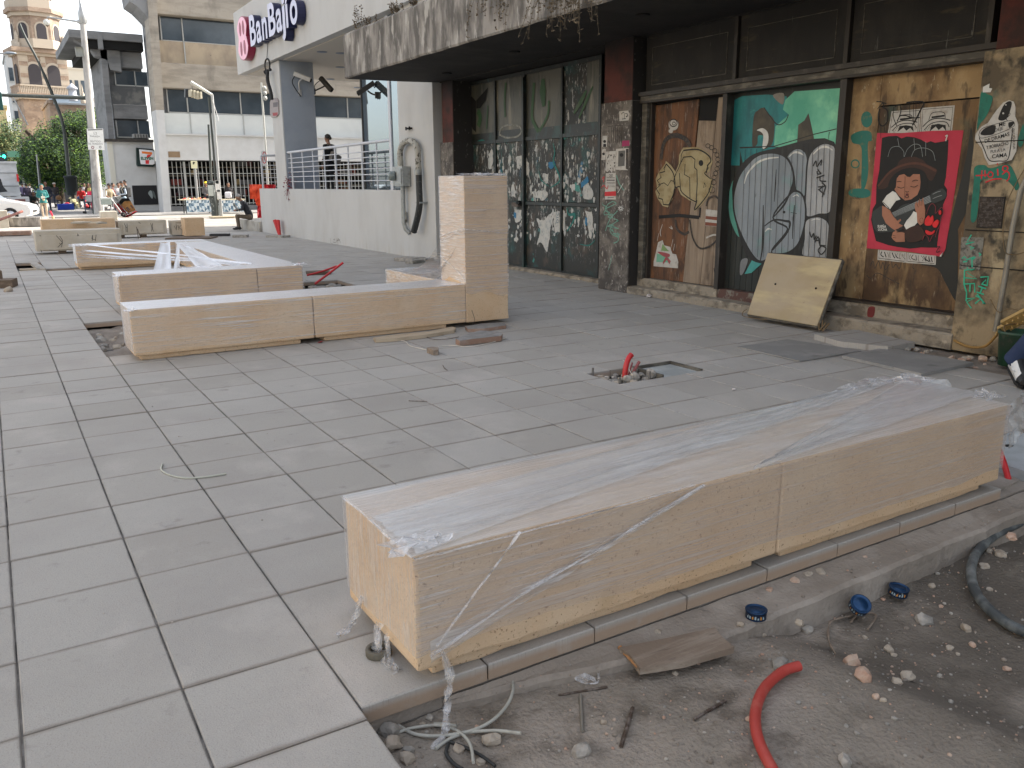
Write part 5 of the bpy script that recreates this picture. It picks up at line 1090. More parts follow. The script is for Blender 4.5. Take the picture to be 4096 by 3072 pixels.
# tangle of cable under the lettering
mb = MB(); BLKC = flat('black_cable',(26,26,28))
a = PX(900+.1808*925,.1808*1300,7.48); mb.tube([PX(900+.1808*945,.1808*960,7.48),a],.008,BLKC,5)
mb.tube(catmull([a+Vector((0,.25*math.cos(k*.7),-.18+.18*math.sin(k*.7))) for k in range(10)],4),.022,BLKC,6); mb.tube(catmull([a+Vector((0,-.02,-.3)),a+Vector((-.03,-.03,-.6)),a+Vector((0,-.18,-.95)),a+Vector((0,-.22,-1.15))],5),.05,BLKC,6)
mb.rock(a+Vector((0,.2,-.35)),.09,BLKC,3); mb.rock(a+Vector((0,-.28,-.33)),.05,BLKC,4)
tag(mb.build('cable_tangle'),'tangle of black cable hanging below the raised bank lettering','cable')

# electric meter and swan neck conduit on the bank wall
t = thing('electric_meter','grey electric meter box on the white wall with a conduit looping over it','meter',(7.6,16.7,1.6))
MTG = M('galvanised_grey',(.33,.35,.35),.5,[dict(c=(.22,.22,.21),s=(12,12,12),lo=.5,hi=.7)],metal=.4)
mb = MB(); mb.box((7.42,16.46,1.48),(7.61,16.98,1.88),MTG,bev=.01); mb.box((7.40,16.5,1.52),(7.42,16.7,1.84),MTG,bev=.005); mb.build('box',t)
mb = MB(); mb.lathe((7.42,16.86,1.69),[(.10,0),(.10,.08),(.085,.12),(.001,.14)],flat('meter_glass',(120,130,130),.15),18,axis=(-1,.35,0)); mb.build('dial',t)
mb = MB(); MOT = M('peeling_pipe_paint',(.4,.39,.35),.7,[dict(c=(.08,.075,.06),s=(16,16,16),lo=.52,hi=.6)],bump=.003)
mb.tube([(7.52,16.75,1.86),(7.52,16.76,2.15)]+[(7.52,16.75-.43*(1-math.cos(R(a)))*1.0,2.15+.24*math.sin(R(a))) for a in range(10,180,14)]+[(7.52,15.89,2.12),(7.52,15.88,1.78)],.062,MOT,12); mb.build('conduit_loop',t)
mb = MB(); mb.tube([(7.52,16.68,1.48),(7.52,16.70,.72),(7.54,16.64,.58),(7.6,16.58,.5)],.048,MTG,10); mb.tube([(7.55,16.705,.72),(7.55,16.705,.95)],.056,MOT,10); mb.build('conduit',t)
mb = MB(); BLH = M('black_hose',(.025,.027,.028),.6,[dict(c=(.2,.2,.19),s=(20,20,20),lo=.62,hi=.68,k=.7)])
mb.tube(catmull([(7.52,15.88,1.78),(7.5,15.84,1.45),(7.48,15.80,1.12),(7.47,15.9,.85),(7.46,16.08,.56)],6),.066,BLH,12); mb.tube([(7.50,15.87,1.80),(7.50,15.865,1.70)],.078,MTG,12); mb.box((7.45,15.70,1.14),(7.61,15.92,1.17),MTG); mb.build('hose',t)
mb = MB(); mb.box((7.55,16.32,2.62),(7.62,16.52,2.65),DARK); mb.box((7.55,16.32,2.60),(7.57,16.35,2.67),DARK); mb.box((7.55,16.49,2.60),(7.57,16.52,2.67),DARK); tag(mb.build('wall_bracket'),'little black iron bracket on the white wall above the conduit loop','bracket')
# red cone shaped tubes by the wall, marks
mb = MB()
for k,(dx,dy,lx) in enumerate(((0,0,.1),(-.05,.08,.16),(.03,.12,.05))): mb.tube([(7.48+dx*.3,25.75+dy*.6,.02),(7.47+dx,25.72+dy*1.6+lx,.46)],[.035,.06],REDD,8)
tag(mb.build('red_conduit'),'bundle of short red conduits standing against the foot of the white wall','pipe')
mb = MB(); P = Paint(7.618,1050,150,.5426,mb)
for p_ in ([(500,1480),(502,1520),(515,1518)],[(522,1490),(535,1485),(520,1512),(540,1510)],[(545,1510),(550,1478),(552,1510),(560,1480),(575,1512)],[(548,1495),(572,1492)]): P.line(p_,4,SPK,smooth=False)
tag(mb.build('marker_scrawl'),'little black scrawl low on the white parapet wall','graffiti')
for (x,y,w,d,lab) in ((7.2,15.75,.42,.5,'wide grey rubble slab at the foot of the white wall, under the hose'),(7.38,15.35,.25,.2,'small grey brick bit beside the wide slab under the hose'),(7.05,15.2,.34,.2,'flat bit of slab just in front of the derelict gate')):
    mb = MB(); mb.box((x-w/2,y-d/2,0.002),(x+w/2,y+d/2,.07),ROCKS[0],rz=.4,bev=.01); tag(mb.build('rubble_slab'),lab,'rubble','rubble by the white wall')
# dry red flowers of the terrace
mb = MB(); rr = random.Random(2); DRF = flat('dried_red_flowers',(120,34,48))
for k in range(140):
    p = Vector((7.66+rr.gauss(0,.08),25.05+rr.gauss(0,.12),1.55+rr.gauss(0,.16))); q = Vector((rr.uniform(-1,1),rr.uniform(-1,1),rr.uniform(-1,1)))*.04; w = Vector((rr.uniform(-1,1),rr.uniform(-1,1),rr.uniform(-1,1)))*.03
    mb.add([p,p+q,p+q+w,p+w],[(0,1,2,3)],DRF)
for k in range(8): mb.tube([(7.62,25.1+rr.uniform(-.1,.1),1.4),(7.6,25.15+rr.uniform(-.3,.3),1.0+rr.uniform(0,.3))],.004,DRF,4)
tag(mb.build('dry_flowers'),'dried red flowers tied at the corner post of the terrace railing','flowers')

# ------------------------------------------------------------------ opposite side of the street (seen mirrored in the glass; it also shades and bounces light)
t = thing('opposite_building','sunlit ochre building mirrored in the bank glass, across the street','building',(-24,20,0))
YEL = M('sunlit_ochre_render',(.62,.47,.26),.85,[dict(c=(.5,.36,.2),s=(.6,.6,.6),lo=.45,hi=.65)])
mb = MB()
for k in range(5): mb.box((-36,-6,k*3.4),(-22,26,k*3.4+1.7),YEL)
mb.box((-36,-6,0),(-22.6,26,17),YEL); mb.build('wall',t)
mb = MB()
for k in range(5):
    for j in range(10): mb.box((-22.6,-5+j*3.1,k*3.4+1.75),(-22.5,-2.4+j*3.1,k*3.4+3.3),GLASS)
mb.build('window_band',t)

# ------------------------------------------------------------------ concrete office block across the side street
CB1 = M('board_marked_concrete',(0.36,0.325,0.275),0.9,[dict(c=(0.25,0.225,0.19),s=(.7,.7,3),lo=.42,hi=.64,k=.85),dict(c=(0.16,0.145,0.125),s=(1.1,1.1,.5),lo=.56,hi=.72,k=.7)],bump=.01,bscale=8)
CB2 = M('grey_blue_concrete',(0.23,0.235,0.24),0.9,[dict(c=(0.14,0.145,0.15),s=(.6,.6,2),lo=.45,hi=.65,k=.85)],bump=.01,bscale=8)
STN = M('stained_travertine',(0.42,0.345,0.25),0.85,[dict(c=(0.28,0.23,0.18),s=(1.2,1.2,.8),lo=.42,hi=.62,k=.8),dict(c=(.09,.07,.05),s=(4,4,5),lo=.66,hi=.7,k=.8)])
OWHITE = M('dull_white_render',(0.55,0.56,0.56),.85,[dict(c=(.46,.46,.45),s=(.9,.9,.9),lo=.45,hi=.65,k=.7)])
WGL = M('dull_window_glass',(0.035,0.05,0.065),.12,[dict(c=(.06,.08,.1),s=(.5,.5,.5),lo=.4,hi=.6)],spec=.6)
WFR = flat('aluminium_frame',(168,170,168),.4)
OB = thing('office_building','weathered concrete office block across the side street, with window bands and a barred ground floor','building',(13,54,0))
YF = 52.0
def zf(v,u=700,y=YF): return PY(u,v,y).z
def xf(u,v=300,y=YF): return PY(u,v,y).x
x0,xe = 8.85,40
mb = MB(); mb.box((x0+.1,YF+.9,zf(640)),(xe,YF+3.5,15),CB2); mb.box((x0,YF+2.4,0),(xe,YF+14,zf(640)),DARK)
for (va,vb) in ((-60,60),(252,352)): mb.box((x0,YF,zf(vb)),(xe,YF+.9,zf(va)),CB1,bev=.03)
mb.box((x0,YF,zf(640)),(xe,YF+.9,zf(537)+.06),OWHITE); mb.box((x0,YF-.12,zf(540)),(xe,YF+.9,zf(536)),OWHITE)
mb.build('concrete_band',OB)
mb = MB(); mb.box((x0,YF+.55,zf(252)),(xe,YF+.9,zf(159)),STN); mb.build('parapet_panel',OB)
mb = MB(); mb.box((x0,YF+.5,zf(537)),(xe,YF+.9,zf(450)),M('white_spandrel_panel',(.6,.63,.62),.7,[dict(c=(.5,.53,.53),s=(.5,.5,.7),lo=.45,hi=.65,k=.7)])); mb.build('parapet_panel',OB)
def winband(va,vb,us,u_end,name='window'):
    z0,z1 = zf(vb),zf(va); xs = [xf(u,(va+vb)/2) for u in us]+[xe]
    for a,b in zip(xs[:-1],xs[1:]):
        if b-a > 4:
            n = int((b-a)/3.2); ed = [a+(b-a)*k/n for k in range(n+1)]
        else: ed = [a,b]
        for p,q in zip(ed[:-1],ed[1:]):
            f = MB(); f.box((p-.03,YF+.56,z0),(p+.03,YF+.64,z1),WFR); f.box((p,YF+.56,z0-.03),(q,YF+.64,z0+.04),WFR); w = f.build(name,OB)
            g = MB(); g.box((p+.03,YF+.64,z0+.04),(q-.03,YF+.67,z1),WGL); g.build('pane',w)
winband(63,159,(651,738),0); winband(354,447,(678,757,972),0)
mb = MB()
for u,va,vb in ((742,159,254),(766,447,535),(980,447,537)): x = xf(u,va); mb.box((x-.03,YF+.47,zf(vb)),(x+.03,YF+.54,zf(va)),WFR)
mb.build('panel_joint',OB)
# main column
def colm(par,ua,ub,va,ud,ue,vb,y,d,ms,white_from=None,ext=3):
    mb = MB(); a,b = PY(ua,va,y),PY(ub,va,y); c,e = PY(ud,vb,y),PY(ue,vb,y)
    def ring(z,t): return [(a.x+(c.x-a.x)*t,y,z),(b.x+(e.x-b.x)*t,y,z),(b.x+(e.x-b.x)*t,y+d,z),(a.x+(c.x-a.x)*t,y+d,z)]
    zs = [a.z+ext,white_from,0.0] if white_from else [a.z+ext,0.0]; 
    for i in range(len(zs)-1):
        t0 = (a.z-zs[i])/a.z; t1 = (a.z-zs[i+1])/a.z; mb.add(ring(zs[i],t0)+ring(zs[i+1],t1),[(0,1,2,3)[::-1],(0,4,5,1),(1,5,6,2),(2,6,7,3),(3,7,4,0)],ms[i])
    mb.build('column',par); return mb
colm(OB,595,631,70,655,685,845,YF-1.0,1.4,(CB1,OWHITE),zf(440,640,YF-1))
mb = MB()
for (va,vb) in ((15,70),): 
    p = PY(512,0,YF); mb.add([(PY(512,0,YF-.9).x,YF-.9,11.9),(PY(520,20,YF-.9).x,YF-.9,10.95),(PY(555,60,YF-.9).x,YF-.9,10.7),(8.8,YF-.9,10.0),(8.8,YF-.9,15),(PY(505,0,YF-.9).x,YF-.9,15)]+[(PY(512,0,YF-.9).x,YF+1.5,11.9),(PY(520,20,YF-.9).x,YF+1.5,10.95),(PY(555,60,YF-.9).x,YF+1.5,10.7),(8.8,YF+1.5,10.0),(8.8,YF+1.5,15),(PY(505,0,YF-.9).x,YF+1.5,15)],[(5,4,3,2,1,0),(6,7,8,9,10,11)]+[(i,(i+1) % 6,(i+1) % 6+6,i+6) for i in range(6)],CB2)
mb.build('roof_bracket',OB)
# barred shop front
mb = MB(); zt = zf(645); gx = xf(660,700)
for k in range(70):
    x = gx+.06+k*.235; mb.box((x-.018,YF+.55,.35),(x+.018,YF+.59,zt),WFR)
for z in (.42,1.35,2.15): mb.box((gx,YF+.54,z-.02),(gx+16.5,YF+.6,z+.02),WFR)
for k in (0,5,17,29,41,53): mb.box((gx+k*.235-.05,YF+.5,.1),(gx+k*.235+.05,YF+.62,zt),WFR)
mb.build('window_bars',OB)
mb = MB(); mb.box((gx,YF+.3,0),(gx+16.5,YF+.9,.3),CB2); mb.build('sill',OB)
mb = MB(); rr = random.Random(6)
for k in range(60):
    x = gx+.5+rr.uniform(0,15); z = rr.choice((.9,1.5,2.1,2.6)); w = rr.uniform(.15,.7); mb.box((x,YF+1.5+rr.uniform(0,.4),z),(x+w,YF+2.1,z+rr.uniform(.1,.4)),rr.choice((flat('shop_brown',(120,88,62)),flat('shop_beige',(170,150,110)),flat('shop_red',(120,50,44)),flat('shop_grey',(90,90,92)),flat('shop_maroon',(80,36,40)))),bev=.01)
for z in (.85,1.45,2.05,2.55): mb.box((gx+.4,YF+1.5,z-.05),(gx+16,YF+2.2,z),flat('shop_shelf',(110,100,84)))
mb.build('shop_shelves',OB)
mb = MB(); a = PY(650+.226*98,600+.226*25,YF-.03); b = PY(650+.226*315,600+.226*130,YF-.03); mb.box((a.x,YF-.05,b.z),(b.x,YF-.002,a.z),flat('worn_brown_sign',(128,108,84)),bev=.01); tag(mb.build('wall_sign'),'small worn brown sign over the left end of the barred shop front','sign')
# lower wing with the convenience shop
YW = 56.0
def zw(v,u=500): return PY(u,v,YW).z
def xw(u,v=300): return PY(u,v,YW).x
WG = thing('shop_building','lower dark concrete block with a thick roof slab over a white walled corner shop','building',(7.5,58,0))
xl = xw(440,550); mb = MB()
mb.box((7.0,YW+.6,4.2),(x0,YW+9,zw(205)),CB2); mb.box((7.0,YW,zw(270)),(x0,YW+.6,zw(200)),CB2,bev=.02); mb.box((7.0,YW,zw(475)),(x0,YW+.6,zw(418)),CB2,bev=.02); mb.box((7.0,YW+.2,zw(418)),(x0,YW+.6,zw(343)),M('mouldy_panel',(.1,.105,.11),.9,[dict(c=(.2,.2,.19),s=(1.5,1.5,1.5),lo=.5,hi=.66)]))
mb.build('wall',WG)
mb = MB(); a = PY(272,115,YW-1); b = PY(272,148,YW-1)
mb.box((a.x,YW-1,b.z),(x0,YW+9,a.z),CB2,bev=.03); mb.box((a.x+.9,YW-.8,b.z-.45),(x0,YW+9,b.z),DARK)
v = [(a.x+.3,b.z),(a.x+1.1,b.z-.45),(a.x+1.3,b.z-.8),(a.x+1.9,b.z-1.0),(a.x+2.0,b.z-1.5),(a.x+2.6,b.z-1.6),(a.x+2.6,b.z)]
mb.add([(x,YW-.3,z) for x,z in v]+[(x,YW+.5,z) for x,z in v],[tuple(range(7))[::-1],tuple(range(7,14))]+[(i,i+7,(i+1) % 7+7,(i+1) % 7) for i in range(7)],CB2)
mb.box((xw(384,180),YW-1.05,zw(212)),(xw(403,180),YW-.6,b.z+.3),CB2)
mb.build('roof_slab',WG)
colm(WG,404,430,235,430,448,550,YW-.3,.8,(CB2,),None,.6)
for (ua,ub,va,vb) in ((460,537,281,340),(540,592,281,340),(466,550,480,548),(552,600,480,548)):
    f = MB(); xa,xb = xw(ua,va),xw(ub,va); f.box((xa-.03,YW+.22,zw(vb)),(xa+.03,YW+.3,zw(va)),WFR); f.box((xa,YW+.22,zw(vb)-.03),(xb,YW+.3,zw(vb)+.03),WFR); w = f.build('window',WG)
    g = MB(); g.box((xa+.03,YW+.3,zw(vb)+.03),(xb-.03,YW+.33,zw(va)),WGL); g.build('pane',w)
mb = MB(); YS = 54.0; xa = PY(430,600,YS).x; mb.box((xa,YS,0),(x0-.2,YS+2.5,PY(450,567,YS).z),OWHITE); mb.box((xa-.1,YS-.25,PY(450,567,YS).z),(x0-.2,YS+2.5,PY(450,556,YS).z),FRAMED)
mb.box((xa,YS-.06,0),(xa+.28,YS,PY(450,567,YS).z),M('cream_corner_pilaster',(.6,.59,.52),.8)); mb.build('shop_wall',WG)
mb = MB(); a,b = PY(528,742,YS-.05),PY(632,818,YS-.05); mb.box((a.x,YS-.04,b.z),(x0-.25,YS-.002,a.z),flat('black_panel',(22,22,26)),bev=.01)
P = Paint(0,300,650,.1808,mb,y=YS-.042); P.fill([(1620,680),(1660,620),(1700,640),(1720,740),(1710,800),(1670,760)],flat('print_pale_grey',(150,160,160)),True); P.fill([(1715,620),(1760,670),(1790,800),(1740,760),(1720,700)],flat('print_mid_grey',(90,98,96)),True)
tag(mb.build('wall_panel'),'black panel with a pale printed figure low on the corner shop wall','panel')
mb = MB(); a,b = PY(529,530,YS+.2),PY(590,553,YS+.2); mb.box((a.x,YS-.1,PY(560,553,YS).z),(b.x,YS+.5,PY(560,536,YS).z),flat('air_conditioner_grey',(130,130,128)),bev=.02)
for k in range(6): mb.box((a.x+.08+k*.15,YS-.11,PY(560,551,YS).z),(a.x+.12+k*.15,YS-.1,PY(560,538,YS).z),DARK)
tag(mb.build('air_conditioner'),'grey air conditioner on the ledge above the corner shop wall','air conditioner')
# shop sign
t = thing('shop_sign','square shop sign with a big striped 7 and the word ELEVEN on the corner wall','sign',(8,YS-.3,3))
P = Paint(0,0,0,.603,MB(),y=YS-.30)
def sgn(pts): return [P.P(p) for p in pts]
mb = MB(); mb.poly(sgn([(905,980),(1018,990),(1025,1000),(1030,1095),(1020,1107),(915,1103),(908,1090)]),(0,-1,0),-.28,flat('dark_green_case',(34,66,62),.4)); mb.build('case',t)
P2 = Paint(0,0,0,.603,MB(),y=YS-.302); SW_ = M('lit_sign_white',(.75,.76,.78),.3); SO = flat('sign_orange',(232,120,40),.35); SR = flat('sign_red',(214,40,44),.35); SG = flat('sign_green',(24,100,74),.35)
P2.fill([(922,990),(1012,998),(1022,1006),(1026,1086),(1012,1093),(935,1089),(930,1075)],SW_)
P2.fill([(940,1003),(1008,1010),(1010,1022),(1006,1024),(942,1018)],SO); P2.fill([(978,1025),(1008,1024),(985,1050),(970,1045)],SR); P2.fill([(964,1062),(990,1062),(988,1088),(966,1087)],SR)
P2.text('ELEVEN',(976,1052),26,SG,.92,bold=.012)
P2.mb.build('face',t)

# ------------------------------------------------------------------ church tower and buildings beyond
CHS = M('pink_church_stone',(0.34,0.25,0.185),0.9,[dict(c=(0.22,0.155,0.115),s=(.9,.9,1.3),lo=.42,hi=.62,k=.85),dict(c=(0.42,0.33,0.25),s=(1.8,1.8,3),lo=.55,hi=.66,k=.7),dict(kind='edge',c=(.24,.19,.15),s=(1.2,1.2,2.2),lo=.05,hi=.0,k=.6)],bump=.03,bscale=3)
CHL = M('pale_church_trim',(0.45,0.38,0.30),0.9,[dict(c=(0.42,0.36,0.29),s=(1.5,1.5,1.5),lo=.45,hi=.65)])
CHD = M('dark_bell_opening',(.05,.045,.05),.9)
CT = thing('church_tower','tall pinkish stone church bell tower with two arched belfry levels and balustrades','tower',(0,112,0))
A = R(10); YT = 112.0
pl = PY(70,400,YT); 
ex,ey = Vector((math.cos(A),math.sin(A),0)),Vector((-math.sin(A),math.cos(A),0))
WT = (PY(268,330,YT).x-PY(69,330,YT).x)/math.cos(A)*1.02
O = Vector((PY(83,330,YT).x,YT,0)); Wd = WT*.6
def zt_(v): return PY(160,v+12,YT+1).z
def tw(a,b,c): return O+ex*a+ey*b+Vector((0,0,c))
def tbox(mb,a,b,mat):
    v = [tw(x,y,z) for z in (a[2],b[2]) for (x,y) in ((a[0],a[1]),(b[0],a[1]),(b[0],b[1]),(a[0],b[1]))]
    mb.add(v,[(0,3,2,1),(4,5,6,7),(0,1,5,4),(1,2,6,5),(2,3,7,6),(3,0,4,7)],mat)
def arch(mb,ca,z0,z1,hw,y,mat,t=.06,n=(0,-1)):
    pts = [tw(ca-hw,y,z0),tw(ca+hw,y,z0)]+[tw(ca+hw*math.cos(R(a)),y,z1+hw*math.sin(R(a))) for a in range(0,181,20)]
    mb.poly(pts,-ey,t,mat)
def archside(mb,cb,z0,z1,hw,mat,t=.06):
    pts = [tw(0,cb-hw,z0),tw(0,cb+hw,z0)]+[tw(0,cb+hw*math.cos(R(a)),z1+hw*math.sin(R(a))) for a in range(0,181,20)]
    mb.poly(pts,-ex,t,mat)
W = WT
zA,zB,zC,zD = zt_(375),zt_(345),zt_(215),zt_(200)
mb = MB(); tbox(mb,(0,0,0),(W,Wd,zA),CHS); mb.build('shaft',CT)
mb = MB(); tbox(mb,(-.35,-.35,zA-.35),(W+.35,Wd+.35,zA),CHL); tbox(mb,(-.6,-.6,zA),(W+.6,Wd+.6,zA+.25),CHS); mb.build('cornice',CT)
mb = MB(); tbox(mb,(.1,.1,zA+.25),(W-.1,Wd-.1,zC),CHS)
z0b,z1b = zt_(338),zt_(270)
for ca in (W*.30,W*.68): arch(mb,ca,z0b,z1b,.85,.1,CHL,.08); arch(mb,ca,z0b,z1b-.05,.64,.03,CHD,.06)
archside(mb,Wd*.5,z0b,z1b,.6,CHD,-.04)
for (a,b) in ((.1,.95),(W*.45,W*.53),(W-1.1,W-.15)):
    for k in range(5): tbox(mb,(a,.0,z0b+.3+k*.62),(b,.1,z0b+.75+k*.62),CHL if k % 2 == 0 else CHS)
    tbox(mb,(a-.06,.03,z0b+.1),(b+.06,.1,z0b+3.4),CHL)
mb.build('belfry',CT)
def balustrade(z,inset,n,w,oct_=False):
    mb = MB()
    for k in range(n): a = inset+(W-2*inset)*k/(n-1); tbox(mb,(a-.06,inset-.05,z),(a+.06,inset+.07,z+.75),CHL)
    tbox(mb,(inset-.1,inset-.1,z+.75),(W-inset+.1,inset+.12,z+.92),CHL)
    for k in range(n): b = inset+(Wd-2*inset)*k/(n-1); tbox(mb,(inset-.05,b-.06,z),(inset+.07,b+.06,z+.75),CHS)
    tbox(mb,(inset-.1,inset-.1,z+.75),(inset+.12,Wd-inset+.1,z+.92),CHS)
    mb.build('balustrade',CT)
balustrade(zA+.25,-.3,34,0); 
mb = MB(); tbox(mb,(-.2,-.2,zC),(W+.2,Wd+.2,zC+.3),CHL); tbox(mb,(-.6,-.6,zC+.3),(W+.6,Wd+.6,zC+.75),CHS); mb.build('cornice',CT)
def octo(r,z0,z1,mat,mb,rot=0):
    c = tw(W/2,Wd/2,0); v = [c+Vector((r*math.cos(A+rot+R(22.5+45*k)),r*math.sin(A+rot+R(22.5+45*k)),z)) for z in (z0,z1) for k in range(8)]
    mb.add(v,[tuple(range(8))[::-1],tuple(range(8,16))]+[(k,(k+1) % 8,(k+1) % 8+8,k+8) for k in range(8)],mat)
def octarch(r,z0,z1,hw,mb):
    c = tw(W/2,Wd/2,0); ap = r*math.cos(R(22.5))
    for k in range(8):
        a = A+R(45*k); n = Vector((math.cos(a),math.sin(a),0)); s_ = Vector((-math.sin(a),math.cos(a),0)); q = c+n*ap
        for (h,t,m_) in ((hw*1.35,.06,CHL),(hw,.09,CHD)):
            mb.poly([q-s_*h+Vector((0,0,z0)),q+s_*h+Vector((0,0,z0))]+[q+s_*h*math.cos(R(x))+Vector((0,0,z1+h*math.sin(R(x)))) for x in range(0,181,20)],n,t,m_)
zE,zF = zt_(58),zt_(38)
mb = MB(); octo(W*.49,zC+.75,zE,CHS,mb); octarch(W*.49,zt_(172),zt_(108),.5,mb); mb.build('belfry',CT)
mb = MB(); octo(W*.515,zC+.75,zC+1.7,CHL,mb); mb.build('balustrade',CT)
mb = MB(); octo(W*.53,zE-.1,zE+.3,CHL,mb); octo(W*.59,zE+.3,zF+.2,CHS,mb); mb.build('cornice',CT)
mb = MB(); octo(W*.55,zF+.2,zF+1.1,CHL,mb); mb.build('balustrade',CT)
mb = MB(); octo(W*.40,zF+.2,zF+6,CHS,mb); octarch(W*.40,zF+1.0,zF+2.6,.5,mb); mb.build('belfry',CT)
for (a,b) in ((0,0),(W,0)):
    mb = MB(); mb.lathe(tw(a+.2 if a == 0 else a-.2,.2,zC+.75),[(.3,0),(.3,.5),(.12,.6),(.24,.95),(.2,1.3),(.05,1.7),(.001,1.8)],CHL,10); mb.build('finial',CT)
def block(name,label,ua,ub,vt,y,mat,vb=None,depth=10,wins=None,grp='buildings beyond the trees'):
    a,b = PY(ua,vt,y),PY(ub,vt,y); zb = PY(ua,vb,y).z if vb else 0
    t = thing(name,label,'building',((a.x+b.x)/2,y+depth/2,0),grp); mb = MB(); mb.box((a.x,y,zb),(b.x,y+depth,a.z),mat); mb.box((a.x-.15,y-.15,a.z),(b.x+.15,y+depth,a.z+.3),mat); mb.build('wall',t)
    if wins:
        nx,nz,z0,dz_ = wins; w = (b.x-a.x)/nx
        for j in range(nz):
            for i in range(nx):
                m_ = MB(); m_.box((a.x+w*(i+.2),y-.06,a.z-1.0-dz_*(j+1)+.6),(a.x+w*(i+.8),y+.02,a.z-1.0-dz_*j-.4),WGL); m_.box((a.x+w*(i+.15),y-.12,a.z-1.0-dz_*(j+1)+.5),(a.x+w*(i+.85),y,a.z-1.0-dz_*(j+1)+.6),WFR); m_.build('window',t)
    return t
block('apartment_block','pale grey apartment block with window bands at the far left, behind the bell tower',20,78,222,128,M('grey_white_flats',(.5,.51,.5),.85),wins=(2,7,0,2.6))
block('yellow_building','yellow building at the left edge of the view beyond the traffic lights',-90,22,430,100,M('bright_yellow_render',(.62,.5,.26),.85),wins=(3,3,0,3))
block('cream_building','cream building with a red band just right of the bell tower',262,336,276,135,M('cream_flats',(.6,.54,.44),.85),wins=(3,4,0,3))
block('blue_roofed_building','low building with a pale blue fascia between the tower and the concrete post',218,350,392,92,M('pale_blue_metal',(.4,.48,.56),.6),vb=410,depth=6)
block('low_stone_building','old low stone house behind the big dark tree',196,352,412,94,CHS,wins=None)
block('dark_shopfront','dark shuttered shopfront behind the people on the far pavement',165,285,698,84,flat('dark_shutter',(52,54,60)),depth=4)
block('white_house','white house glimpsed right of the concrete post, behind the tree',345,436,400,120,OWHITE)
mb = MB(); p = PY(292,385,90); mb.lathe(p,[(.4,-.4),(.4,.1),(.34,.12),(.34,.6),(.48,.63),(.42,.78),(.22,.95),(.001,1.15)],M('lantern_stone',(.4,.42,.46),.8),8); tag(mb.build('roof_lantern'),'small domed stone lantern on the roofs right of the bell tower','lantern')
mb = MB(); p = PY(333,395,90); mb.lathe(p,[(.25,-.4),(.25,.1),(.13,.15),(.15,.4),(.06,.6),(.07,.8),(.001,1.3)],CHL,8); tag(mb.build('stone_pinnacle'),'pointed stone pinnacle beside the domed lantern','pinnacle')

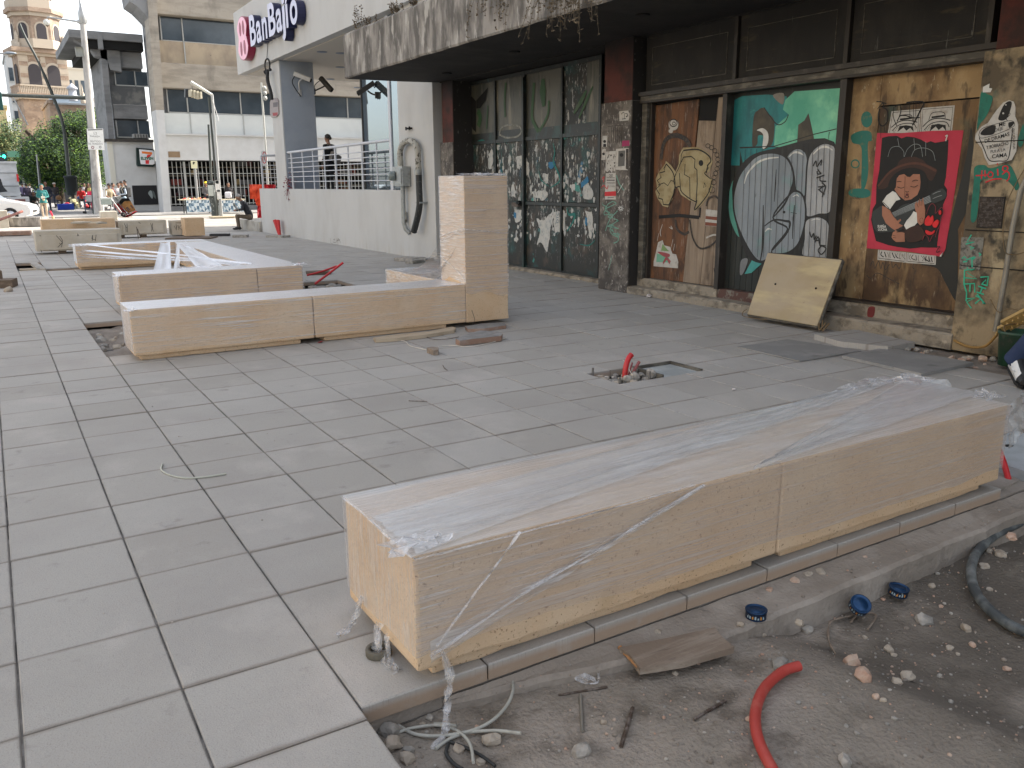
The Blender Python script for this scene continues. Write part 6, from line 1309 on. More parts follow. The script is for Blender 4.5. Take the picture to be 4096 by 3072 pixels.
# ------------------------------------------------------------------ people
SKINM = M('brown_skin',(0.28,0.15,0.095),.55); HAIRB = M('black_hair',(.012,.01,.009),.6); HAIRG = M('grey_hair',(.3,.29,.28),.7); EYEM = M('dark_eyes',(.02,.015,.012),.3); LIPM = M('lips',(.22,.09,.075),.5)
STAND = dict(pel=(0,0,.93),wai=(0,0,1.08),che=(0,.0,1.27),nb=(0,-.01,1.44),nk=(0,.01,1.50),hd=(0,.03,1.60),
    ls=(.175,-.01,1.39),le=(.235,-.03,1.12),lw=(.23,.05,.88),rs=(-.175,-.01,1.39),re=(-.235,-.03,1.12),rw=(-.23,.05,.88),
    lh=(.09,0,.90),lk=(.10,.03,.49),la=(.10,0,.09),rh=(-.09,0,.90),rk=(-.10,.03,.49),ra=(-.10,0,.09))
def person(label,loc,heading,height,cols,pose=None,group=None,extras=None,hair='short',vox=.016,facedir=0.0,headpitch=0.0):
    """one continuous body, grown from tapered limbs; x = the person's left, y = forwards"""
    J = dict(STAND); J.update(pose or {}); k = height/1.72
    t = thing('person',label,'person',loc,group); o = Vector(loc)
    J = {n: Vector(v)*k for n,v in J.items()}
    caps = []                                          # (a, b, ra, rb, material)
    S,T,B,F = cols.get('skin',SKINM),cols['top'],cols['bottom'],cols['shoe']; SL = cols.get('sleeve',T); FA = cols.get('forearm',SL)
    def c(a,b,ra,rb,m_): caps.append((Vector(a),Vector(b),ra*k,rb*k,m_))
    X = lambda v: Vector(v)*k
    sh = (J['ls']-J['rs']).normalized()
    c(J['lh'],J['rh'],.105,.105,B); c(J['pel'],J['wai'],.125,.118,B); c(J['wai'],J['che'],.122,.13,T)
    c(J['wai']+sh*.05*k,J['che']+sh*.08*k,.1,.11,T); c(J['wai']-sh*.05*k,J['che']-sh*.08*k,.1,.11,T); c(J['pel']+Vector((0,0,.03)),J['wai'],.13,.125,T)
    c(J['che']+sh*.07*k,J['nb']+sh*.06*k-Vector((0,0,.05))*k,.10,.075,T); c(J['che']-sh*.07*k,J['nb']-sh*.06*k-Vector((0,0,.05))*k,.10,.075,T)
    c(J['nb']-Vector((0,0,.03))*k,J['ls'],.06,.062,T); c(J['nb']-Vector((0,0,.03))*k,J['rs'],.06,.062,T); c(J['nb'],J['nk'],.055,.052,S)
    hf = Vector((math.sin(facedir),math.cos(facedir),0)); hu = Vector((0,0,1))*math.cos(headpitch)+hf*math.sin(headpitch); hf = hf*math.cos(headpitch)-Vector((0,0,1))*math.sin(headpitch); hs = hf.cross(hu)
    H = J['hd']; c(J['nk'],H-hu*.04*k,.05,.055,S); c(H+hu*.035*k-hf*.012*k,H+hu*.03*k+hf*.02*k,.083,.076,S); c(H-hu*.03*k+hf*.015*k,H-hu*.065*k+hf*.045*k,.062,.034,S)
    c(H+hf*.085*k+hu*.01*k,H+hf*.105*k-hu*.02*k,.011,.014,S)
    for s_ in (1,-1): c(H+hs*s_*.08*k,H+hs*s_*.086*k-hu*.03*k,.018,.012,S)
    for s_,a in ((1,'l'),(-1,'r')):
        c(J[a+'s'],J[a+'e'],.056,.043,SL); c(J[a+'e'],J[a+'w'],.042,.030,FA)
        d = (J[a+'w']-J[a+'e']).normalized(); inn = Vector((-s_,.35,0)).normalized(); inn = (inn-d*inn.dot(d)).normalized(); side = d.cross(inn)
        P0 = J[a+'w']+d*.03*k; c(J[a+'w'],P0,.026,.028,S); c(P0,P0+d*.05*k+side*.014*k,.024,.019,S); c(P0,P0+d*.05*k-side*.014*k,.024,.019,S)
        for q,ln in ((-1.5,.062),(-.5,.075),(.5,.07),(1.5,.055)):
            b0 = P0+d*.06*k+side*q*.0155*k; m_ = b0+d*ln*.5*k+inn*.008*k; c(b0,m_,.0085,.008,S); c(m_,m_+(d*.7+inn*.7)*ln*.5*k,.008,.0068,S)
        th = P0+side*-.02*k*1.0; c(th,th-side*.032*k+d*.022*k+inn*.012*k,.011,.009,S); c(th-side*.032*k+d*.022*k+inn*.012*k,th-side*.036*k+d*.05*k+inn*.018*k,.009,.0075,S)
        c(J[a+'h'],J[a+'k'],.088,.062,B); c(J[a+'k'],J[a+'a']+(J[a+'k']-J[a+'a'])*.1,.06,.045,B)
        ft = J.get(a+'t',None)
        if ft is None: ft = J[a+'a']+Vector((s_*.02,.17,-.055))*k
        hl = J[a+'a']+(J[a+'a']-ft).normalized()*.045*k+Vector((0,0,-.045))*k
        c(J[a+'a'],J[a+'a']+Vector((0,0,-.04))*k,.045,.045,F); c(hl,ft,.038,.034,F); c(J[a+'a'],(ft+J[a+'a'])/2,.04,.036,F)
    cs,sn = math.cos(heading),math.sin(heading)
    rot = Matrix.Rotation(heading,3,'Z')
    raw = MB()
    for a,b,ra,rb,m_ in caps:
        n = 10 if ra > .02*k else 6
        if (b-a).length > 1e-5: raw.tube([a,b],[ra,rb],S,n)
        raw.ell(a,(ra,ra,ra),S,n); raw.ell(b,(rb,rb,rb),S,n)
    me = bpy.data.meshes.new('b'); me.from_pydata(raw.v,[],raw.f); ob = bpy.data.objects.new('b',me); COL.objects.link(ob)
    rm = ob.modifiers.new('r','REMESH'); rm.mode = 'VOXEL'; rm.voxel_size = vox; sm = ob.modifiers.new('s','SMOOTH'); sm.iterations = 2; sm.factor = .4
    m2 = bpy.data.meshes.new_from_object(ob.evaluated_get(bpy.context.evaluated_depsgraph_get())); bpy.data.objects.remove(ob)
    eye = [H+hf*.083*k+hu*.022*k+hs*s_*.032*k for s_ in (1,-1)]; mou = H+hf*.08*k-hu*.045*k
    def pick(p):
        if min((p-e).length for e in eye) < .015*k: return EYEM
        if abs((p-mou).dot(hu)) < .009*k and (p-mou).length < .028*k: return LIPM
        best,bm_ = 9,S
        for a,b,ra,rb,m_ in caps:
            ab = b-a; l2 = ab.length_squared; tt = 0 if l2 < 1e-9 else max(0,min(1,(p-a).dot(ab)/l2)); d = (p-a-ab*tt).length-(ra+(rb-ra)*tt)
            if d < best: best,bm_ = d,m_
        return bm_
    body = MB()
    for q in m2.polygons: body.f.append(tuple(q.vertices)); body.m.append(body.mi(pick(q.center))); body.smooth.append(True)
    body.v = [tuple(rot @ v.co + o) for v in m2.vertices]; bpy.data.meshes.remove(m2)
    body.build('body',t)
    W = lambda p: rot @ (Vector(p)) + o
    if hair:
        hm = MB(); m_ = cols.get('hair',HAIRB); c0 = H+hu*.045*k-hf*.014*k; v = []; f = []; n = 14
        for i in range(8):
            th = R(4+i*(15.5 if hair != 'long' else 19))
            for j in range(n):
                a = 2*math.pi*j/n; d = hs*math.sin(th)*math.cos(a)+hf*math.sin(th)*math.sin(a)+hu*math.cos(th)
                front = max(0,math.sin(a)); r = .096*k*(1-.03*math.sin(5*a+i)); dd = d*r; 
                if front > .3 and i > 3: dd = dd*(1-.13*front*(i-3)/2); dd += hu*.012*k*(i-3)*front*2
                v.append(W(c0+dd))
        for i in range(7):
            for j in range(n): f.append((i*n+j,i*n+(j+1) % n,(i+1)*n+(j+1) % n,(i+1)*n+j))
        hm.add(v,f+[tuple(range(n))[::-1]],m_,True)
        if hair == 'bun': hm.ell(W(c0-hf*.1*k-hu*.03*k),(.045*k,.045*k,.045*k),m_)
        hm.build('hair',t)
    if extras: extras(t,W,J,k,(H,hf,hu,hs),rot)
    return t
def shell(t,name,W,a,b,ra,rb,mat,n=14):
    m_ = MB(); m_.tube([W(a),W(b)],[ra,rb],mat,n); m_.build(name,t)
def orient_box(mb,c,ax,ay,az,s,mat):
    v = [c+ax*x*s[0]/2+ay*y*s[1]/2+az*z*s[2]/2 for z in (-1,1) for (x,y) in ((-1,-1),(1,-1),(1,1),(-1,1))]
    mb.add(v,[(0,3,2,1),(4,5,6,7),(0,1,5,4),(1,2,6,5),(2,3,7,6),(3,0,4,7)],mat)
F = flat
def g2(u,v,y): p = PY(u,v,y); return p
# seated man with paper sheet
def ex_seated(t,W,J,k,h,rot):
    m_ = MB(); c = W(Vector((.02,.40,.80))*k); orient_box(m_,c,rot @ Vector((1,0,0)),rot @ Vector((0,.5,.86)).normalized(),rot @ Vector((0,-.86,.5)),(.50,.34,.02),F('newspaper_grey',(150,142,130)))
    for q in range(7): orient_box(m_,W(Vector((-.10+(q % 2)*.2,.385+q*.018,.705+q*.031))*k),rot @ Vector((1,0,0)),rot @ Vector((0,.5,.86)).normalized(),rot @ Vector((0,-.86,.5)),(.17,.03,.024),F('newsprint_dark',(80,76,70)))
    m_.build('newspaper',t)
    m_ = MB(); m_.tube([W(Vector((-.1,.12,1.19))*k),W(Vector((-.06,.13,1.19))*k)],.03,F('white_badge',(200,200,200)),4); m_.build('badge',t)
SIT = dict(pel=(0,-.02,.46+.0),wai=(0,.02,.62),che=(0,.12,.86),nb=(0,.21,1.00),nk=(0,.25,1.045),hd=(0,.31,1.13),
    ls=(.17,.17,.96),le=(.24,.22,.72),lw=(.15,.40,.70),rs=(-.17,.17,.96),re=(-.24,.22,.72),rw=(-.15,.40,.70),
    lh=(.09,0,.45),lk=(.13,.42,.50),la=(.12,.40,.10),rh=(-.09,0,.45),rk=(-.13,.40,.50),ra=(-.14,.36,.10))
person('elderly grey haired man in dark sweater sitting on the ledge with a newspaper',(7.62,29.75,0.0),R(76),1.66,dict(top=F('dark_navy_sweater',(34,36,44)),bottom=F('brown_grey_trousers',(92,80,66)),shoe=F('black_shoe',(26,24,24)),hair=HAIRG),SIT,vox=.013,extras=ex_seated,headpitch=R(38))
# person on the terrace, seen from behind, with a pale bag
def ex_terrace(t,W,J,k,h,rot):
    m_ = MB(); c = W(Vector((.08,-.16,1.06))*k); orient_box(m_,c,rot @ Vector((.9,0,-.4)).normalized(),rot @ Vector((0,1,0)),rot @ Vector((.4,0,.9)).normalized(),(.36,.12,.24),F('grey_sling_bag',(112,108,104))); b = m_.build('bag',t)
    m_ = MB(); m_.tube([W(Vector(p)*k) for p in ((.2,-.14,1.1),(.1,-.15,1.3),(-.12,-.1,1.43),(-.15,.06,1.38))],.014,F('grey_sling_bag',(112,108,104)),6); m_.build('bag_strap',t)
BLKT = F('black_clothes',(17,17,20)); BLKS = F('black_shoe',(26,24,24))
person('person in black clothes with a pale sling bag standing on the terrace behind the railing',(8.55,24.0,1.22),R(28),1.68,dict(top=BLKT,bottom=BLKT,shoe=BLKS),dict(lw=(.12,.2,1.05),le=(.25,.0,1.12)),vox=.013,extras=ex_terrace,hair='bun')
# hooded person crossing
TEAL = F('teal_hooded_jacket',(22,104,104)); BEI = F('beige_trousers',(178,158,136))
def ex_hood(t,W,J,k,h,rot):
    H,hf,hu,hs = h; m_ = MB(); v = []; n = 12; c0 = H+hu*.03*k-hf*.03*k
    for i in range(8):
        th = R(2+i*19)
        for j in range(n):
            a = 2*math.pi*j/n; d = hs*math.sin(th)*math.cos(a)+hf*math.sin(th)*math.sin(a)+hu*math.cos(th); r = .118*k; fr = max(0,math.sin(a))
            v.append(W(c0+d*r*(1-.42*fr*min(1,max(0,i-2)/2))+hu*.03*k*fr*max(0,i-2)))
    m_.add(v,[(i*n+j,i*n+(j+1) % n,(i+1)*n+(j+1) % n,(i+1)*n+j) for i in range(7) for j in range(n)],TEAL,True); m_.build('hood',t)
    m_ = MB(); m_.tube([W(Vector((0,0,.83))*k),W(Vector((0,0,1.0))*k)],[.19*k,.16*k],TEAL,14); m_.build('jacket_hem',t)
    m_ = MB(); c = W(Vector((0,.26,1.10))*k); orient_box(m_,c,rot @ Vector((1,0,0)),rot @ Vector((0,1,0)),Vector((0,0,1)),(.16,.1,.1),F('white_food_tray',(220,214,200))); m_.tube([c+Vector((0,0,.03)),c+Vector((-.02,0,.16))],.008,F('white_food_tray',(220,214,200)),5); m_.rock(c+Vector((.01,0,-.1)),.07,F('paper_napkin',(190,176,140)),3); m_.build('food_tray',t)
p = g2(183,880,44.9)
person('person in a teal hooded jacket and beige trousers walking with food in hand',(p.x,44.9,-.02),R(180),1.60,dict(top=TEAL,bottom=BEI,shoe=F('white_shoe',(220,214,206))),dict(le=(.25,.0,1.14),lw=(.08,.22,1.07),re=(-.25,.0,1.14),rw=(-.08,.22,1.07),lk=(.1,.1,.5),la=(.08,.08,.10),rk=(-.09,.06,.49),ra=(-.08,-.16,.12)),extras=ex_hood,vox=.018)
# street vendors, walkers
def simple(label,u,vh,y,h,head,top,bot,pose=None,hair='short',extras=None,fd=0.0,hp=0.0,z=None,**kw):
    q = PY(u,vh,y); zz = q.z-h*.99 if z is None else z
    person(label,(q.x,y,zz),head,h,dict(top=top,bottom=bot,shoe=BLKS,**kw),pose,hair=hair,extras=extras,vox=.02,facedir=fd,headpitch=hp)
def ex_hat(t,W,J,k,h,rot,mat=None,brim=True):
    H,hf,hu,hs = h; m_ = MB(); m_.lathe(W(H+hu*.06*k-hf*.0*k),[(.125,0),(.12,.012),(.1,.02),(.092,.06),(.05,.095),(.001,.1)],mat or F('yellow_hard_hat',(240,206,40),.35),16,axis=rot @ hu); m_.build('hard_hat',t)
WHS = F('white_shirt',(205,200,200))
simple('street vendor in a yellow hard hat and grey jacket behind the left table',822,728,50.2,1.62,R(175),F('grey_jacket',(96,92,92)),F('dark_trousers',(44,44,52)),dict(lw=(.05,.2,1.0),rw=(-.05,.2,1.0)),extras=ex_hat,z=.03)
def ex_bagw(t,W,J,k,h,rot):
    m_ = MB(); m_.rock(W(Vector((.06,.22,.98))*k),.2,F('white_plastic_bag',(232,230,232)),5,sq=1.5); m_.build('carrier_bag',t)
simple('person in a dark jacket holding a white bag behind the right table',912,730,50.0,1.60,R(170),F('dark_jacket',(34,30,32)),F('dark_trousers',(44,44,52)),dict(lw=(.1,.2,1.05),rw=(-.1,.2,1.05)),extras=ex_bagw,hair='long',z=.03)
def ex_pack(t,W,J,k,h,rot):
    m_ = MB(); v = W(Vector((0,-.22,1.2))*k); m_.box((-.17,-.13,-.25),(.17,.13,.25),F('black_grey_backpack',(44,44,46)),bev=.06); m_.v = [tuple(rot @ Vector(q)+v) for q in m_.v]; b = m_.build('backpack',t)
    m_ = MB()
    for s_ in (1,-1): m_.tube([W(Vector(q)*k) for q in ((s_*.1,-.12,1.4),(s_*.12,.0,1.47),(s_*.12,.13,1.35),(s_*.13,.05,1.08))],.02,F('pale_strap',(170,164,150)),6)
    m_.build('strap',t)
simple('man with a black backpack and dark vest looking down by the hand truck',486,714,47.5,1.72,R(110),BLKT,F('pale_jeans',(150,168,184)),dict(lw=(.1,.3,1.05),le=(.22,.08,1.15),rw=(-.1,.3,1.05)),extras=ex_pack,hp=R(30),sleeve=F('pale_blue_sleeve',(160,172,186)),z=-.02)
def ex_cap(t,W,J,k,h,rot):
    H,hf,hu,hs = h; m_ = MB(); mt_ = F('black_cap',(34,28,30)); m_.lathe(W(H+hu*.05*k),[(.1,0),(.098,.04),(.06,.075),(.001,.085)],mt_,14,axis=rot @ hu)
    orient_box(m_,W(H+hf*.12*k+hu*.055*k),rot @ hs,rot @ hf,rot @ hu,(.13,.1,.012),mt_); m_.build('cap',t)
simple('man in a cap and khaki vest pushing the loaded red hand truck',432,727,46.6,1.62,R(-150),F('khaki_vest',(128,116,90)),F('grey_trousers',(96,96,98)),dict(lw=(.16,.32,.95),le=(.26,.08,1.1),rw=(-.16,.32,.95),re=(-.26,.08,1.1)),extras=ex_cap,hp=R(25),sleeve=F('cream_sleeve',(196,186,168)),forearm=SKINM,z=-.02)
simple('person with grey hair standing behind the man with the backpack',499,712,48.6,1.74,R(90),F('dark_jacket',(34,30,32)),F('dark_trousers',(44,44,52)),hair='short',z=.03)
simple('person in a dark red top half hidden behind the man in the cap',447,724,48.4,1.6,R(-100),F('maroon_top',(92,40,44)),F('dark_trousers',(44,44,52)),dict(lw=(.1,.3,1.05)),z=.03)
simple('white shirted person by the corner of the white shop wall',470,722,49.4,1.6,R(200),WHS,F('dark_trousers',(44,44,52)),z=.03)
simple('person in dark clothes walking just behind the teal hooded person',180,724,56,1.74,R(170),F('dark_blue_coat',(28,34,52)),F('dark_blue_trousers',(30,38,56)),dict(lk=(.1,.12,.5),la=(.1,.14,.1),ra=(-.1,-.15,.12)),z=.0)
simple('dark figure with a pale cap further back beside the shuttered shopfront',216,733,66,1.68,R(160),F('dark_jacket',(34,30,32)),F('dark_blue_trousers',(30,38,56)),extras=lambda t,W,J,k,h,rot: ex_hat(t,W,J,k,h,rot,F('pale_cap',(190,184,176))),z=.0)
simple('woman in dark clothes walking beside the white truck',104,741,66,1.68,R(10),F('dark_purple_top',(52,44,66)),F('dark_trousers',(44,44,52)),hair='long',z=-.02)
simple('person in a violet top further back by the white truck',88,735,72,1.7,R(10),F('violet_top',(92,84,120)),F('dark_trousers',(44,44,52)),z=-.02)
simple('person in a white top far down the road beside the truck',108,712,88,1.7,R(190),WHS,F('pale_jeans',(150,168,184)),z=-.02)
simple('crouching dark clad person on the pavement left of the teal hooded person',124,772,58,1.62,R(200),F('dark_green_jacket',(28,40,38)),F('dark_trousers',(44,44,52)),SIT,z=-.02)
simple('street seller in bright red seated behind the dark planter',323,752,60,1.66,R(170),F('bright_red_top',(200,40,44)),F('dark_trousers',(44,44,52)),SIT,z=.2)
simple('seller in a yellow and white top beside the shopping cart',364,742,57,1.6,R(190),F('yellow_white_top',(216,196,120)),F('pink_skirt',(190,50,84)),z=.03)
simple('dark haired person behind the seller in yellow',352,736,62,1.64,R(170),F('brown_top',(96,66,54)),F('dark_trousers',(44,44,52)),hair='long',z=.03)
for (lab,u,vh,y,hh,tc,tn) in (('person in a white cap and top by the stalls right of the dark bin',336,742,64,1.64,WHS,WHS),('person in red further along the stalls, right of the shopping cart',378,736,66,1.66,F('bright_red_top',(200,40,44)),BLKT),('distant person in grey walking down the road past the truck',118,742,78,1.7,F('grey_tshirt',(120,120,124)),BLKT),('distant person in blue at the foot of the small dark tree',140,742,82,1.68,F('blue_shirt',(60,90,140)),BLKT),('person in a brown top standing left of the dark bin by the shutter',236,738,72,1.66,F('brown_top',(96,66,54)),BLKT)):
    simple(lab,u,vh,y,hh,R(170+u % 40),tc,tn,z=.02)
# walker at the right edge: only the trailing shoe and trouser leg are in view
ndl = Vector((6.17,3.03,0))
def ex_walk(t,W,J,k,h,rot): pass
WSH = M('white_black_trainer',(.6,.6,.6),.5)
JN = F('dark_blue_jeans',(34,50,84))
ank = PY(4068,1500,3.36); toe = PY(4118,1618,3.12)
hd = math.atan2(-(toe.x-ank.x),(toe.y-ank.y)); hd_local = hd
def tolocal(pw,base,head,k): return tuple((Matrix.Rotation(-head,3,'Z') @ (Vector(pw)-Vector(base)))/k)
hd = R(205); base = (6.66,2.95,0); kk = 1.74/1.72
pose = dict(la=tolocal((ank.x+.02,ank.y,.20),base,hd,kk),lt=tolocal((toe.x,toe.y,.03),base,hd,kk),lk=tolocal((6.60,3.12,.55),base,hd,kk),ra=(-.10,.34,.09),rk=(-.10,.28,.50))
def ex_shoe(t,W,J,k,h,rot):
    a,b = Vector((ank.x+.01,ank.y+.03,.15)),Vector((toe.x,toe.y,.03)); d = (b-a).normalized(); s_ = d.cross(Vector((0,0,1))).normalized(); u = s_.cross(d)
    m_ = MB(); prof = [(-.06,.02,.05),(-.03,.036,.062),(.05,.038,.058),(.13,.042,.042),(.2,.046,.032),(.25,.036,.022),(.275,.012,.01)]
    v = []
    for (x,w,hh) in prof: v += [a+d*x-s_*w-u*.045,a+d*x+s_*w-u*.045,a+d*x+s_*w*.95+u*(hh-.045),a+d*x+s_*w*.45+u*(hh-.005),a+d*x-s_*w*.45+u*(hh-.005),a+d*x-s_*w*.95+u*(hh-.045)]
    v = [q for q in v]; wm = F('trainer_white',(222,222,220),.5); bm_ = F('trainer_black',(24,24,26),.5)
    for i in range(len(prof)-1): m_.add(v[i*6:i*6+12],[(k_,(k_+1) % 6,(k_+1) % 6+6,k_+6) for k_ in range(6)],wm if i < 4 else bm_,True)
    m_.add(v[:6],[(5,4,3,2,1,0)],wm)
    m_.build('trainer',t)
    m_ = MB(); v = []
    for (x,w,hh) in prof: v += [a+d*x-s_*(w+.005)-u*.068,a+d*x+s_*(w+.005)-u*.068,a+d*x+s_*(w+.004)-u*.042,a+d*x-s_*(w+.004)-u*.042]
    for i in range(len(prof)-1): m_.add(v[i*4:i*4+8],[(k_,(k_+1) % 4,(k_+1) % 4+4,k_+4) for k_ in range(4)],bm_)
    m_.add(v[:4],[(3,2,1,0)],bm_); m_.add(v[-4:],[(0,1,2,3)],bm_); m_.build('shoe_sole',t)
    m_ = MB(); q = a+d*.09-s_*.039+u*.02*0; pts = catmull([q-d*.05+u*.012,q-u*.012,q+d*.03-u*.012,q+d*.07+u*.008],5); m_.tube(pts,.005,wm,5); q2 = a+d*.09+s_*.041; m_.tube(catmull([q2-d*.05+u*.02,q2-u*.005,q2+d*.05+u*.01],5),.005,wm,5); m_.build('shoe_stripe',t)
    m_ = MB(); kn = W(J['lk']); an = Vector((ank.x+.03,ank.y+.05,.17)); ax = (kn-an)
    m_.tube(catmull([an-ax*.05,an+ax*.1+Vector((.01,0,0)),an+ax*.35,an+ax*.6,kn],4),[.074,.078,.08,.08,.08,.08,.079,.079,.08,.08,.082,.083,.085,.088,.09,.09,.09][:17],JN,14); m_.build('trouser_leg',t)
person('walking person in blue jeans and white trainers cut off by the right edge',base,hd,1.74,dict(top=F('grey_tshirt',(120,120,124)),bottom=JN,shoe=F('trainer_black',(24,24,26),.5)),pose,vox=.014,extras=ex_shoe)

# ------------------------------------------------------------------ vehicles
def vehicle_body(mb,L,prof,W_,mat,tf):
    """side profile (x, z) swept across the width with tumblehome"""
    n = len(prof); v = []
    for (s_,ins,dz_) in ((-1,0,0),(-.93,.0,.0),(.93,.0,.0),(1,0,0)):
        for (x,z) in prof:
            tum = max(0,(z-.85))*.32; w = (W_/2-(tum if abs(s_) > .9 else 0))*s_; v.append(tf(x,w,z))
    for k in range(3): mb.add(v[k*n:(k+2)*n],[(i,(i+1) % n,(i+1) % n+n,i+n) for i in range(n)],mat,False)
    mb.poly(v[:n],(v[0]-v[n*3]),.002,mat); mb.poly(v[3*n:],(v[n*3]-v[0]),.002,mat)
CARW = M('white_car_paint',(.75,.75,.75),.25,coat=.6); TYR = flat('tyre_rubber',(24,24,25),.8); CGL = M('car_glass',(.03,.04,.045),.05); HLM = M('headlight_glass',(.45,.48,.5),.1); CHR = M('chrome',(.6,.6,.6),.2,metal=1)
p = PY(120,858,42.5); ang = R(-14)
t = thing('parked_car','white saloon car nosing into view at the left edge','car',(p.x-2.2,42.8,0)); cx0 = Vector((p.x,42.2,0)); dx = Vector((math.cos(ang),math.sin(ang),0)); dy = Vector((-math.sin(ang),math.cos(ang),0))
tf = lambda x,y,z: cx0+dx*(x-0)+dy*(y+.85)+Vector((0,0,z))
prof = [(0,.32),(.03,.52),(-.05,.70),(-.35,.80),(-.95,.92),(-1.2,.96),(-1.75,1.38),(-2.1,1.45),(-3.0,1.44),(-3.6,1.10),(-4.2,1.02),(-4.3,.75),(-4.3,.35),(-3.9,.25),(-.3,.22)]
mb = MB(); vehicle_body(mb,4.3,prof,1.72,CARW,tf); mb.build('body',t)
mb = MB()
for s_ in (-1,1):
    w = .86*s_; mb.poly([tf(x,w-(.32*max(0,z-.85)-.012)*s_,z) for x,z in ((-1.35,1.0),(-1.85,1.36),(-2.9,1.38),(-3.45,1.08))],dy*s_,.006,CGL)
mb.add([tf(-1.22,-.72,.99),tf(-1.22,.72,.99),tf(-1.74,.62,1.37),tf(-1.74,-.62,1.37)],[(0,1,2,3)],CGL); mb.v = [tuple(Vector(q)+Vector((0,0,.006))) for q in mb.v]; mb.build('window',t)
for s_ in (-1,1):
    mb = MB(); q = tf(-.09,s_*.62,.67); mb.poly([tf(.0,s_*.5,.60),tf(-.05,s_*.82,.62),tf(-.28,s_*.86,.74),tf(-.1,s_*.52,.71)],dx+Vector((0,0,.4)),.02,HLM); mb.build('headlight',t)
    for x in (-.75,-3.4):
        mb = MB(); c = tf(x,s_*.80,.31); mb.lathe(c-dy*s_*.1,[(.18,0),(.31,.01),(.315,.1),(.30,.19),(.2,.2)],TYR,20,axis=dy*s_); w_ = mb.build('wheel',t)
        mb = MB(); mb.lathe(c+dy*s_*.06,[(.2,0),(.19,.03),(.05,.02),(.001,.04)],CHR,12,axis=dy*s_); mb.build('rim',w_)
mb = MB(); mb.poly([tf(.035,-.35,.42),tf(.035,.35,.42),tf(.0,.4,.56),tf(.0,-.4,.56)],dx,.012,F('car_grille_black',(30,30,32))); mb.build('grille',t)
mb = MB(); mb.poly([tf(.04,-.26,.30),tf(.04,.26,.30),tf(.045,.26,.40),tf(.045,-.26,.40)],dx,.012,F('number_plate',(190,190,185))); mb.build('number_plate',t)
# box truck
yb = 55.0; a = PY(-140,665,yb); b = PY(58,668,yb); c_ = PY(58,775,yb)
t = thing('delivery_truck','white box truck seen from behind at the left edge beyond the car','truck',(b.x-1.2,yb+3,0))
TRW = M('truck_white',(.58,.6,.62),.5,[dict(c=(.45,.47,.48),s=(1,1,2),lo=.45,hi=.65)])
mb = MB(); mb.box((a.x,yb,.95),(b.x+.1,yb+6,b.z+.3),TRW,bev=.05); mb.box((a.x,yb-.06,b.z+.18),(b.x+.14,yb,b.z+.30),TRW)
for z in (1.5,2.2,2.7): mb.box((a.x,yb-.03,z),(b.x+.1,yb,z+.03),F('seam_grey',(120,122,124)))
mb.build('body',t)
mb = MB(); mb.box((a.x,yb-.1,.55),(b.x+.5,yb+.5,.92),TRW,bev=.03); mb.build('bumper',t)
mb = MB(); mb.box((a.x,yb+.2,.2),(b.x+.5,yb+5.5,.55),F('chassis_black',(26,26,28))); mb.build('chassis',t)
mb = MB(); mb.box((b.x+.03,yb-.08,1.75),(b.x+.13,yb-.03,2.15),F('tail_lamp_red',(210,30,40),.3)); mb.build('tail_light',t)
mb = MB(); mb.box((b.x-.2,yb-.13,.62),(b.x+.3,yb-.1,.8),F('tail_lamp_dull',(120,70,66),.3)); mb.build('tail_light',t)
for x in (a.x+.5,b.x+.1):
    mb = MB(); mb.lathe((x,yb+1.2,.42),[(.2,0),(.42,.02),(.42,.28),(.2,.3)],TYR,18,axis=(1,0,0)); mb.build('wheel',t)
mb = MB(); mb.box((a.x+1,yb+.5,b.z+.3),(b.x-.4,yb+4,b.z+.55),F('dark_tarpaulin',(44,50,56)),bev=.1); mb.build('roof_tarpaulin',t)
mb = MB(); pts = [PY(-20,712,yb-.9),PY(2,715,yb-.9),PY(12,745,yb-.9),PY(30,766,yb-.9),PY(-20,772,yb-.9)]; mb.poly(pts,(0,-1,0),.5,F('dark_cloth_bundle',(38,42,48))); o_ = mb.build('cloth_bundle'); tag(o_,'dark cloth bundle hung at the back of the white truck','bundle')
t = thing('white_van','small white van further down the road, right of the box truck','van',(4.2,80,0)); a = PY(60,700,80); b = PY(98,724,80)
mb = MB(); mb.box((a.x,80,.5),(b.x,84,a.z),TRW,bev=.15); mb.build('body',t); mb = MB(); mb.box((a.x+.15,79.97,a.z-.8),(b.x-.15,80,a.z-.25),CGL); mb.build('window',t)
for x in (a.x+.1,b.x-.3):
    mb = MB(); mb.lathe((x,80.6,.35),[(.1,0),(.35,.02),(.35,.2),(.1,.22)],TYR,14,axis=(1,0,0)); mb.build('wheel',t)

# ------------------------------------------------------------------ poles and street furniture
PCON = M('pasted_concrete_post',(.42,.41,.39),.85,[dict(c=(.3,.29,.28),s=(3,3,1.5),lo=.45,hi=.65),dict(c=(.6,.6,.58),s=(5,5,2),lo=.58,hi=.64,k=.7,z=(4,2.5)),dict(c=(.1,.1,.1),s=(7,7,7),lo=.62,hi=.68,k=.6,z=(2.5,1.5))])
GALV = M('galvanised_pole',(.42,.43,.43),.45,[dict(c=(.3,.31,.31),s=(5,5,.6),lo=.45,hi=.65)],metal=.5)
DKP = M('dark_green_pole',(.045,.055,.05),.5,[dict(c=(.1,.1,.09),s=(5,5,1),lo=.5,hi=.7)])
YP = 50.0; t = thing('lamp_post','thick concrete lamp post covered in pasted paper, in front of the dark tree','lamp post',PY(397,845,YP)-Vector((0,0,PY(397,845,YP).z)))
a,b = PY(397,852,YP),PY(327,45,YP); e0 = PY(320,0,YP); mb = MB()
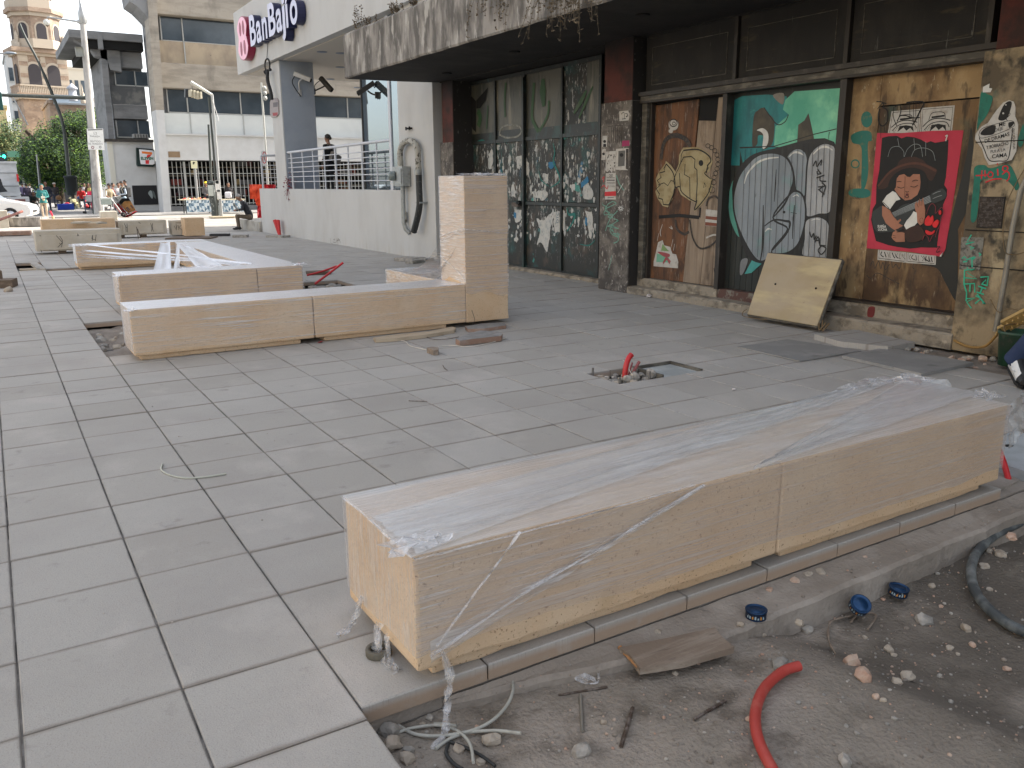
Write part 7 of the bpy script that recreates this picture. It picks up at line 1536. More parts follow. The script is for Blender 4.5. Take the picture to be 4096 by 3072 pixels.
d = (b-a); mb.tube([Vector((a.x,YP,0)),a+d*.25,a+d*.5,a+d*.75,b],[.26,.21,.185,.16,.13],PCON,14); mb.tube([b,PY(325,60,YP)+Vector((0,0,.2)),e0+(e0-b)*1.5],[.13,.05,.04],GALV,10); mb.lathe(b-Vector((0,0,.6)),[(.15,0),(.2,.1),(.2,.5),(.1,.8),(.05,.95)],GALV,12); mb.build('pole',t)
mb = MB(); a1,b1 = PY(322,88,YP),PY(190,68,YP); mb.tube([a1,b1],[.05,.035],GALV,8); mb.tube([a1,a1+(b1-a1)*.12],[.14,.05],GALV,8); mb.build('arm',t)
mb = MB(); c = PY(187,90,YP); mb.ell(c,(.16,.16,.16),F('white_camera_dome',(205,205,198),.4),14); mb.lathe(c-Vector((0,0,.18)),[(.001,-.02),(.07,.02),(.09,.07)],F('smoked_dome',(110,96,80),.2),12); mb.tube([b1,c+Vector((0,0,.1))],.02,GALV,6); mb.build('camera_dome',t)
mb = MB(); q = [PY(300,187,YP-.3),PY(330,187,YP-.3),PY(336,225,YP-.3),PY(306,225,YP-.3)]; mb.poly([q[3],q[2],q[1],q[0]],(0,-1,0),-.2,F('grey_box',(176,178,172))); mb.build('equipment_box',t)
t = thing('route_sign','white rectangular route sign fixed on the concrete lamp post','sign',PY(382,560,YP-.3)); mb = MB(); P = Paint(0,0,0,.603,mb,y=YP-.3)
q = [P.P(p_) for p_ in ((575,855),(683,852),(694,995),(585,992))]; mb.poly([q[3],q[2],q[1],q[0]],(0,-1,0),.03,F('sign_plate_white',(226,228,226),.4)); mb.build('plate',t)
P2 = Paint(0,0,0,.603,MB(),y=YP-.335); GT = F('sign_grey_text',(120,120,120)); P2.line([(582,862),(680,858)],8,GT,smooth=False); P2.text('L2',(632,885),22,GT); P2.text('PARADA',(630,905),16,GT); P2.text('SENTIDO',(632,938),16,GT); P2.text('DE TRANSITO',(634,955),18,GT,.8); P2.ring((615,978),8,4,F('sign_dark_red',(130,60,70))); P2.ring((665,976),6,4,GT); P2.mb.build('lettering',t)
# dark signal mast beside it
mb = MB(); a = PY(380,848,50.6); b = PY(349,382,50.6); mb.tube([Vector((a.x,50.6,0)),b],[.13,.10],DKP,10); t = thing('signal_mast','dark signal mast with a long horizontal arm behind the concrete lamp post','signal mast',(a.x,50.6,0)); mb.build('mast',t)
mb = MB(); mb.tube([PY(352,392,50.6),PY(0,380,50.6),PY(-200,376,50.6)],[.10,.085,.08],DKP,10); mb.build('arm',t)
mb = MB(); c = PY(-6,398,50.5); mb.box((c.x-.18,50.35,c.z-.5),(c.x+.16,50.6,c.z+.35),F('signal_green_case',(20,70,66)),bev=.03); mb.build('signal_head',t)
# curved dark street lamp leaning across
YL = 62.0; pts = [PY(302,826,YL),PY(281,745,YL),PY(266,600,YL),PY(250,490,YL),PY(222,410,YL),PY(190,330,YL),PY(150,240,YL),PY(118,180,YL),PY(95,135,YL),PY(78,95,YL)]
pts[0].z = 0.0; mb = MB(); t = thing('curved_lamp_post','tall dark post bending to the left across the bell tower','lamp post',(pts[0].x,YL,0)); mb.tube(catmull(pts,4),[.12]*10+[.095]*12+[.07]*15,DKP,8); mb.build('pole',t)
mb = MB(); mb.lathe((pts[0].x,YL,0),[(.3,0),(.28,.2),(.15,.35)],DKP,12); mb.build('base',t)
mb = MB(); c = PY(291,786,61.4); mb.lathe((c.x,61.4,.9),[(.3,0),(.34,.3),(.36,1.05),(.4,1.1),(.4,1.2),(.3,1.22),(.001,1.25)],F('dark_green_bin',(28,38,38)),14); mb.tube([(c.x,61.4,0),(c.x,61.4,.9)],.1,DKP,8); tag(mb.build('litter_bin'),'round dark green bin on a stalk at the foot of the curved dark post','bin')
t = thing('street_lamp','pale street lamp head on a horizontal arm at the left edge, across the bell tower','street lamp',(PY(-60,800,56).x,56,0)); mb = MB(); a = PY(-60,214,56); mb.tube([Vector((a.x-.1,56,0)),a],[.12,.07],GALV,8); mb.tube([a,PY(30,214,56)],[.05,.04],GALV,8); mb.build('pole',t)
mb = MB(); c = PY(42,212,56); mb.ell(c,(.30,.12,.07),F('lamp_head_grey',(140,150,160),.4),12); mb.build('lamp_head',t)
# lower signals on the far side
t = thing('traffic_light','green lit traffic light on an arm at the left edge, above the truck','traffic light',(PY(150,800,72).x,72,0)); mb = MB(); a = PY(142,620,72); mb.tube([PY(158,735,72)*1,a],.06,GALV,8); a0 = PY(158,735,72); mb.tube([Vector((a0.x+.1,72,0)),a0],.07,GALV,8); mb.tube([a,PY(0,617,72)],.04,GALV,6); mb.build('mast',t)
mb = MB(); c = PY(8,626,71.9); mb.box((c.x-.8,71.8,c.z-.28),(c.x+.32,72.0,c.z+.25),F('signal_green_case',(20,70,66)),bev=.03); mb.build('signal_head',t)
mb = MB(); GE = M('lit_green_signal',(0,.6,.35),.4,emit=((.02,1,.5),5.0))
for k in range(2): mb.lathe((c.x+.12-k*.30,71.79,c.z),[(.001,-.01),(.09,-.005),(.11,.01)],GE,14,axis=(0,1,0))
mb.build('green_lamp',t)
mb = MB(); c = PY(57,616,71.9); mb.box((c.x-.42,71.8,c.z-.22),(c.x+.42,71.86,c.z+.2),F('street_sign_green',(110,168,140),.4)); mb.build('name_plate',t)
t = thing('signal_post','thin white and dark pair of posts behind the teal hooded person','post',(PY(152,800,64).x,64,0)); mb = MB()
for (ua,ub,vt,mt_) in ((40,112,368,GALV),(146,156,618,GALV),(152,165,645,DKP)):
    a = PY(ua,vt,64); b = PY(ub,500 if ua == 40 else 760,64); mb.tube([a,b] if ua == 40 else [a,Vector((b.x,64,0))],.045,mt_,6)
mb.build('post',t)
# loudspeaker gantry near the bank corner
YG = 41.5; t = thing('floodlight_post','thin bent steel post with hanging louvred lamps in front of the office block','lamp post',(PY(885,862,YG).x,YG,0))
mb = MB(); a,b,c = PY(886,866,YG),PY(848,378,YG),PY(763,328,YG); a.z = 0; mb.tube([a,a+(b-a)*.3,b],[.085,.07,.062],GALV,10); mb.tube([b+Vector((0,0,-.02)),c],[.062,.075],F('white_pipe',(205,206,200),.4),10); mb.tube([a+(b-a)*.98+Vector((-.14,.05,0)),a+(b-a)*.55+Vector((-.12,.05,0)),a+(b-a)*.02+Vector((-.16,.05,0))],.05,DKP,8); mb.build('pole',t)
for k,q in enumerate(((782,375),(790,382))):
    mb = MB(); c = PY(q[0],q[1],YG-.1*k); 
    for j in range(4): mb.box((c.x-.28+j*.12,YG-.2-.05*j,c.z-.14-.03*j),(c.x-.20+j*.12,YG+.05,c.z+.16-.03*j),F('louvre_cream',(186,180,160)),rz=.3,bev=.008)
    if k == 0: mb.build('louvred_lamp',t)
mb = MB(); c = PY(752,372,YG+.15); mb.box((c.x-.17,YG+.1,c.z-.2),(c.x+.15,YG+.2,c.z+.18),F('solar_panel_dark',(48,54,62),.3),rz=.2,tilt=(.3,0)); mb.tube([PY(768,345,YG),PY(770,368,YG)],.015,DKP,5); mb.tube([PY(792,355,YG),PY(793,372,YG)],.015,DKP,5); mb.build('lamp_panel',t)
mb = MB(); q = PY(850,400,YG-.07); mb.tube([q,q+Vector((.12,0,-.5)),q+Vector((.2,0,-.9))],.014,F('white_cable_tie',(210,210,210)),5); mb.build('cable',t)
mb = MB(); mb.box((a.x-.5,YG-.4,0),(a.x+.6,YG+.4,.07),F('pale_pallet',(190,176,150)),bev=.01); tag(mb.build('pallet'),'flat pale wooden board at the foot of the thin steel post','board')
mb = MB(); a = PY(852,860,43.0); a.z = 0; b = PY(834,498,43.0); mb.tube([a,b],[.07,.05],DKP,8); tag(mb.build('thin_post'),'slim dark post standing just left of the bent steel post','post')
mb = MB(); a = PY(864,868,42.4); c1 = Vector((a.x+.0,42.4,0)); GU = M('graffitied_green_cabinet',(.04,.05,.048),.6,[dict(c=(.25,.26,.25),s=(9,9,9),lo=.6,hi=.64,k=.8)]); mb.tube([c1,c1+Vector((0,0,.4)),c1+Vector((-.1,0,1.1)),c1+Vector((-.12,0,1.5))],[.2,.18,.18,.15],GU,14); mb.rock(c1+Vector((-.12,0,1.6)),.19,GU,5)
mb.box((c1.x-.3,42.12,1.0),(c1.x-.08,42.16,1.5),F('pasted_paper',(190,196,190)),rz=.05); mb.box((c1.x+.05,42.12,1.3),(c1.x+.22,42.15,1.5),F('pasted_paper',(190,196,190))); tag(mb.build('wrapped_post_stump'),'dark green stump like post with pasted papers beside the bent steel post','post')
mb = MB(); q = PY(872,745,YG-.09)
for (u,v,w,h_) in ((870,745,.2,.5),(875,778,.16,.4),(868,728,.14,.14)): q = PY(u,v,YG-.1); mb.box((q.x-w/2,YG-.1,q.z-h_/2),(q.x+w/2,YG-.085,q.z+h_/2),F('pasted_white_paper',(226,226,222)))
tag(mb.build('pasted_bills'),'white bills wrapped round the bent steel post at head height','poster')
t = thing('bus_stop_sign','cream square sign on a grey post in front of the barred shop front','sign',(PY(790,800,49).x,49,0)); mb = MB(); a,b = PY(781,672,49),PY(790,792,49); mb.tube([a,Vector((b.x+.02,49,0))],.05,GALV,8); mb.build('post',t)
mb = MB(); P = Paint(0,650,600,.226,mb,y=48.93); q = [P.P(p_) for p_ in ((497,192),(610,190),(618,325),(510,326))]; mb.poly([q[3],q[2],q[1],q[0]],(0,-1,0),.03,F('cream_sign_plate',(216,214,180))); mb.build('plate',t)
P2 = Paint(0,650,600,.226,MB(),y=48.89); P2.fill([(540,210),(572,212),(572,232),(545,250),(572,258),(540,256),(538,235)],INK,False); P2.mb.build('symbol',t)
YR = 33.5; t = thing('no_parking_post','slim white post with a red ringed no parking sign beside the bank corner','post',(PY(1072,745,YR).x,YR,0)); mb = MB(); a,b = PY(1045,330,YR),PY(1072,745,YR); mb.tube([a,b],[.035,.05],F('white_pipe',(205,206,200),.4),8); mb.tube([b,Vector((b.x+.08,YR,0))],.05,GALV,8)
for k in range(3): mb.ell(a+Vector((.1,0,-.2-.18*k)),(.09,.05,.09),F('white_pipe',(205,206,200),.4),8)
mb.build('pole',t)
P = Paint(0,650,600,.226,MB(),y=YR-.08); mb = P.mb; q = [P.P(p_) for p_ in ((1740,20),(1840,18),(1855,290),(1765,285))]; mb.poly([q[3],q[2],q[1],q[0]],(0,-1,0),.02,F('sign_plate_white',(226,228,226),.4)); P.l = 60
P.ring((1800,135),36,12,F('sign_ring_red',(205,40,60)),ry=100); P.line([(1775,70),(1825,205)],9,F('sign_ring_red',(205,40,60))); P.text('E',(1798,150),95,INK,.6); mb.build('plate',t)
# orange mesh and tarpaulin by the bank corner
YO = 32.6; mb = MB(); ORG = M('orange_safety_mesh',srgb(238,84,44),.6,[dict(c=srgb(190,40,30),s=(9,9,4),lo=.5,hi=.66,k=.8)]); REDM = M('red_tarpaulin',srgb(205,36,48),.5,[dict(c=srgb(240,150,150),s=(14,14,5),lo=.6,hi=.68,k=.8)])
def cloth(mb,pts,mat,amp=.05,n=12,seed=1,nrm=Vector((0,-1,0))):
    a,b,c,d = pts; v = []
    for j in range(n+1):
        for i in range(n+1):
            u,w = i/n,j/n; p = (a*(1-u)+b*u)*(1-w)+(d*(1-u)+c*u)*w; v.append(p+nrm*noise.noise(Vector((u*5,w*2.5,seed)))*amp*2)
    mb.add(v,[(j*(n+1)+i,j*(n+1)+i+1,(j+1)*(n+1)+i+1,(j+1)*(n+1)+i) for j in range(n) for i in range(n)],mat,False)
cloth(mb,[PY(1000,795,YO),PY(1062,800,YO),PY(1058,738,YO),PY(997,738,YO)],ORG); cloth(mb,[PY(1025,822,YO),PY(1064,825,YO),PY(1064,795,YO),PY(1018,795,YO)],ORG,seed=3); cloth(mb,[PY(1028,880,YO+.1),PY(1075,882,YO+.1),PY(1066,820,YO+.1),PY(1030,818,YO+.1)],REDM,seed=4,amp=.08)
tag(mb.build('safety_mesh'),'crumpled orange safety mesh and red sheeting hung at the bank corner','mesh')
mb = MB(); cloth(mb,[PY(1060,757,27.9),PY(1103,757,27.9),PY(1103,738,27.9),PY(1060,738,27.9)],REDM,seed=7,amp=.06); tag(mb.build('red_sheeting'),'strip of bright red sheeting tied low behind the left corner railing','sheet')
# vendor tables
SKB = [F('table_blue_pale',(198,212,220)),F('table_blue_mid',(128,152,168)),F('table_blue_deep',(84,112,134)),F('table_white',(220,226,226))]
for (ua,ub,lab) in ((742,846,'vendor table with a blue and white geometric skirt, left of the bent steel post'),(882,978,'vendor table with a blue and white geometric skirt, behind the seated man')):
    YV = 47.6; a,b = PY(ua,801,YV),PY(ub,801,YV); zt2 = a.z; t = thing('vendor_table',lab,'table',((a.x+b.x)/2,YV+.3,0),'street vendor tables'); mb = MB(); mb.box((a.x-.25,YV-.02,zt2),(b.x+.05,YV+.8,zt2+.05),F('table_top_cream',(206,196,170)),bev=.01); mb.build('table_top',t)
    mb = MB(); n = 10; w = (b.x-a.x)/n; zb = zt2-.62; rr = random.Random(int(ua))
    hgt = (zt2-zb)/4
    for i in range(n):
        for j in range(4):
            x = a.x+i*w; z = zb+j*hgt; o_ = .5 if (i+j) % 2 else 0
            mb.add([(x,YV-.02,z),(x+w,YV-.02,z),(x+w,YV-.02,z+hgt),(x,YV-.02,z+hgt)],[(0,1,2) if (i+j) % 2 else (0,1,3)],SKB[(i+j*2) % 4]); mb.add([(x,YV-.02,z),(x+w,YV-.02,z),(x+w,YV-.02,z+hgt),(x,YV-.02,z+hgt)],[(0,2,3) if (i+j) % 2 else (1,2,3)],SKB[(i*3+j+1) % 4])
    mb.build('table_skirt',t)
    for (x,y) in ((a.x,YV),(b.x,YV),(a.x,YV+.7),(b.x,YV+.7)):
        m_ = MB(); m_.tube([(x,y,0),(x,y,zt2)],.03,DKP,6); m_.build('leg',t)
mb = MB(); rr = random.Random(5); a,b = PY(735,795,47.8),PY(830,795,47.8)
for k in range(26): mb.rock((rr.uniform(a.x,b.x),47.8+rr.uniform(0,.4),a.z+rr.uniform(-.02,.02)),.05,rr.choice((F('snack_tan',(206,170,120)),F('snack_red',(200,80,70)),F('snack_white',(224,216,206)))),k)
struct(mb.build('snacks'),'stuff')['label'] = 'heap of small snacks laid out on the left vendor table'
# hand truck with its load
YH = 45.6; t = thing('hand_truck','tilted red hand truck being pushed by the man in the cap','hand truck',(PY(495,865,YH).x,YH,0)); REDT = F('hand_truck_red',(200,36,44),.4)
def hp(x,y,o=0): q = PY(300+.1808*x,650+.1808*y,YH+o); return q
mb = MB(); mb.tube([hp(790,790),hp(1100,1200)],.03,GALV,8); mb.tube([hp(900,770,.4),hp(1160,1180,.4)],.03,GALV,8)
for f_ in (.3,.5,.7,.9): mb.tube([hp(790,790)+(hp(1100,1200)-hp(790,790))*f_,hp(900,770,.4)+(hp(1160,1180,.4)-hp(900,770,.4))*f_],.018,GALV,6)
mb.build('frame',t); mb = MB(); mb.poly([hp(870,930),hp(960,910),hp(1160,1130),hp(1080,1190)],(0,-1,0),-.35,REDT); mb.build('red_panel',t)
mb = MB(); mb.poly([hp(1090,1210),hp(1370,1075),hp(1385,1095),hp(1130,1235)],(0,-1,0),-.4,REDT); mb.build('toe_plate',t)
for o_ in (-.05,.45):
    q = hp(1075,1185,o_); mb = MB(); mb.lathe((q.x,YH+o_,.12),[(.03,0),(.12,.01),(.12,.06),(.03,.07)],TYR,14,axis=(0,1,0)); mb.build('wheel',t)
mb = MB(); mb.poly([hp(1040,930,.02),hp(1110,860,.02),hp(1230,850,.02),hp(1345,1060,.02),hp(1190,1110,.02),hp(1150,1090,.02)],(0,-1,0),-.4,F('cardboard_box',(206,164,110))); P = Paint(0,300,650,.1808,mb,y=YH-.005+.02); P.l = 4; P.fill([(1120,1010),(1160,970),(1225,1045),(1180,1085)],F('box_hole',(66,44,34))); P.fill([(1210,950),(1250,945),(1300,1010),(1265,1020)],F('box_hole',(66,44,34))); tag(mb.build('cardboard_box'),'tan cardboard box with dark cut-outs, lowest on the hand truck','box')
mb = MB(); mb.poly([hp(945,900,.04),hp(1050,790,.04),hp(1190,790,.04),hp(1235,860,.04),hp(1110,860,.04),hp(1040,935,.04)],(0,-1,0),-.35,F('black_crate',(44,46,50))); tag(mb.build('black_crate'),'black crate strapped above the cardboard box on the hand truck','crate')
mb = MB(); mb.poly([hp(825,770,.06),hp(1010,735,.06),hp(1030,780,.06),hp(950,890,.06),hp(880,860,.06)],(0,-1,0),-.35,F('white_foam_box',(215,216,216))); tag(mb.build('white_box'),'white foam box at the top of the hand truck load','box')
mb = MB(); q = hp(690,870,-.2); mb.box((q.x-.22,YH-.35,q.z-.14),(q.x+.22,YH,q.z+.14),F('grey_green_cooler',(140,150,146)),bev=.03); mb.box((q.x-.24,YH-.37,q.z+.12),(q.x+.24,YH+.02,q.z+.19),F('cooler_lid',(176,184,180)),bev=.02); mb.tube([q+Vector((-.2,-.1,-.14)),(q.x-.2,YH-.2,0)],.02,GALV,6); mb.tube([q+Vector((.2,-.1,-.14)),(q.x+.2,YH-.2,0)],.02,GALV,6); tag(mb.build('cooler'),'grey green cool box on legs in front of the man in the cap','cooler')
mb = MB()
for (x,y,r,c_) in ((740,1000,.09,(225,224,226)),(800,960,.07,(60,56,60)),(820,1010,.07,(200,200,205)),(690,1020,.06,(90,84,80))): q = hp(x,y,-.1); mb.rock(q,r,F('bag_%d' % x,c_),x,sq=1.0)
tag(mb.build('bag_pile'),'small pile of white and dark bags below the cool box','bags')
# shopping cart with goods
YK = 51.5; c = PY(362,845,YK); t = thing('shopping_cart','blue grey shopping cart left of the concrete lamp post','cart',(c.x,YK,0)); mb = MB(); BLC = F('cart_blue_grey',(48,66,92),.5); x0c,x1c = PY(340,845,YK).x,PY(387,845,YK).x
for (x,y) in ((x0c+.05,YK),(x1c,YK),(x0c+.05,YK+.45),(x1c,YK+.45)): mb.tube([(x,y,.12),(x+.02,y,.95)],.018,BLC,6)
for z in (.28,.62): mb.tube([(x0c,YK,z),(x1c,YK,z),(x1c,YK+.45,z),(x0c,YK+.45,z)],.016,BLC,6,closed=True)
for k in range(7): x = x0c+(x1c-x0c)*k/6; mb.tube([(x,YK,.28),(x,YK+.45,.28)],.01,BLC,5)
mb.build('frame',t)
for (x,y) in ((x0c,YK),(x1c-.1,YK),(x0c,YK+.45),(x1c-.1,YK+.45)): m_ = MB(); m_.lathe((x,y,.08),[(.02,0),(.08,.005),(.08,.03),(.02,.035)],TYR,12,axis=(0,1,0)); m_.build('wheel',t)
mb = MB(); mb.box((x0c+.15,YK+.02,.66),(x1c,YK+.4,1.0),F('grey_plastic_tub',(170,174,176)),bev=.03); tag(mb.build('plastic_tub'),'grey tub standing on the shopping cart','tub')
mb = MB(); cloth(mb,[Vector((x0c+.2,YK,.92)),Vector((x1c,YK,.95)),Vector((x1c-.05,YK+.35,1.22)),Vector((x0c+.25,YK+.35,1.2))],F('hot_pink_cloth',(222,40,84)),amp=.05); mb.rock((x0c+.45,YK+.2,1.08),.18,F('hot_pink_cloth',(222,40,84)),4); tag(mb.build('pink_cloth'),'bright pink cloth bundled on top of the grey tub','cloth')
mb = MB(); rr = random.Random(12)
for k in range(46):
    q = PY(rr.uniform(225,390),770,rr.uniform(60,66)); mb.rock((q.x,q.y,rr.uniform(.1,.75)),rr.uniform(.07,.2),F('goods_%d' % (k % 7),[(200,200,196),(60,56,54),(206,60,66),(120,90,60),(230,220,170),(44,70,120),(96,100,84)][k % 7]),k)
o_ = struct(mb.build('street_goods'),'stuff'); o_['label'] = 'heaps of small goods laid out by street sellers under the dark tree'
mb = MB(); q = PY(262,812,60); mb.box((q.x-.45,60,.03),(q.x+.45,60.5,.4),F('bright_blue_crate',(30,66,170)),bev=.03); tag(mb.build('blue_crate'),'bright blue crate on the far pavement left of the dark bin','crate')
mb = MB(); q = PY(212,868,43.6); mb.rock((q.x,43.6,.12),.09,F('dead_leaf_tan',(190,160,120)),3,sq=1.3); mb.tube([(q.x,43.6,.15),(q.x-.08,43.6,.42)],.035,F('bottle_red',(214,40,70)),8); tag(mb.build('bottle'),'red topped bottle standing on the road right of the teal hooded person','bottle')

# ------------------------------------------------------------------ trees
def tree(name,label,blobs,trunk,n,mats,seed,leaf=.16,group=None):
    rr = random.Random(seed); t = thing(name,label,'tree',trunk[0],group); mb = MB(); BRK = flat('tree_bark',(70,58,46),.9)
    for q in trunk[1]: mb.tube(catmull(q[0],4),[q[1]*(1-.6*i/(4*(len(q[0])-1))) for i in range(4*(len(q[0])-1)+1)],BRK,7)
    mb.build('trunk',t); mb = MB(); off = Vector((seed*7.1,0,0)); tot = sum(b[1][0]*b[1][1]*b[1][2] for b in blobs)
    for (c,r,mi_) in blobs:
        c = Vector(c); k = int(n*r[0]*r[1]*r[2]/tot); i = 0
        while i < k:
            d = Vector((rr.gauss(0,1),rr.gauss(0,1),rr.gauss(0,1))).normalized(); s_ = rr.random()**.45*(1+.35*noise.noise(d*2.2+off+c*.3)); p = c+Vector((d.x*r[0],d.y*r[1],d.z*r[2]))*s_
            i += 1
            if noise.noise(p*.9+off) < -.28 or noise.noise(p*2.3+off) < -.36: continue
            for q in range(2):
                a = Vector((rr.uniform(-1,1),rr.uniform(-1,1),rr.uniform(-.7,.3))).normalized(); b = a.orthogonal().normalized(); ll = leaf*rr.uniform(.6,1.3); pp = p+Vector((rr.uniform(-1,1),rr.uniform(-1,1),rr.uniform(-1,1)))*leaf*.7
                mb.add([pp,pp+a*ll*.5+b*ll*.28,pp+a*ll,pp+a*ll*.5-b*ll*.28],[(0,1,2,3)],mats[rr.randrange(len(mats))])
    mb.build('crown',t); return t
def leafm(name,c): 
    mt = M(name,c,.8,[dict(c=tuple(x*1.8 for x in c),s=(1.2,1.2,1.2),lo=.5,hi=.7,k=.8)]); return mt
LG = [leafm('leaf_green',(.018,.055,.012)),leafm('leaf_dark_green',(.009,.03,.011)),leafm('leaf_light_green',(.085,.16,.014))]
y = 68; X_ = lambda u,v,yy=68: PY(u,v,yy)
cb = X_(250,840); bl = []
for (u,v,rx,rz,dy) in ((150,590,1.3,1.2,1),(135,660,1.2,1.5,0),(190,640,1.7,1.9,-1),(255,560,1.9,1.5,1),(300,640,1.9,2.0,-1),(285,500,1.4,1.0,0),(345,500,1.3,1.1,0),(370,580,1.4,1.7,1),(395,480,1.0,.9,0),(345,690,1.4,1.4,-1.5),(235,700,1.6,1.2,0),(420,660,1.0,1.5,1),(180,725,1.2,.8,0),(425,560,.8,1.2,1)):
    q = X_(u,v); bl.append(((q.x,y+dy,q.z),(rx,1.8,rz),0))
tree('leafy_tree','large dark leafy tree behind the concrete lamp post, below the bell tower',bl,((cb.x,y,0),[([(cb.x,y,0),(cb.x-.1,y,2.0),(cb.x-.6,y,3.6),(cb.x-1.6,y,5.2)],.3),([(cb.x-.1,y,1.8),(cb.x+.6,y,3.4),(cb.x+1.5,y,5.5)],.22),([(cb.x,y,2.2),(cb.x+.1,y+.5,4),(cb.x+.3,y+.6,6.0)],.18)]),34000,LG,3,.135,'street trees')
LY = [leafm('leaf_olive',(.13,.13,.045)),leafm('leaf_pale_green',(.10,.13,.04)),leafm('leaf_green',(.035,.075,.022))]
y = 86; bl = []
for (u,v,rx,rz) in ((40,540,1.5,1.6),(70,600,1.6,1.6),(15,600,1.5,2.0),(60,660,2.0,1.5),(95,640,1.2,1.4),(-30,560,2,2.5),(0,680,2,1.5)): q = PY(u,v,y); bl.append(((q.x,y,q.z),(rx,1.6,rz),0))
cb = PY(50,780,y); tree('leafy_tree','pale olive green tree at the left edge above the truck',bl,((cb.x,y,0),[([(cb.x,y,0),(cb.x,y,2.5),(cb.x-.6,y,5.0)],.22),([(cb.x,y,2.2),(cb.x+.8,y,4.5)],.15)]),6000,LY,5,.2,'street trees')
y = 80; bl = []
for (u,v,rx,rz) in ((120,705,1.5,1.2),(150,690,1.4,1.3),(110,660,1.1,1.2)): q = PY(u,v,y); bl.append(((q.x,y,q.z),(rx,1.4,rz),0))
cb = PY(130,780,y); tree('leafy_tree','small dark bushy tree between the truck and the large tree',bl,((cb.x,y,0),[([(cb.x,y,0),(cb.x,y,1.8),(cb.x-.3,y,3.0)],.15)]),2500,LG,8,.18,'street trees')

# ------------------------------------------------------------------ loose stone blocks of the unfinished seats
INKB = M('black_marking',(.03,.028,.028),.8)
def loose(label,a,b,marks=None,mat=STONEP,seed=0,face=True,grp='loose cast stone blocks'):
    t = thing('stone_block',label,'stone block',((a[0]+b[0])/2,(a[1]+b[1])/2,a[2]),grp)
    wbox(a,b,mat,seed,parent=t,name='block',seg=.3)
    if face:
        mb = MB(); mb.box((a[0]+.12,a[1]-.05,a[2]+.03),(b[0]-.10,a[1]-.0005,b[2]-.10),mat,bev=.01); mb.build('raised_face',t)
    if marks:
        P = Paint(0,marks[0],marks[1],marks[2],MB(),y=a[1]-(.052 if face else .002))
        for p_ in marks[3]: P.line(p_,marks[4],INKB,smooth=False)
        P.mb.build('steel_loop' if marks[5] else 'marking',t)
    return t
loose('long pale block with looped rods, front left of the loose stone blocks',(.82,22.1,.07),(2.62,22.8,.53),(0,850,.3165,[[(710,290),(790,380),(775,440)],[(755,298),(790,350),(785,385),(730,440)],[(750,385),(765,405),(785,390)],[(975,265),(1000,300)],[(975,300),(988,275)],[(1160,330),(1170,285),(1165,360)],[(1215,280),(1205,360)],[(1160,330),(1210,350)],[(500,285),(520,300)],[(515,470),(530,505)]],6,True),seed=61)
p1,p2 = PY(163,880,27.4),PY(300,912,27.4)
loose('tan block lying behind the long pale block at the left',(p1.x,27.4,.06),(p1.x+1.9,28.1,p1.z),None,STONE,62,False)
loose('pale block with two H shaped rod loops, right of the long pale block',(3.2,27.5,.09),(4.55,28.1,.50),(0,850,.3165,[[(1572,140),(1590,180),(1595,245)],[(1605,140),(1612,250)],[(1903,135),(1925,200),(1940,240)],[(1930,135),(1915,240)],[(1590,190),(1610,190)],[(1915,190),(1932,190)],[(1750,120),(1775,140)]],6,True),seed=63)
loose('cube like block marked VK beside a tan block',(4.70,27.6,.03),(5.2,28.1,.47),(650,600,.226,[[(205,1340),(240,1415),(262,1330)],[(240,1310),(245,1420)],[(285,1335),(290,1420)],[(345,1320),(290,1370),(355,1425)],[(230,1290),(380,1290)]],8,False),seed=64,face=False)
loose('plain tan block standing on pallet wood right of the VK block',(4.96,26.9,.03),(5.53,27.45,.56),None,STONE,65,False)
q1,q2 = PY(402,846,37.0),PY(468,846,37.0)
loose('small cubic block further back below the hand truck',(q1.x,37.0,-.02),(q2.x,37.6,q1.z),None,STONEP,66,False)
q1,q2 = PY(-40,844,37.5),PY(28,844,37.5)
loose('cream block cut by the left edge in front of the white car',(q1.x,37.5,-.02),(q2.x,38.1,q1.z),None,STONEP,67,False)
# slabs on top between the blocks
for (u0,v0,u1,v1,y,lab) in ((282,888,372,905,26.8,'thin pale slab with a pointed end lying across the tan block'),(392,902,435,908,26.0,'thin board end beside the pointed slab')):
    a,b = PY(u0,v0,y),PY(u1,v1,y); mb = MB(); mb.poly([Vector((a.x,y,.49)),Vector((b.x-.3,y,.49)),Vector((b.x,y+.3,.49)),Vector((b.x-.4,y+.8,.49)),Vector((a.x+.2,y+.8,.49))],(0,0,1),.04,STONEP); tag(mb.build('stone_slab'),lab,'slab','slabs among the loose blocks')
# timber packers under the blocks
for (x,y,w,d,z1,lab) in ((1.35,22.2,.14,.4,.07,'squat timber packer under the left end of the long pale block'),(2.45,22.3,.12,.5,.07,'timber packer under the right end of the long pale block'),(3.9,27.6,.14,.4,.09,'dark packer under the middle of the block with H loops'),(3.3,27.6,.12,.4,.09,'dark packer under the left end of the block with H loops')):
    mb = MB(); mb.box((x-w/2,y-.05,.002),(x+w/2,y+d,z1),WOODD,bev=.004); tag(mb.build('timber_packer'),lab,'wood block','packers under the stone blocks')
def plank(label,pts,z0,h,mat,name='plank',grp=None,cat='plank'):
    mb = MB(); mb.poly([Vector((p[0],p[1],z0)) for p in pts],(0,0,1),h,mat); return tag(mb.build(name),label,cat,grp)
def gq(u0,v0,u1,v1,w): a,b = G(u0,v0),G(u1,v1); d = (b-a).normalized(); n = Vector((-d.y,d.x,0))*w; return [(a.x,a.y),(b.x,b.y),(b.x+n.x,b.y+n.y),(a.x+n.x,a.y+n.y)]
plank('dark steel channel lying on the slabs in front of the VK block',gq(838,946,915,945,.25),.003,.07,F('dark_steel_channel',(40,40,44)),'steel_channel',cat='channel')
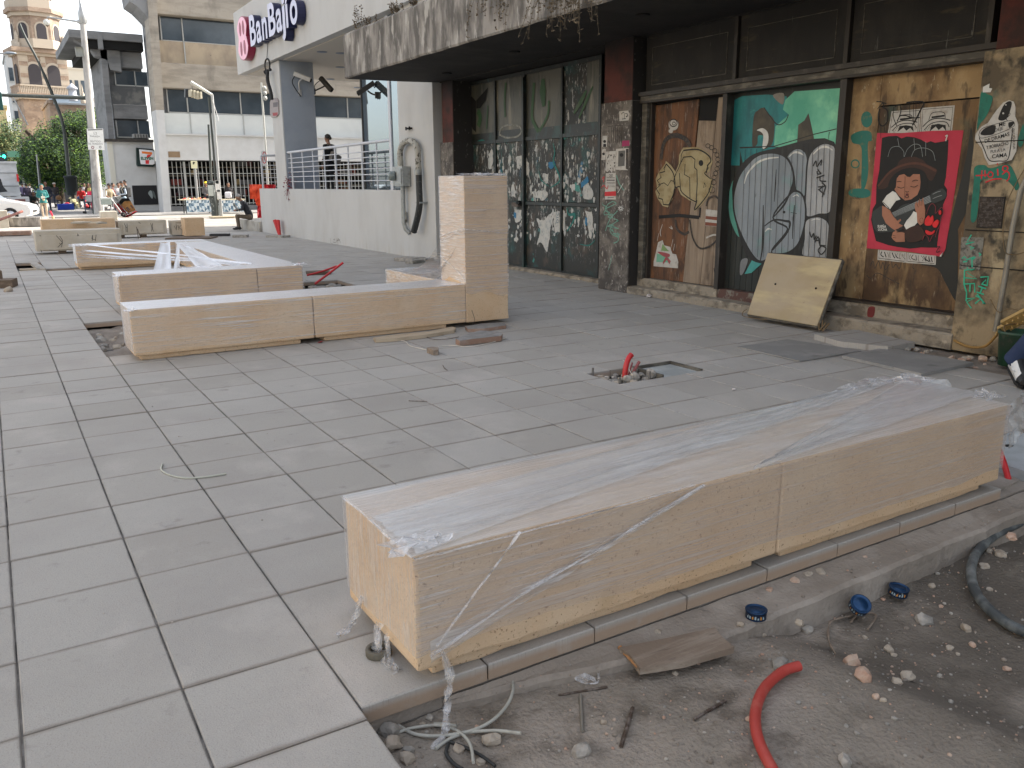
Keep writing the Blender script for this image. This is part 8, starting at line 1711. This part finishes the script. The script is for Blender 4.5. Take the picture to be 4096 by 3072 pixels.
plank('grey slab lying on the paving before the seated man',gq(930,951,990,950,.3),.003,.07,ROCKS[0],'loose_slab','loose slabs near the blocks','slab')
plank('pale grey slab lying by the foot of the red conduits',gq(1063,950,1130,952,.35),.003,.06,ROCKS[0],'loose_slab','loose slabs near the blocks','slab')
plank('wide brown board under the tan block right of the VK block',gq(660,958,842,956,.8),.003,.03,WOODD,'board',cat='board')
plank('long brown timber along the left edge beyond the U shaped seat',gq(-60,945,122,940,.5),.003,.12,BRICK,'timber_beam',cat='beam')
plank('low grey kerb of concrete behind the loose blocks at the left',gq(-80,908,166,905,.8),.003,.34,WEATH,'kerb_block',cat='kerb')
plank('lower piece of dark timber at the left edge beside the paving',gq(-30,1155,50,1152,.35),.003,.12,WOODD,'timber_block','dark timbers at the left edge','wood block')
plank('upper piece of dark timber stacked at the left edge',gq(-30,1148,16,1145,.3),.124,.12,WOODD,'timber_block','dark timbers at the left edge','wood block')
mb = MB(); q = G(34,1162,.02); mb.rock((q.x,q.y,.03),.07,ROCKS[1],4); tag(mb.build('stone_lump'),'pale stone lump in front of the dark timbers at the left edge','stone')
mb = MB(); a,b = PY(-30,890,30.5),PY(88,846,33.5); mb.tube([Vector((a.x,30.5,max(.05,a.z))),b],.045,M('rusty_red_pipe',(.2,.06,.04),.6),8); tag(mb.build('rusty_pipe'),'rust red pipe slanting up from the left edge before the white car','pipe')
mb = MB(); a = PY(552,935,26.8); mb.tube([Vector((a.x,26.8,.02)),Vector((a.x-.02,26.8,.35))],.012,STL,6); mb.tube([Vector((a.x+.06,26.8,.02)),Vector((a.x+.0,26.8,.3))],.012,STL,6); tag(mb.build('reinforcing_rod'),'rusty rods standing in front of the VK block','rod')
# trench boards by the U shaped seat
plank('pale timber strip lying in the open trench left of the U shaped seat',[(.36,18.55),(.92,18.4),(.92,18.6),(.36,18.75)],-.10,.09,WOODW,'timber_strip',cat='wood strip')
plank('short slab tipped across the trench left of the U shaped seat',[(.64,18.1),(.78,18.0),(.70,19.6),(.58,19.6)],-.02,.05,ROCKS[0],'loose_slab','loose slabs near the blocks','slab')
mb = MB()
for k in range(40):
    rr = random.Random(k); mb.rock((rr.uniform(3.75,4.7),rr.uniform(12.05,13.25),-.08),rr.uniform(.03,.09),rr.choice(ROCKS[:2]),k)
o_ = struct(mb.build('rubble_fill'),'stuff'); o_['label'] = 'broken rubble filling the open hole right of the U shaped seat'
for k,(a,b,lab) in enumerate((((3.66,12.6,.12),(4.95,12.9,.30),'longer thin red rod reaching out beside the U shaped seat'),((4.05,12.1,-.05),(4.75,12.1,.40),'thin red rod rising steeply from the hole beside the U shaped seat'))):
    pass
def rod(label,uvy,r,mat,name,cat,grp=None):
    mb = MB(); mb.tube(catmull([PY(u,v,y) for u,v,y in uvy],5),r,mat,8); return tag(mb.build(name),label,cat,grp)
rod('upper of the two thin red rods sticking out right of the U shaped seat',[(1228,1101,12.9),(1290,1085,12.9),(1347,1064,12.9)],.016,REDD,'red_rod','rod','red rods beside the U shaped seat')
rod('lower longer red rod rising to the right of the U shaped seat',[(1259,1136,12.2),(1310,1098,12.2),(1372,1051,12.2)],.018,REDD,'red_rod','rod','red rods beside the U shaped seat')
mb = MB(); q = PY(1195,1059,13.2); mb.ell(q,(.035,.035,.035),REDD,8); mb.tube([q,q-Vector((0,0,.4))],.02,REDD,6); tag(mb.build('red_conduit'),'tip of a red conduit peeping over the right corner of the U shaped seat','pipe')
plank('brown board lying behind the red rods',gq(1232,1102,1325,1098,.3),.003,.05,WOODD,'board',cat='board')
# dug hole at the end of the front L seat
mb = MB(); rr = random.Random(21)
for k in range(16): mb.rock((rr.uniform(.8,1.25),rr.uniform(9.2,10.6),-.09),rr.uniform(.02,.08),rr.choice(ROCKS[:2]),k+70)
v = []; n = 24
for j in range(n+1):
    for i in range(n+1): x,y = .765+1.13*i/n,8.435+2.28*j/n; v.append((x,y,-.085+.05*noise.noise(Vector((x*3,y*3,1)))+.02*noise.noise(Vector((x*11,y*11,2)))))
mb.add(v,[(j*(n+1)+i,j*(n+1)+i+1,(j+1)*(n+1)+i+1,(j+1)*(n+1)+i) for j in range(n) for i in range(n)],DIRT,True)
o_ = struct(mb.build('hole_fill'),'stuff'); o_['label'] = 'grey dirt and stones in the open hole at the left end of the seat'
# ------------------------------------------------------------------ things by the post seat
def slab3(label,uvs,z0,h,mat,name,cat,grp=None):
    mb = MB(); q = [G(u,v,z0+h) for u,v in uvs]; mb.poly([Vector((p.x,p.y,z0)) for p in q],(0,0,1),h,mat); return tag(mb.build(name),label,cat,grp)
Z2 = lambda x,y: (1300+.7233*x,900+.7233*y)
PAVB = M('broken_paver',(.22,.215,.21),.85,[dict(c=(.32,.31,.3),s=(9,9,9),lo=.45,hi=.65),dict(c=(.3,.2,.15),s=(5,5,30),lo=.5,hi=.7,k=.0)],bump=.002)
def paver_piece(label,uvs,z0,h,grp='broken pavers by the post'):
    t = MB(); q = [G(*Z2(*p),z0+h) for p in uvs]; t.poly([Vector((p.x,p.y,z0)) for p in q],(0,0,1),h*.97,BRICK); t.poly([Vector((p.x,p.y,z0+h*.97)) for p in q],(0,0,1),h*.03+.001,PAVB); return tag(t.build('broken_paver'),label,'paver',grp)
paver_piece('reddish broken paver tucked under the foot of the square post',[(775,560),(870,545),(985,538),(1002,548),(1000,555),(880,572),(790,575)],.002,.035)
paver_piece('thick grey topped broken paver in front of the square post',[(722,628),(800,598),(860,583),(950,588),(982,600),(975,612),(800,632),(745,640)],.002,.055)
slab3('curved pale strip of wood along the foot of the front seat',[Z2(268,622),Z2(400,604),Z2(560,590),Z2(700,562),Z2(722,566),Z2(715,580),Z2(560,606),Z2(400,624),Z2(280,632)],.002,.035,WOODW,'wood_strip','wood strip')
slab3('small wedge of wood on the slabs left of the broken pavers',[Z2(563,678),Z2(588,672),Z2(628,677),Z2(626,690),Z2(600,692)],.002,.05,WOODG,'wood_wedge','wood block')
def wire(label,uvs,r,mat,name,cat,grp=None,z=.006,n=6):
    mb = MB(); mb.tube(catmull([G(u,v,z) for u,v in uvs],6),r,mat,n); return tag(mb.build(name),label,cat,grp)
WHW = F('white_string',(214,208,198)); 
wire('white string trailing past the small wood wedge',[Z2(400,634),Z2(445,645),Z2(470,668),Z2(525,682),Z2(560,690)],.0035,WHW,'string','string','strings on the slabs by the post')
wire('white string running right from the small wood wedge under the thick paver',[Z2(628,672),Z2(700,666),Z2(800,672),Z2(900,655),Z2(1005,624)],.0035,WHW,'string','string','strings on the slabs by the post')
wire('thin black wire beside the curved pale strip of wood',[Z2(545,612),Z2(600,632),Z2(680,630),Z2(740,618)],.003,STL,'wire','wire','thin wires on the slabs',z=.01)
wire('short crooked twig of wire in the middle of the slabs',[Z2(652,775),Z2(660,790),Z2(676,803)],.003,STL,'wire','wire','thin wires on the slabs')
wire('straight nail like wire left of the crooked one',[Z2(463,972),Z2(510,974),Z2(566,975)],.003,STL,'wire','wire','thin wires on the slabs')
wire('pale curved plastic strip lying on the slabs at the left',[(650,1856),(646,1880),(680,1900),(740,1912),(820,1908),(905,1895)],.0055,F('pale_plastic_strip',(176,178,168)),'plastic_strip','plastic strip')
mb = MB(); mb.tube([G(*Z2(820,560),.02),PY(*Z2(828,520),7.95),PY(*Z2(812,470),7.99)],.003,STL,5); tag(mb.build('wire'),'bent dark wire standing against the foot of the post','wire')
mb = MB(); q = G(*Z2(430,750),0); mb.rock((2.66,8.02,.01),.03,F('red_scrap',(150,60,60)),4,sq=.2); tag(mb.build('paper_scrap'),'small red scrap under the joint of the front seat','scrap')
# ------------------------------------------------------------------ open service box in the paving
t = thing('service_hatch','open service hatch with a grey steel lid slid aside in the paving','hatch',(4.7,5.24,0)); mb = MB()
HM = M('grey_hatch_steel',(.3,.32,.32),.6,[dict(c=(.42,.44,.43),s=(4,4,4),lo=.45,hi=.65),dict(c=(.1,.09,.08),s=(9,9,9),lo=.62,hi=.7,k=.7)])
mb.box((4.53,5.06,-.035),(4.97,5.44,-.022),HM); mb.build('lid',t)
mb = MB()
for a,b in (((4.52,5.05,-.05),(4.545,5.45,.008)),((4.955,5.05,-.05),(4.975,5.45,.004)),((4.53,5.43,-.05),(4.97,5.45,.004))): mb.box(a,b,FRAME)
mb.build('frame',t)
mb = MB()
for k in range(60):
    rr = random.Random(k+300); mb.rock((rr.uniform(4.1,4.52),rr.uniform(5.05,5.43),-.055+rr.uniform(0,.03)),rr.uniform(.012,.04),rr.choice((ROCKS[0],ROCKS[0],ROCKS[1])),k+300)
o_ = struct(mb.build('rubble_fill'),'stuff'); o_['label'] = 'small broken stones in the open service hole'
for k,(x,y,r_,lab) in enumerate(((4.34,5.17,.055,'larger grey stone in front of the red conduits in the hole'),(4.50,5.16,.06,'angular grey stone against the hatch lid'),(4.24,5.14,.045,'flat grey stone near the front stake in the hole'),(4.47,5.36,.045,'rounded grey stone behind the red conduits'))):
    mb = MB(); mb.rock((x,y,-.005),r_,ROCKS[0],k+30,sq=.8); tag(mb.build('stone'),lab,'stone','stones in the service hole')
mb = MB(); mb.tube(catmull([(4.30,5.25,-.05),(4.31,5.26,.04),(4.345,5.27,.12),(4.385,5.275,.155)],5),.023,REDD,12); tag(mb.build('red_conduit'),'thick bright red conduit bending up out of the service hole','pipe','conduits in the service hole')
mb = MB(); mb.tube([(4.36,5.25,-.05),(4.40,5.25,.03),(4.445,5.245,.095)],.013,M('faded_conduit',srgb(150,84,84),.6),8); mb.tube([(4.345,5.27,-.03),(4.40,5.28,.085)],.008,M('faded_conduit',srgb(150,84,84),.6),6); tag(mb.build('red_conduit'),'thin faded red conduit leaning beside the thick one in the hole','pipe','conduits in the service hole')
wire('white string looping out of the service hole',[(2492,1440),(2508,1455),(2520,1485),(2530,1500)],.0025,WHW,'string','string',z=.05)
for k,(u,v,y,lab) in enumerate(((1480,815,5.44,'steel stake at the back left corner of the service hole'),(1628,855,5.05,'steel stake at the front corner of the service hole'),(1795,825,5.08,'steel stake beside the lid of the service hatch'))):
    q = PY(*Z2(u,v),y); mb = MB(); mb.tube([(q.x,y,-.06),(q.x+.003,y,.045)],.009,F('grey_rod',(110,108,104)),8); tag(mb.build('steel_stake'),lab,'stake','stakes round the service hole')
# ------------------------------------------------------------------ slabs in front of the posters
DKS = M('dark_grey_slab',(.235,.232,.225),.75,[dict(c=(.3,.29,.28),s=(3,3,3),lo=.45,hi=.65),dict(c=(.07,.07,.07),s=(5,5,5),lo=.6,hi=.72,k=.6)],bump=.001)
slab3('dark grey cover slab nearest the leaning board',[(3150,1356),(3445,1401),(3198,1443),(2951,1386)],.002,.012,DKS,'cover_slab','slab','dark cover slabs')
slab3('dark grey cover slab in front of the red poster',[(3547,1389),(3894,1449),(3686,1494),(3370,1422)],.002,.028,DKS,'cover_slab','slab','dark cover slabs')
slab3('pale raised slab against the step under the poster',[(3257,1336),(3420,1318),(3660,1368),(3553,1386),(3360,1366)],.002,.055,TILE,'raised_slab','slab')
mb = MB(); 
for k in range(60):
    rr = random.Random(k+500); mb.rock((rr.uniform(6.95,7.45),rr.uniform(3.9,5.2),rr.uniform(-.04,.0)),rr.uniform(.015,.05),rr.choice(ROCKS),k+500)
mb.box((6.87,3.5,-.3),(7.7,5.34,-.03),DIRT); mb.box((6.87,-6,-.3),(8.0,3.5,-.006),TILE)
o_ = struct(mb.build('rubble_strip'),'stuff'); o_['label'] = 'rubble and dirt along the foot of the poster wall'
# leaning board
t = thing('leaning_board','large yellowish square board leaning against the green lettered door','board',(7.3,6.3,0)); LBM = M('yellow_board_face',(.40,.325,.225),.8,[dict(c=(.36,.28,.16),s=(2,2,3),lo=.42,hi=.66,k=.7),dict(c=(.56,.46,.26),s=(1.2,1.2,6),lo=.5,hi=.7,k=.8),dict(c=(.12,.08,.05),s=(26,26,26),lo=.68,hi=.72,k=.8)],bump=.001)
bl_ = G(2992,1258,.03); br = G(3270,1305,.03); tl = PX(3073,1014,7.62); trr = PX(3368,1042,7.62); bl_.x = br.x = 7.20; br = PX(3270,1305,7.20); bl_ = PX(2992,1258,7.20)
nrm = (br-bl_).cross(tl-bl_).normalized(); nrm = nrm if nrm.x < 0 else -nrm
mb = MB(); mb.poly([bl_,br,trr,tl],nrm,.012,LBM); mb.build('face',t); mb = MB(); mb.poly([bl_-nrm*.002,br-nrm*.002,trr-nrm*.002,tl-nrm*.002],-nrm,.04,WOODG)
for a,b in ((bl_,br),(br,trr),(trr,tl),(tl,bl_)): d = (b-a).normalized(); mb.tube([a-nrm*.02,b-nrm*.02],.022,FRAME,4)
mb.build('frame',t)
mb = MB()
for c_ in ((490,217),(757,243)): q = PX(2800+.6028*c_[0],1000+.6028*c_[1],7.38); s_ = (q-bl_).dot(nrm); q = q-nrm*(s_-.014); mb.ell(q,(.012,.012,.012),DARK,8)
mb.build('bolt_hole',t)
mb = MB(); 
for s_ in (0,.04): mb.tube(catmull([br+Vector((.05,-.02+s_,.06)),br+Vector((.0,-.06+s_,.0)),br+Vector((-.06,-.12+s_,-.02)),br+Vector((-.0,-.14+s_,.05))],5),.008,CB,6)
tag(mb.build('loose_cable'),'looped cable end at the lower right corner of the leaning board','cable')
mb = MB(); mb.tube(catmull([bl_+Vector((0,.02,.06)),bl_+Vector((-.03,.05,.02)),bl_+Vector((-.05,0,-.02)),bl_+Vector((-.02,-.3,-.02))],5),.005,CB,6); tag(mb.build('loose_cable'),'thin cable loop at the lower left corner of the leaning board','cable')
# green bucket with broken pieces
c = Vector((7.28,3.72,0)); t = thing('bucket','scuffed dark green bucket at the foot of the right pillar','bucket',c); mb = MB(); GBK = M('green_bucket_plastic',(.016,.07,.038),.5,[dict(c=(.05,.055,.045),s=(4,4,6),lo=.45,hi=.65,z=(.1,.2)),dict(c=(.12,.12,.1),s=(20,20,20),lo=.6,hi=.7,k=.6)])
mb.lathe(c,[(.001,.004),(.115,.004),(.135,.27),(.145,.275),(.145,.30),(.132,.30),(.125,.25),(.001,.24)],GBK,28); mb.build('tub',t)
mb = MB(); mb.tube(catmull([c+Vector((-.14,.0,.27)),c+Vector((-.1,.06,.34)),c+Vector((0,.0,.36)),c+Vector((.08,-.1,.33)),c+Vector((.0,-.145,.27))],5),.005,CB,6); mb.build('handle',t)
mb = MB(); TAN = F('tan_ornament',(176,146,92)); rr = random.Random(3)
ax = Vector((-.1,-.8,.55)).normalized(); ay = Vector((-.75,.3,.5)).normalized(); az = ax.cross(ay); cc = Vector((7.26,3.72,.40)); orient_box(mb,cc,ax,ay,az,(.24,.13,.03),TAN)
for i in range(4):
    for j in range(2): mb.tube([cc+ax*(-.08+i*.055)+ay*(-.03+j*.06),cc+ax*(-.08+i*.055)+ay*(-.03+j*.06)+az*(-.035 if az.x > 0 else .035)],.008,TAN,6)
orient_box(mb,cc-ax*.15-ay*.01,ax,ay,az,(.08,.06,.03),TAN); mb.tube([cc-ax*.18,Vector((7.3,3.9,.24))],.012,TAN,6)
tag(mb.build('ornament_head'),'broken tan peg head like a guitar headstock sticking out of the bucket','ornament')
# right foreground: stone cover and red conduit behind the near bench
t_ = MB(); q = [G(3972,1756,.0),G(4062,1722,.0),G(4300,1790,.0),G(4260,1935,.0),G(3948,1836,.0)]; t_.poly([Vector((p.x,p.y,-.13)) for p in q],(0,0,1),.13,M('pale_grey_cover',(.36,.38,.39),.8,[dict(c=(.28,.3,.3),s=(5,5,5),lo=.45,hi=.65)])); q2 = G(4035,1783,.0); t_.ell((q2.x,q2.y,.001),(.035,.022,.002),DARK,12); tag(t_.build('concrete_cover'),'pale grey concrete cover with a dark finger hole behind the near bench end','cover')
mb = MB(); mb.tube(catmull([PY(3962,1752,2.46),PY(3995,1800,2.40),PY(4018,1860,2.33),PY(4038,1935,2.27)],5),.016,REDD,10); tag(mb.build('red_conduit'),'red conduit curving down at the right end of the near bench','pipe')
mb = MB(); q = [(4.25,2.2),(4.62,2.24),(4.7,2.42),(4.3,2.5)]; mb.poly([Vector((x,y,-.12)) for x,y in q],(0,0,1),.07,CONC); tag(mb.build('broken_paver'),'dusty broken paver lying beyond the right end of the near bench','paver')
# ------------------------------------------------------------------ litter in the dug strip
ZD = -.108
def gz(u,v): 
    q = G(u,v,-.11)
    for _ in range(3): q = G(u,v,(-.078 if q.y > 1.96+.02*(q.x-1) and q.x > 1.9 else dz(q.x,q.y)))
    return q
t = thing('wood_plank','short broken wooden plank lying on the dug dirt by the bench','plank',gz(2700,2600)); PM = WOODG; mb = MB()
q = [G(u,v,-.055) for u,v in ((2478,2585),(2520,2615),(2560,2668),(2740,2640),(2938,2582),(2890,2545),(2860,2505),(2680,2545))]
mb.poly([Vector((p.x,p.y,-.085)) for p in q],(0,0,1),.026,PM); mb.build('board',t); mb = MB(); p = G(2520,2610,-.06)
for k in range(14): rr = random.Random(k+90); a = G(2480+k*5.5,2588+k*5.8,-.07); mb.rock((a.x,a.y,-.072),.010,F('splintered_wood',(180,130,84)),k+90,sq=.6)
mb.build('splintered_edge',t)
def tin(label,u,v,z,tilt,seed):
    c = G(u,v,z); ax = Vector(tilt).normalized(); t = thing('tin_can',label,'tin',c,'flat blue food tins on the dirt'); BT = M('blue_tin',(.012,.05,.13),.35,metal=.5); LB = M('dark_blue_tin_label',(.008,.02,.05),.4,[dict(c=(.35,.4,.42),s=(70,70,40),lo=.62,hi=.66,k=.9)],metal=.3)
    mb = MB(); mb.lathe(c,[(.001,.0),(.036,0),(.040,.003),(.0395,.004)],BT,28,axis=ax); mb.lathe(c,[(.0395,.004),(.0395,.031)],LB,28,axis=ax); mb.lathe(c,[(.0395,.031),(.042,.033),(.042,.036),(.038,.036),(.036,.033),(.026,.0325),(.025,.034),(.001,.034)],BT,28,axis=ax); mb.build('body',t)
    # little printed label patch: lettering reading TUNA-like words is too small, use pale bars and ticks
    mb = MB(); u_ = Vector((0,0,1)).cross(ax); u_ = u_.normalized() if u_.length > .05 else Vector((1,0,0)); w = ax.cross(u_)
    toc = (Vector((0,0,HC))-c); toc = (toc-ax*toc.dot(ax)).normalized(); sd_ = ax.cross(toc)
    rr = random.Random(seed)
    for k in range(7):
        a = R(-46+k*15); d = toc*math.cos(a)+sd_*math.sin(a); tn = ax.cross(d)
        mb.add([c+d*.0402+tn*.003+ax*.010,c+d*.0402-tn*.003+ax*.010,c+d*.0402-tn*.003+ax*rr.uniform(.016,.026),c+d*.0402+tn*.003+ax*rr.uniform(.018,.026)],[(0,1,2,3)],F('tin_print_pale',(150,170,180)) if (k+seed) % 3 else F('tin_print_orange',(190,130,60)))
    mb.build('label_print',t)
tin('flat blue food tin standing upright on the footing, leftmost of three',3023,2470,-.078,(0,0,1),1)
tin('flat blue food tin tipped towards the camera, middle of three',3432,2430,-.155,(-.25,-.5,.75),2)
tin('flat blue food tin farthest right, half sunk in dark dirt',3590,2378,-.175,(.05,-.12,1),3)
mb = MB(); mb.tube(catmull([gz(3195,2692)+Vector((0,0,.028)),gz(3130,2715)+Vector((0,0,.028)),gz(3060,2775)+Vector((0,0,.026)),gz(3025,2850)+Vector((0,0,.024)),gz(3020,2930)+Vector((0,0,.024)),gz(3040,3010)+Vector((0,0,.024)),gz(3090,3110)+Vector((0,0,.024)),gz(3140,3190)+Vector((0,0,.024))],6),.0175,REDP,16); tag(mb.build('red_conduit'),'thick curved red conduit lying on the dirt at the bottom of the view','pipe')
mb = MB(); HSM = M('grey_black_hose',(.06,.07,.075),.55,[dict(c=(.22,.24,.24),s=(9,9,9),lo=.45,hi=.65,k=.8)])
mb.tube(catmull([G(4300,1990,-.15),G(4180,2040,-.15),G(4096,2085,-.15),G(3990,2135,-.15),G(3915,2200,-.155),G(3885,2270,-.16),G(3895,2350,-.165),G(3940,2420,-.165),G(4010,2480,-.165),G(4096,2525,-.165),G(4250,2560,-.165)],6),.021,HSM,16); tag(mb.build('hose'),'thick grey black hose looping in from the right edge over dark dirt','hose')
t = thing('tape_roll','grey roll of tape beside the left end of the near bench','tape',(.93,2.38,0)); mb = MB(); mb.lathe((.932,2.40,.002),[(.030,0),(.043,0),(.044,.003),(.044,.022),(.043,.025),(.031,.025),(.030,.022),(.030,0)],F('grey_tape_roll',(96,92,82)),28); mb.build('roll',t)
CBW = M('grey_white_cable',(.42,.42,.38),.6,[dict(c=(.28,.27,.24),s=(20,20,20),lo=.5,hi=.7)])
Z4 = lambda x,y: (1200+.7233*x,2000+.7233*y)
def cab(label,uvs,r,mat,name='cable_offcut',grp='cable offcuts in the corner of the dug strip',cat='cable',dzz=None):
    mb = MB(); mb.tube(catmull([gz(*Z4(*p))+Vector((0,0,r+(.004*i if dzz is None else dzz))) for i,p in enumerate(uvs)],7),r,mat,10); return tag(mb.build(name),label,cat,grp)
cab('long pale cable curving from the pit corner up to the bench foot',[(545,1255),(640,1310),(780,1325),(940,1305),(1060,1255),(1140,1180),(1175,1110),(1178,1048)],.0055,CBW)
cab('pale cable crossing under the long one, ending in a straight tip',[(750,1385),(830,1335),(920,1308),(1010,1305),(1110,1310),(1222,1330)],.0055,CBW)
cab('pale cable hooking from the corner down to the bottom edge',[(550,1290),(620,1275),(740,1265),(830,1285),(900,1330),(945,1400),(960,1500)],.005,CBW)
cab('short straight pale cable near the hooked one',[(740,1252),(800,1256),(865,1275)],.0065,CBW)
cab('dark cable looping at the bottom edge of the view',[(820,1360),(810,1420),(850,1480),(900,1520)],.006,BLH)
cab('dark cable slanting down from the crossing to the bottom',[(830,1345),(920,1385),(1010,1440),(1080,1500)],.005,BLH)
def bit(label,a,b,r,mat,name,grp,cat='metal bit',n=8):
    mb = MB(); A_,B_ = gz(*Z4(*a)),gz(*Z4(*b)); A_.z += r; B_.z += r; mb.tube([A_,B_],r,mat,n); return tag(mb.build(name),label,cat,grp)
bit('straight steel bar lying upright in the view below the film scrap',(1552,1085),(1562,1290),.006,F('worn_steel',(130,126,118)),'steel_bar','steel bits on the dirt',n=4)
bit('rusty twisted steel bar right of the straight one',(1840,1160),(1775,1375),.007,STL,'steel_bar','steel bits on the dirt',n=5)
bit('thin dark rod above the straight steel bar',(1430,1085),(1700,1040),.004,STL,'steel_bar','steel bits on the dirt',n=6)
bit('short dark screw half hidden near the plank',(1615,905),(1695,845),.0045,STL,'steel_bar','steel bits on the dirt',n=6)
mb = MB(); A_,B_ = gz(2775,2885),gz(2905,2808); n = 16; A_.z += .008; B_.z += .008
mb.tube([A_+(B_-A_)*i/32 for i in range(33)],[.0065 if i % 2 else .0042 for i in range(33)],STL,8); tag(mb.build('threaded_rod'),'short threaded rod lying left of the curved red conduit','rod','steel bits on the dirt')
mb = MB(); cloth(mb,[gz(*Z4(1440,960))+Vector((0,0,.012)),gz(*Z4(1550,1025))+Vector((0,0,.014)),gz(*Z4(1650,1020))+Vector((0,0,.012)),gz(*Z4(1560,925))+Vector((0,0,.02))],FILMV,amp=.012,n=9,nrm=Vector((0,0,1))); rope(mb,[gz(*Z4(1455,935))+Vector((0,0,.012)),gz(*Z4(1560,930))+Vector((0,0,.02)),gz(*Z4(1640,950))+Vector((0,0,.015)),gz(*Z4(1645,1020))+Vector((0,0,.01)),gz(*Z4(1550,1015))+Vector((0,0,.01)),gz(*Z4(1455,950))+Vector((0,0,.012))],.006,FILMV,60); tag(mb.build('film_scrap'),'crumpled scrap of clear film on the dirt below the plank','film')
mb = MB(); rope(mb,[gz(*Z4(1640,950))+Vector((0,0,.01)),gz(*Z4(1700,900))+Vector((0,0,.01)),gz(*Z4(1790,870))+Vector((0,0,.01))],.004,FILMV,61,2); tag(mb.build('film_strand'),'thin twisted strand of film running from the scrap to the plank','film')
Z5 = lambda x,y: (2500+.7215*x,2000+.7215*y)
mb = MB(); mb.tube(catmull([gz(*Z5(p,q))+Vector((0,0,.008+.01*(i in (1,2)))) for i,(p,q) in enumerate(((1265,650),(1180,680),(1130,710),(1130,790),(1165,860)))],6),[.004+.002*math.sin(i*1.3) for i in range(25)],WOODG,6); mb.tube(catmull([gz(*Z5(p,q))+Vector((0,0,.01)) for (p,q) in ((1250,690),(1300,640),(1390,650),(1345,730))],6),.004,WOODG,6); tag(mb.build('dry_root'),'twisted dry root below the tipped blue tin','root')
rocks = [(1840,905,.02,1,'small pink'),]
rk = [((270,915),.026,2,'pink stone by the near corner of the plank'),((278,965),.013,1,'small pale stone just below the pink one'),((860,925),.034,0,'flat brown stone at the end of the red conduit'),((910,910),.014,0,'small blue grey stone right beside the conduit end'),((965,685),.018,1,'pale stone above the grey brick bit'),((1255,905),.030,2,'pink knuckle of rubble, upper piece'),((1320,985),.040,2,'larger pink piece of rubble below the knuckle'),((1565,985),.030,1,'pale flat stone right of the pink rubble'),((1508,1012),.02,1,'small pale stone touching the flat one'),((1888,720),.026,1,'bright white stone on the dark dirt'),((1800,825),.017,1,'white pebble left below the bright white stone'),((1845,858),.011,1,'tiny white pebble beside the other pebble'),((1660,675),.038,0,'half buried brown boulder on the dark dirt'),((1990,375),.026,1,'long pale stone inside the hose loop'),((2022,500),.016,1,'white chip inside the hose loop'),((2080,310),.032,1,'pale broken tile inside the hose loop, topmost'),((2140,210),.026,2,'pinkish lump above the broken tile by the hose'),((1925,810),.018,2,'tan pebble right of the white pebbles'),((2115,940),.016,2,'brown pebble near the right edge'),((1390,1095),.014,2,'orange brown pebble below the pink rubble'),((1430,1115),.014,1,'pale chip beside the orange brown pebble'),((640,695),.017,1,'grey pebble in front of the upright tin'),((770,752),.012,1,'white pebble right of the plank'),((1330,765),.012,1,'white pebble right of the dry root'),((1460,835),.024,1,'pale splinter of stone right of the dry root'),((1490,862),.014,1,'pebble below the pale splinter'),((800,505),.022,2,'tan lump against the slab edge behind the upright tin'),((940,455),.024,2,'tan lump on the footing, second from the upright tin'),((1015,420),.022,1,'tan lump on the footing, third from the upright tin'),((1085,405),.026,1,'largest tan lump on the footing'),((1330,320),.014,2,'small tan lump on the footing, farthest along'),((1010,730),.030,0,'grey brick bit between the tins'),((1220,1460),.028,0,'grey stone at the very bottom right of the conduit'),((2020,290),.02,1,'pale chip at the top of the hose loop'),((1700,480),.018,1,'half buried pebble right of the farthest tin')]
for i,((x,y),r,m_,lab) in enumerate(rk):
    q = gz(*Z5(x,y)); mb = MB(); mb.rock((q.x,q.y,q.z+r*.25),r,ROCKS[m_],700+i,sq=.65,rough=.45); tag(mb.build('stone'),lab,'stone','stones in the dug strip')
rk4 = [((1060,1345),.036,1,'tall tan stone leaning on the crossed cables'),((1555,1400),.034,0,'pointed grey stone at the bottom below the straight bar'),((500,1290),.034,0,'grey stone in the corner under the slab edge'),((510,1360),.036,1,'pale stone below the corner stone'),((600,1395),.020,0,'small grey stone right of the pale corner stone'),((590,1440),.026,1,'pale stone near the bottom edge in the corner'),((880,1385),.020,1,'small stone between the dark cables'),((1000,1455),.016,1,'white pebble at the bottom between the cables'),((1010,1110),.022,0,'grey stone halfway between bench foot and cables'),((1195,1025),.013,2,'tan pebble at the end of the long cable'),((980,1265),.012,2,'yellowish chip above the crossed cables'),((1680,1235),.012,1,'tiny pebble right of the straight bar'),((1980,735),.015,1,'pebble behind the plank'),((700,1295),.012,0,'pebble between the hooked cables'),((680,1245),.012,1,'pebble above the hooked cables'),((720,1210),.014,0,'pebble near the slab face above the cables')]
for i,((x,y),r,m_,lab) in enumerate(rk4):
    q = gz(*Z4(x,y)); mb = MB(); mb.rock((q.x,q.y,q.z+r*.25),r,ROCKS[m_],800+i,sq=.8,rough=.45); tag(mb.build('stone'),lab,'stone','stones in the dug strip')
mb = MB(); q = G(2935,1560,0); mb.rock((q.x,q.y,.008),.022,WHS,3,sq=.25); tag(mb.build('paper_scrap'),'tiny white scrap on the slabs behind the near bench','scrap')
mb = MB(); q = G(2595,1189,0); mb.rock((q.x,q.y,.02),.05,WHS,7,sq=.5); tag(mb.build('paper_scrap'),'white scrap at the foot of the step below the fish sticker door','scrap')
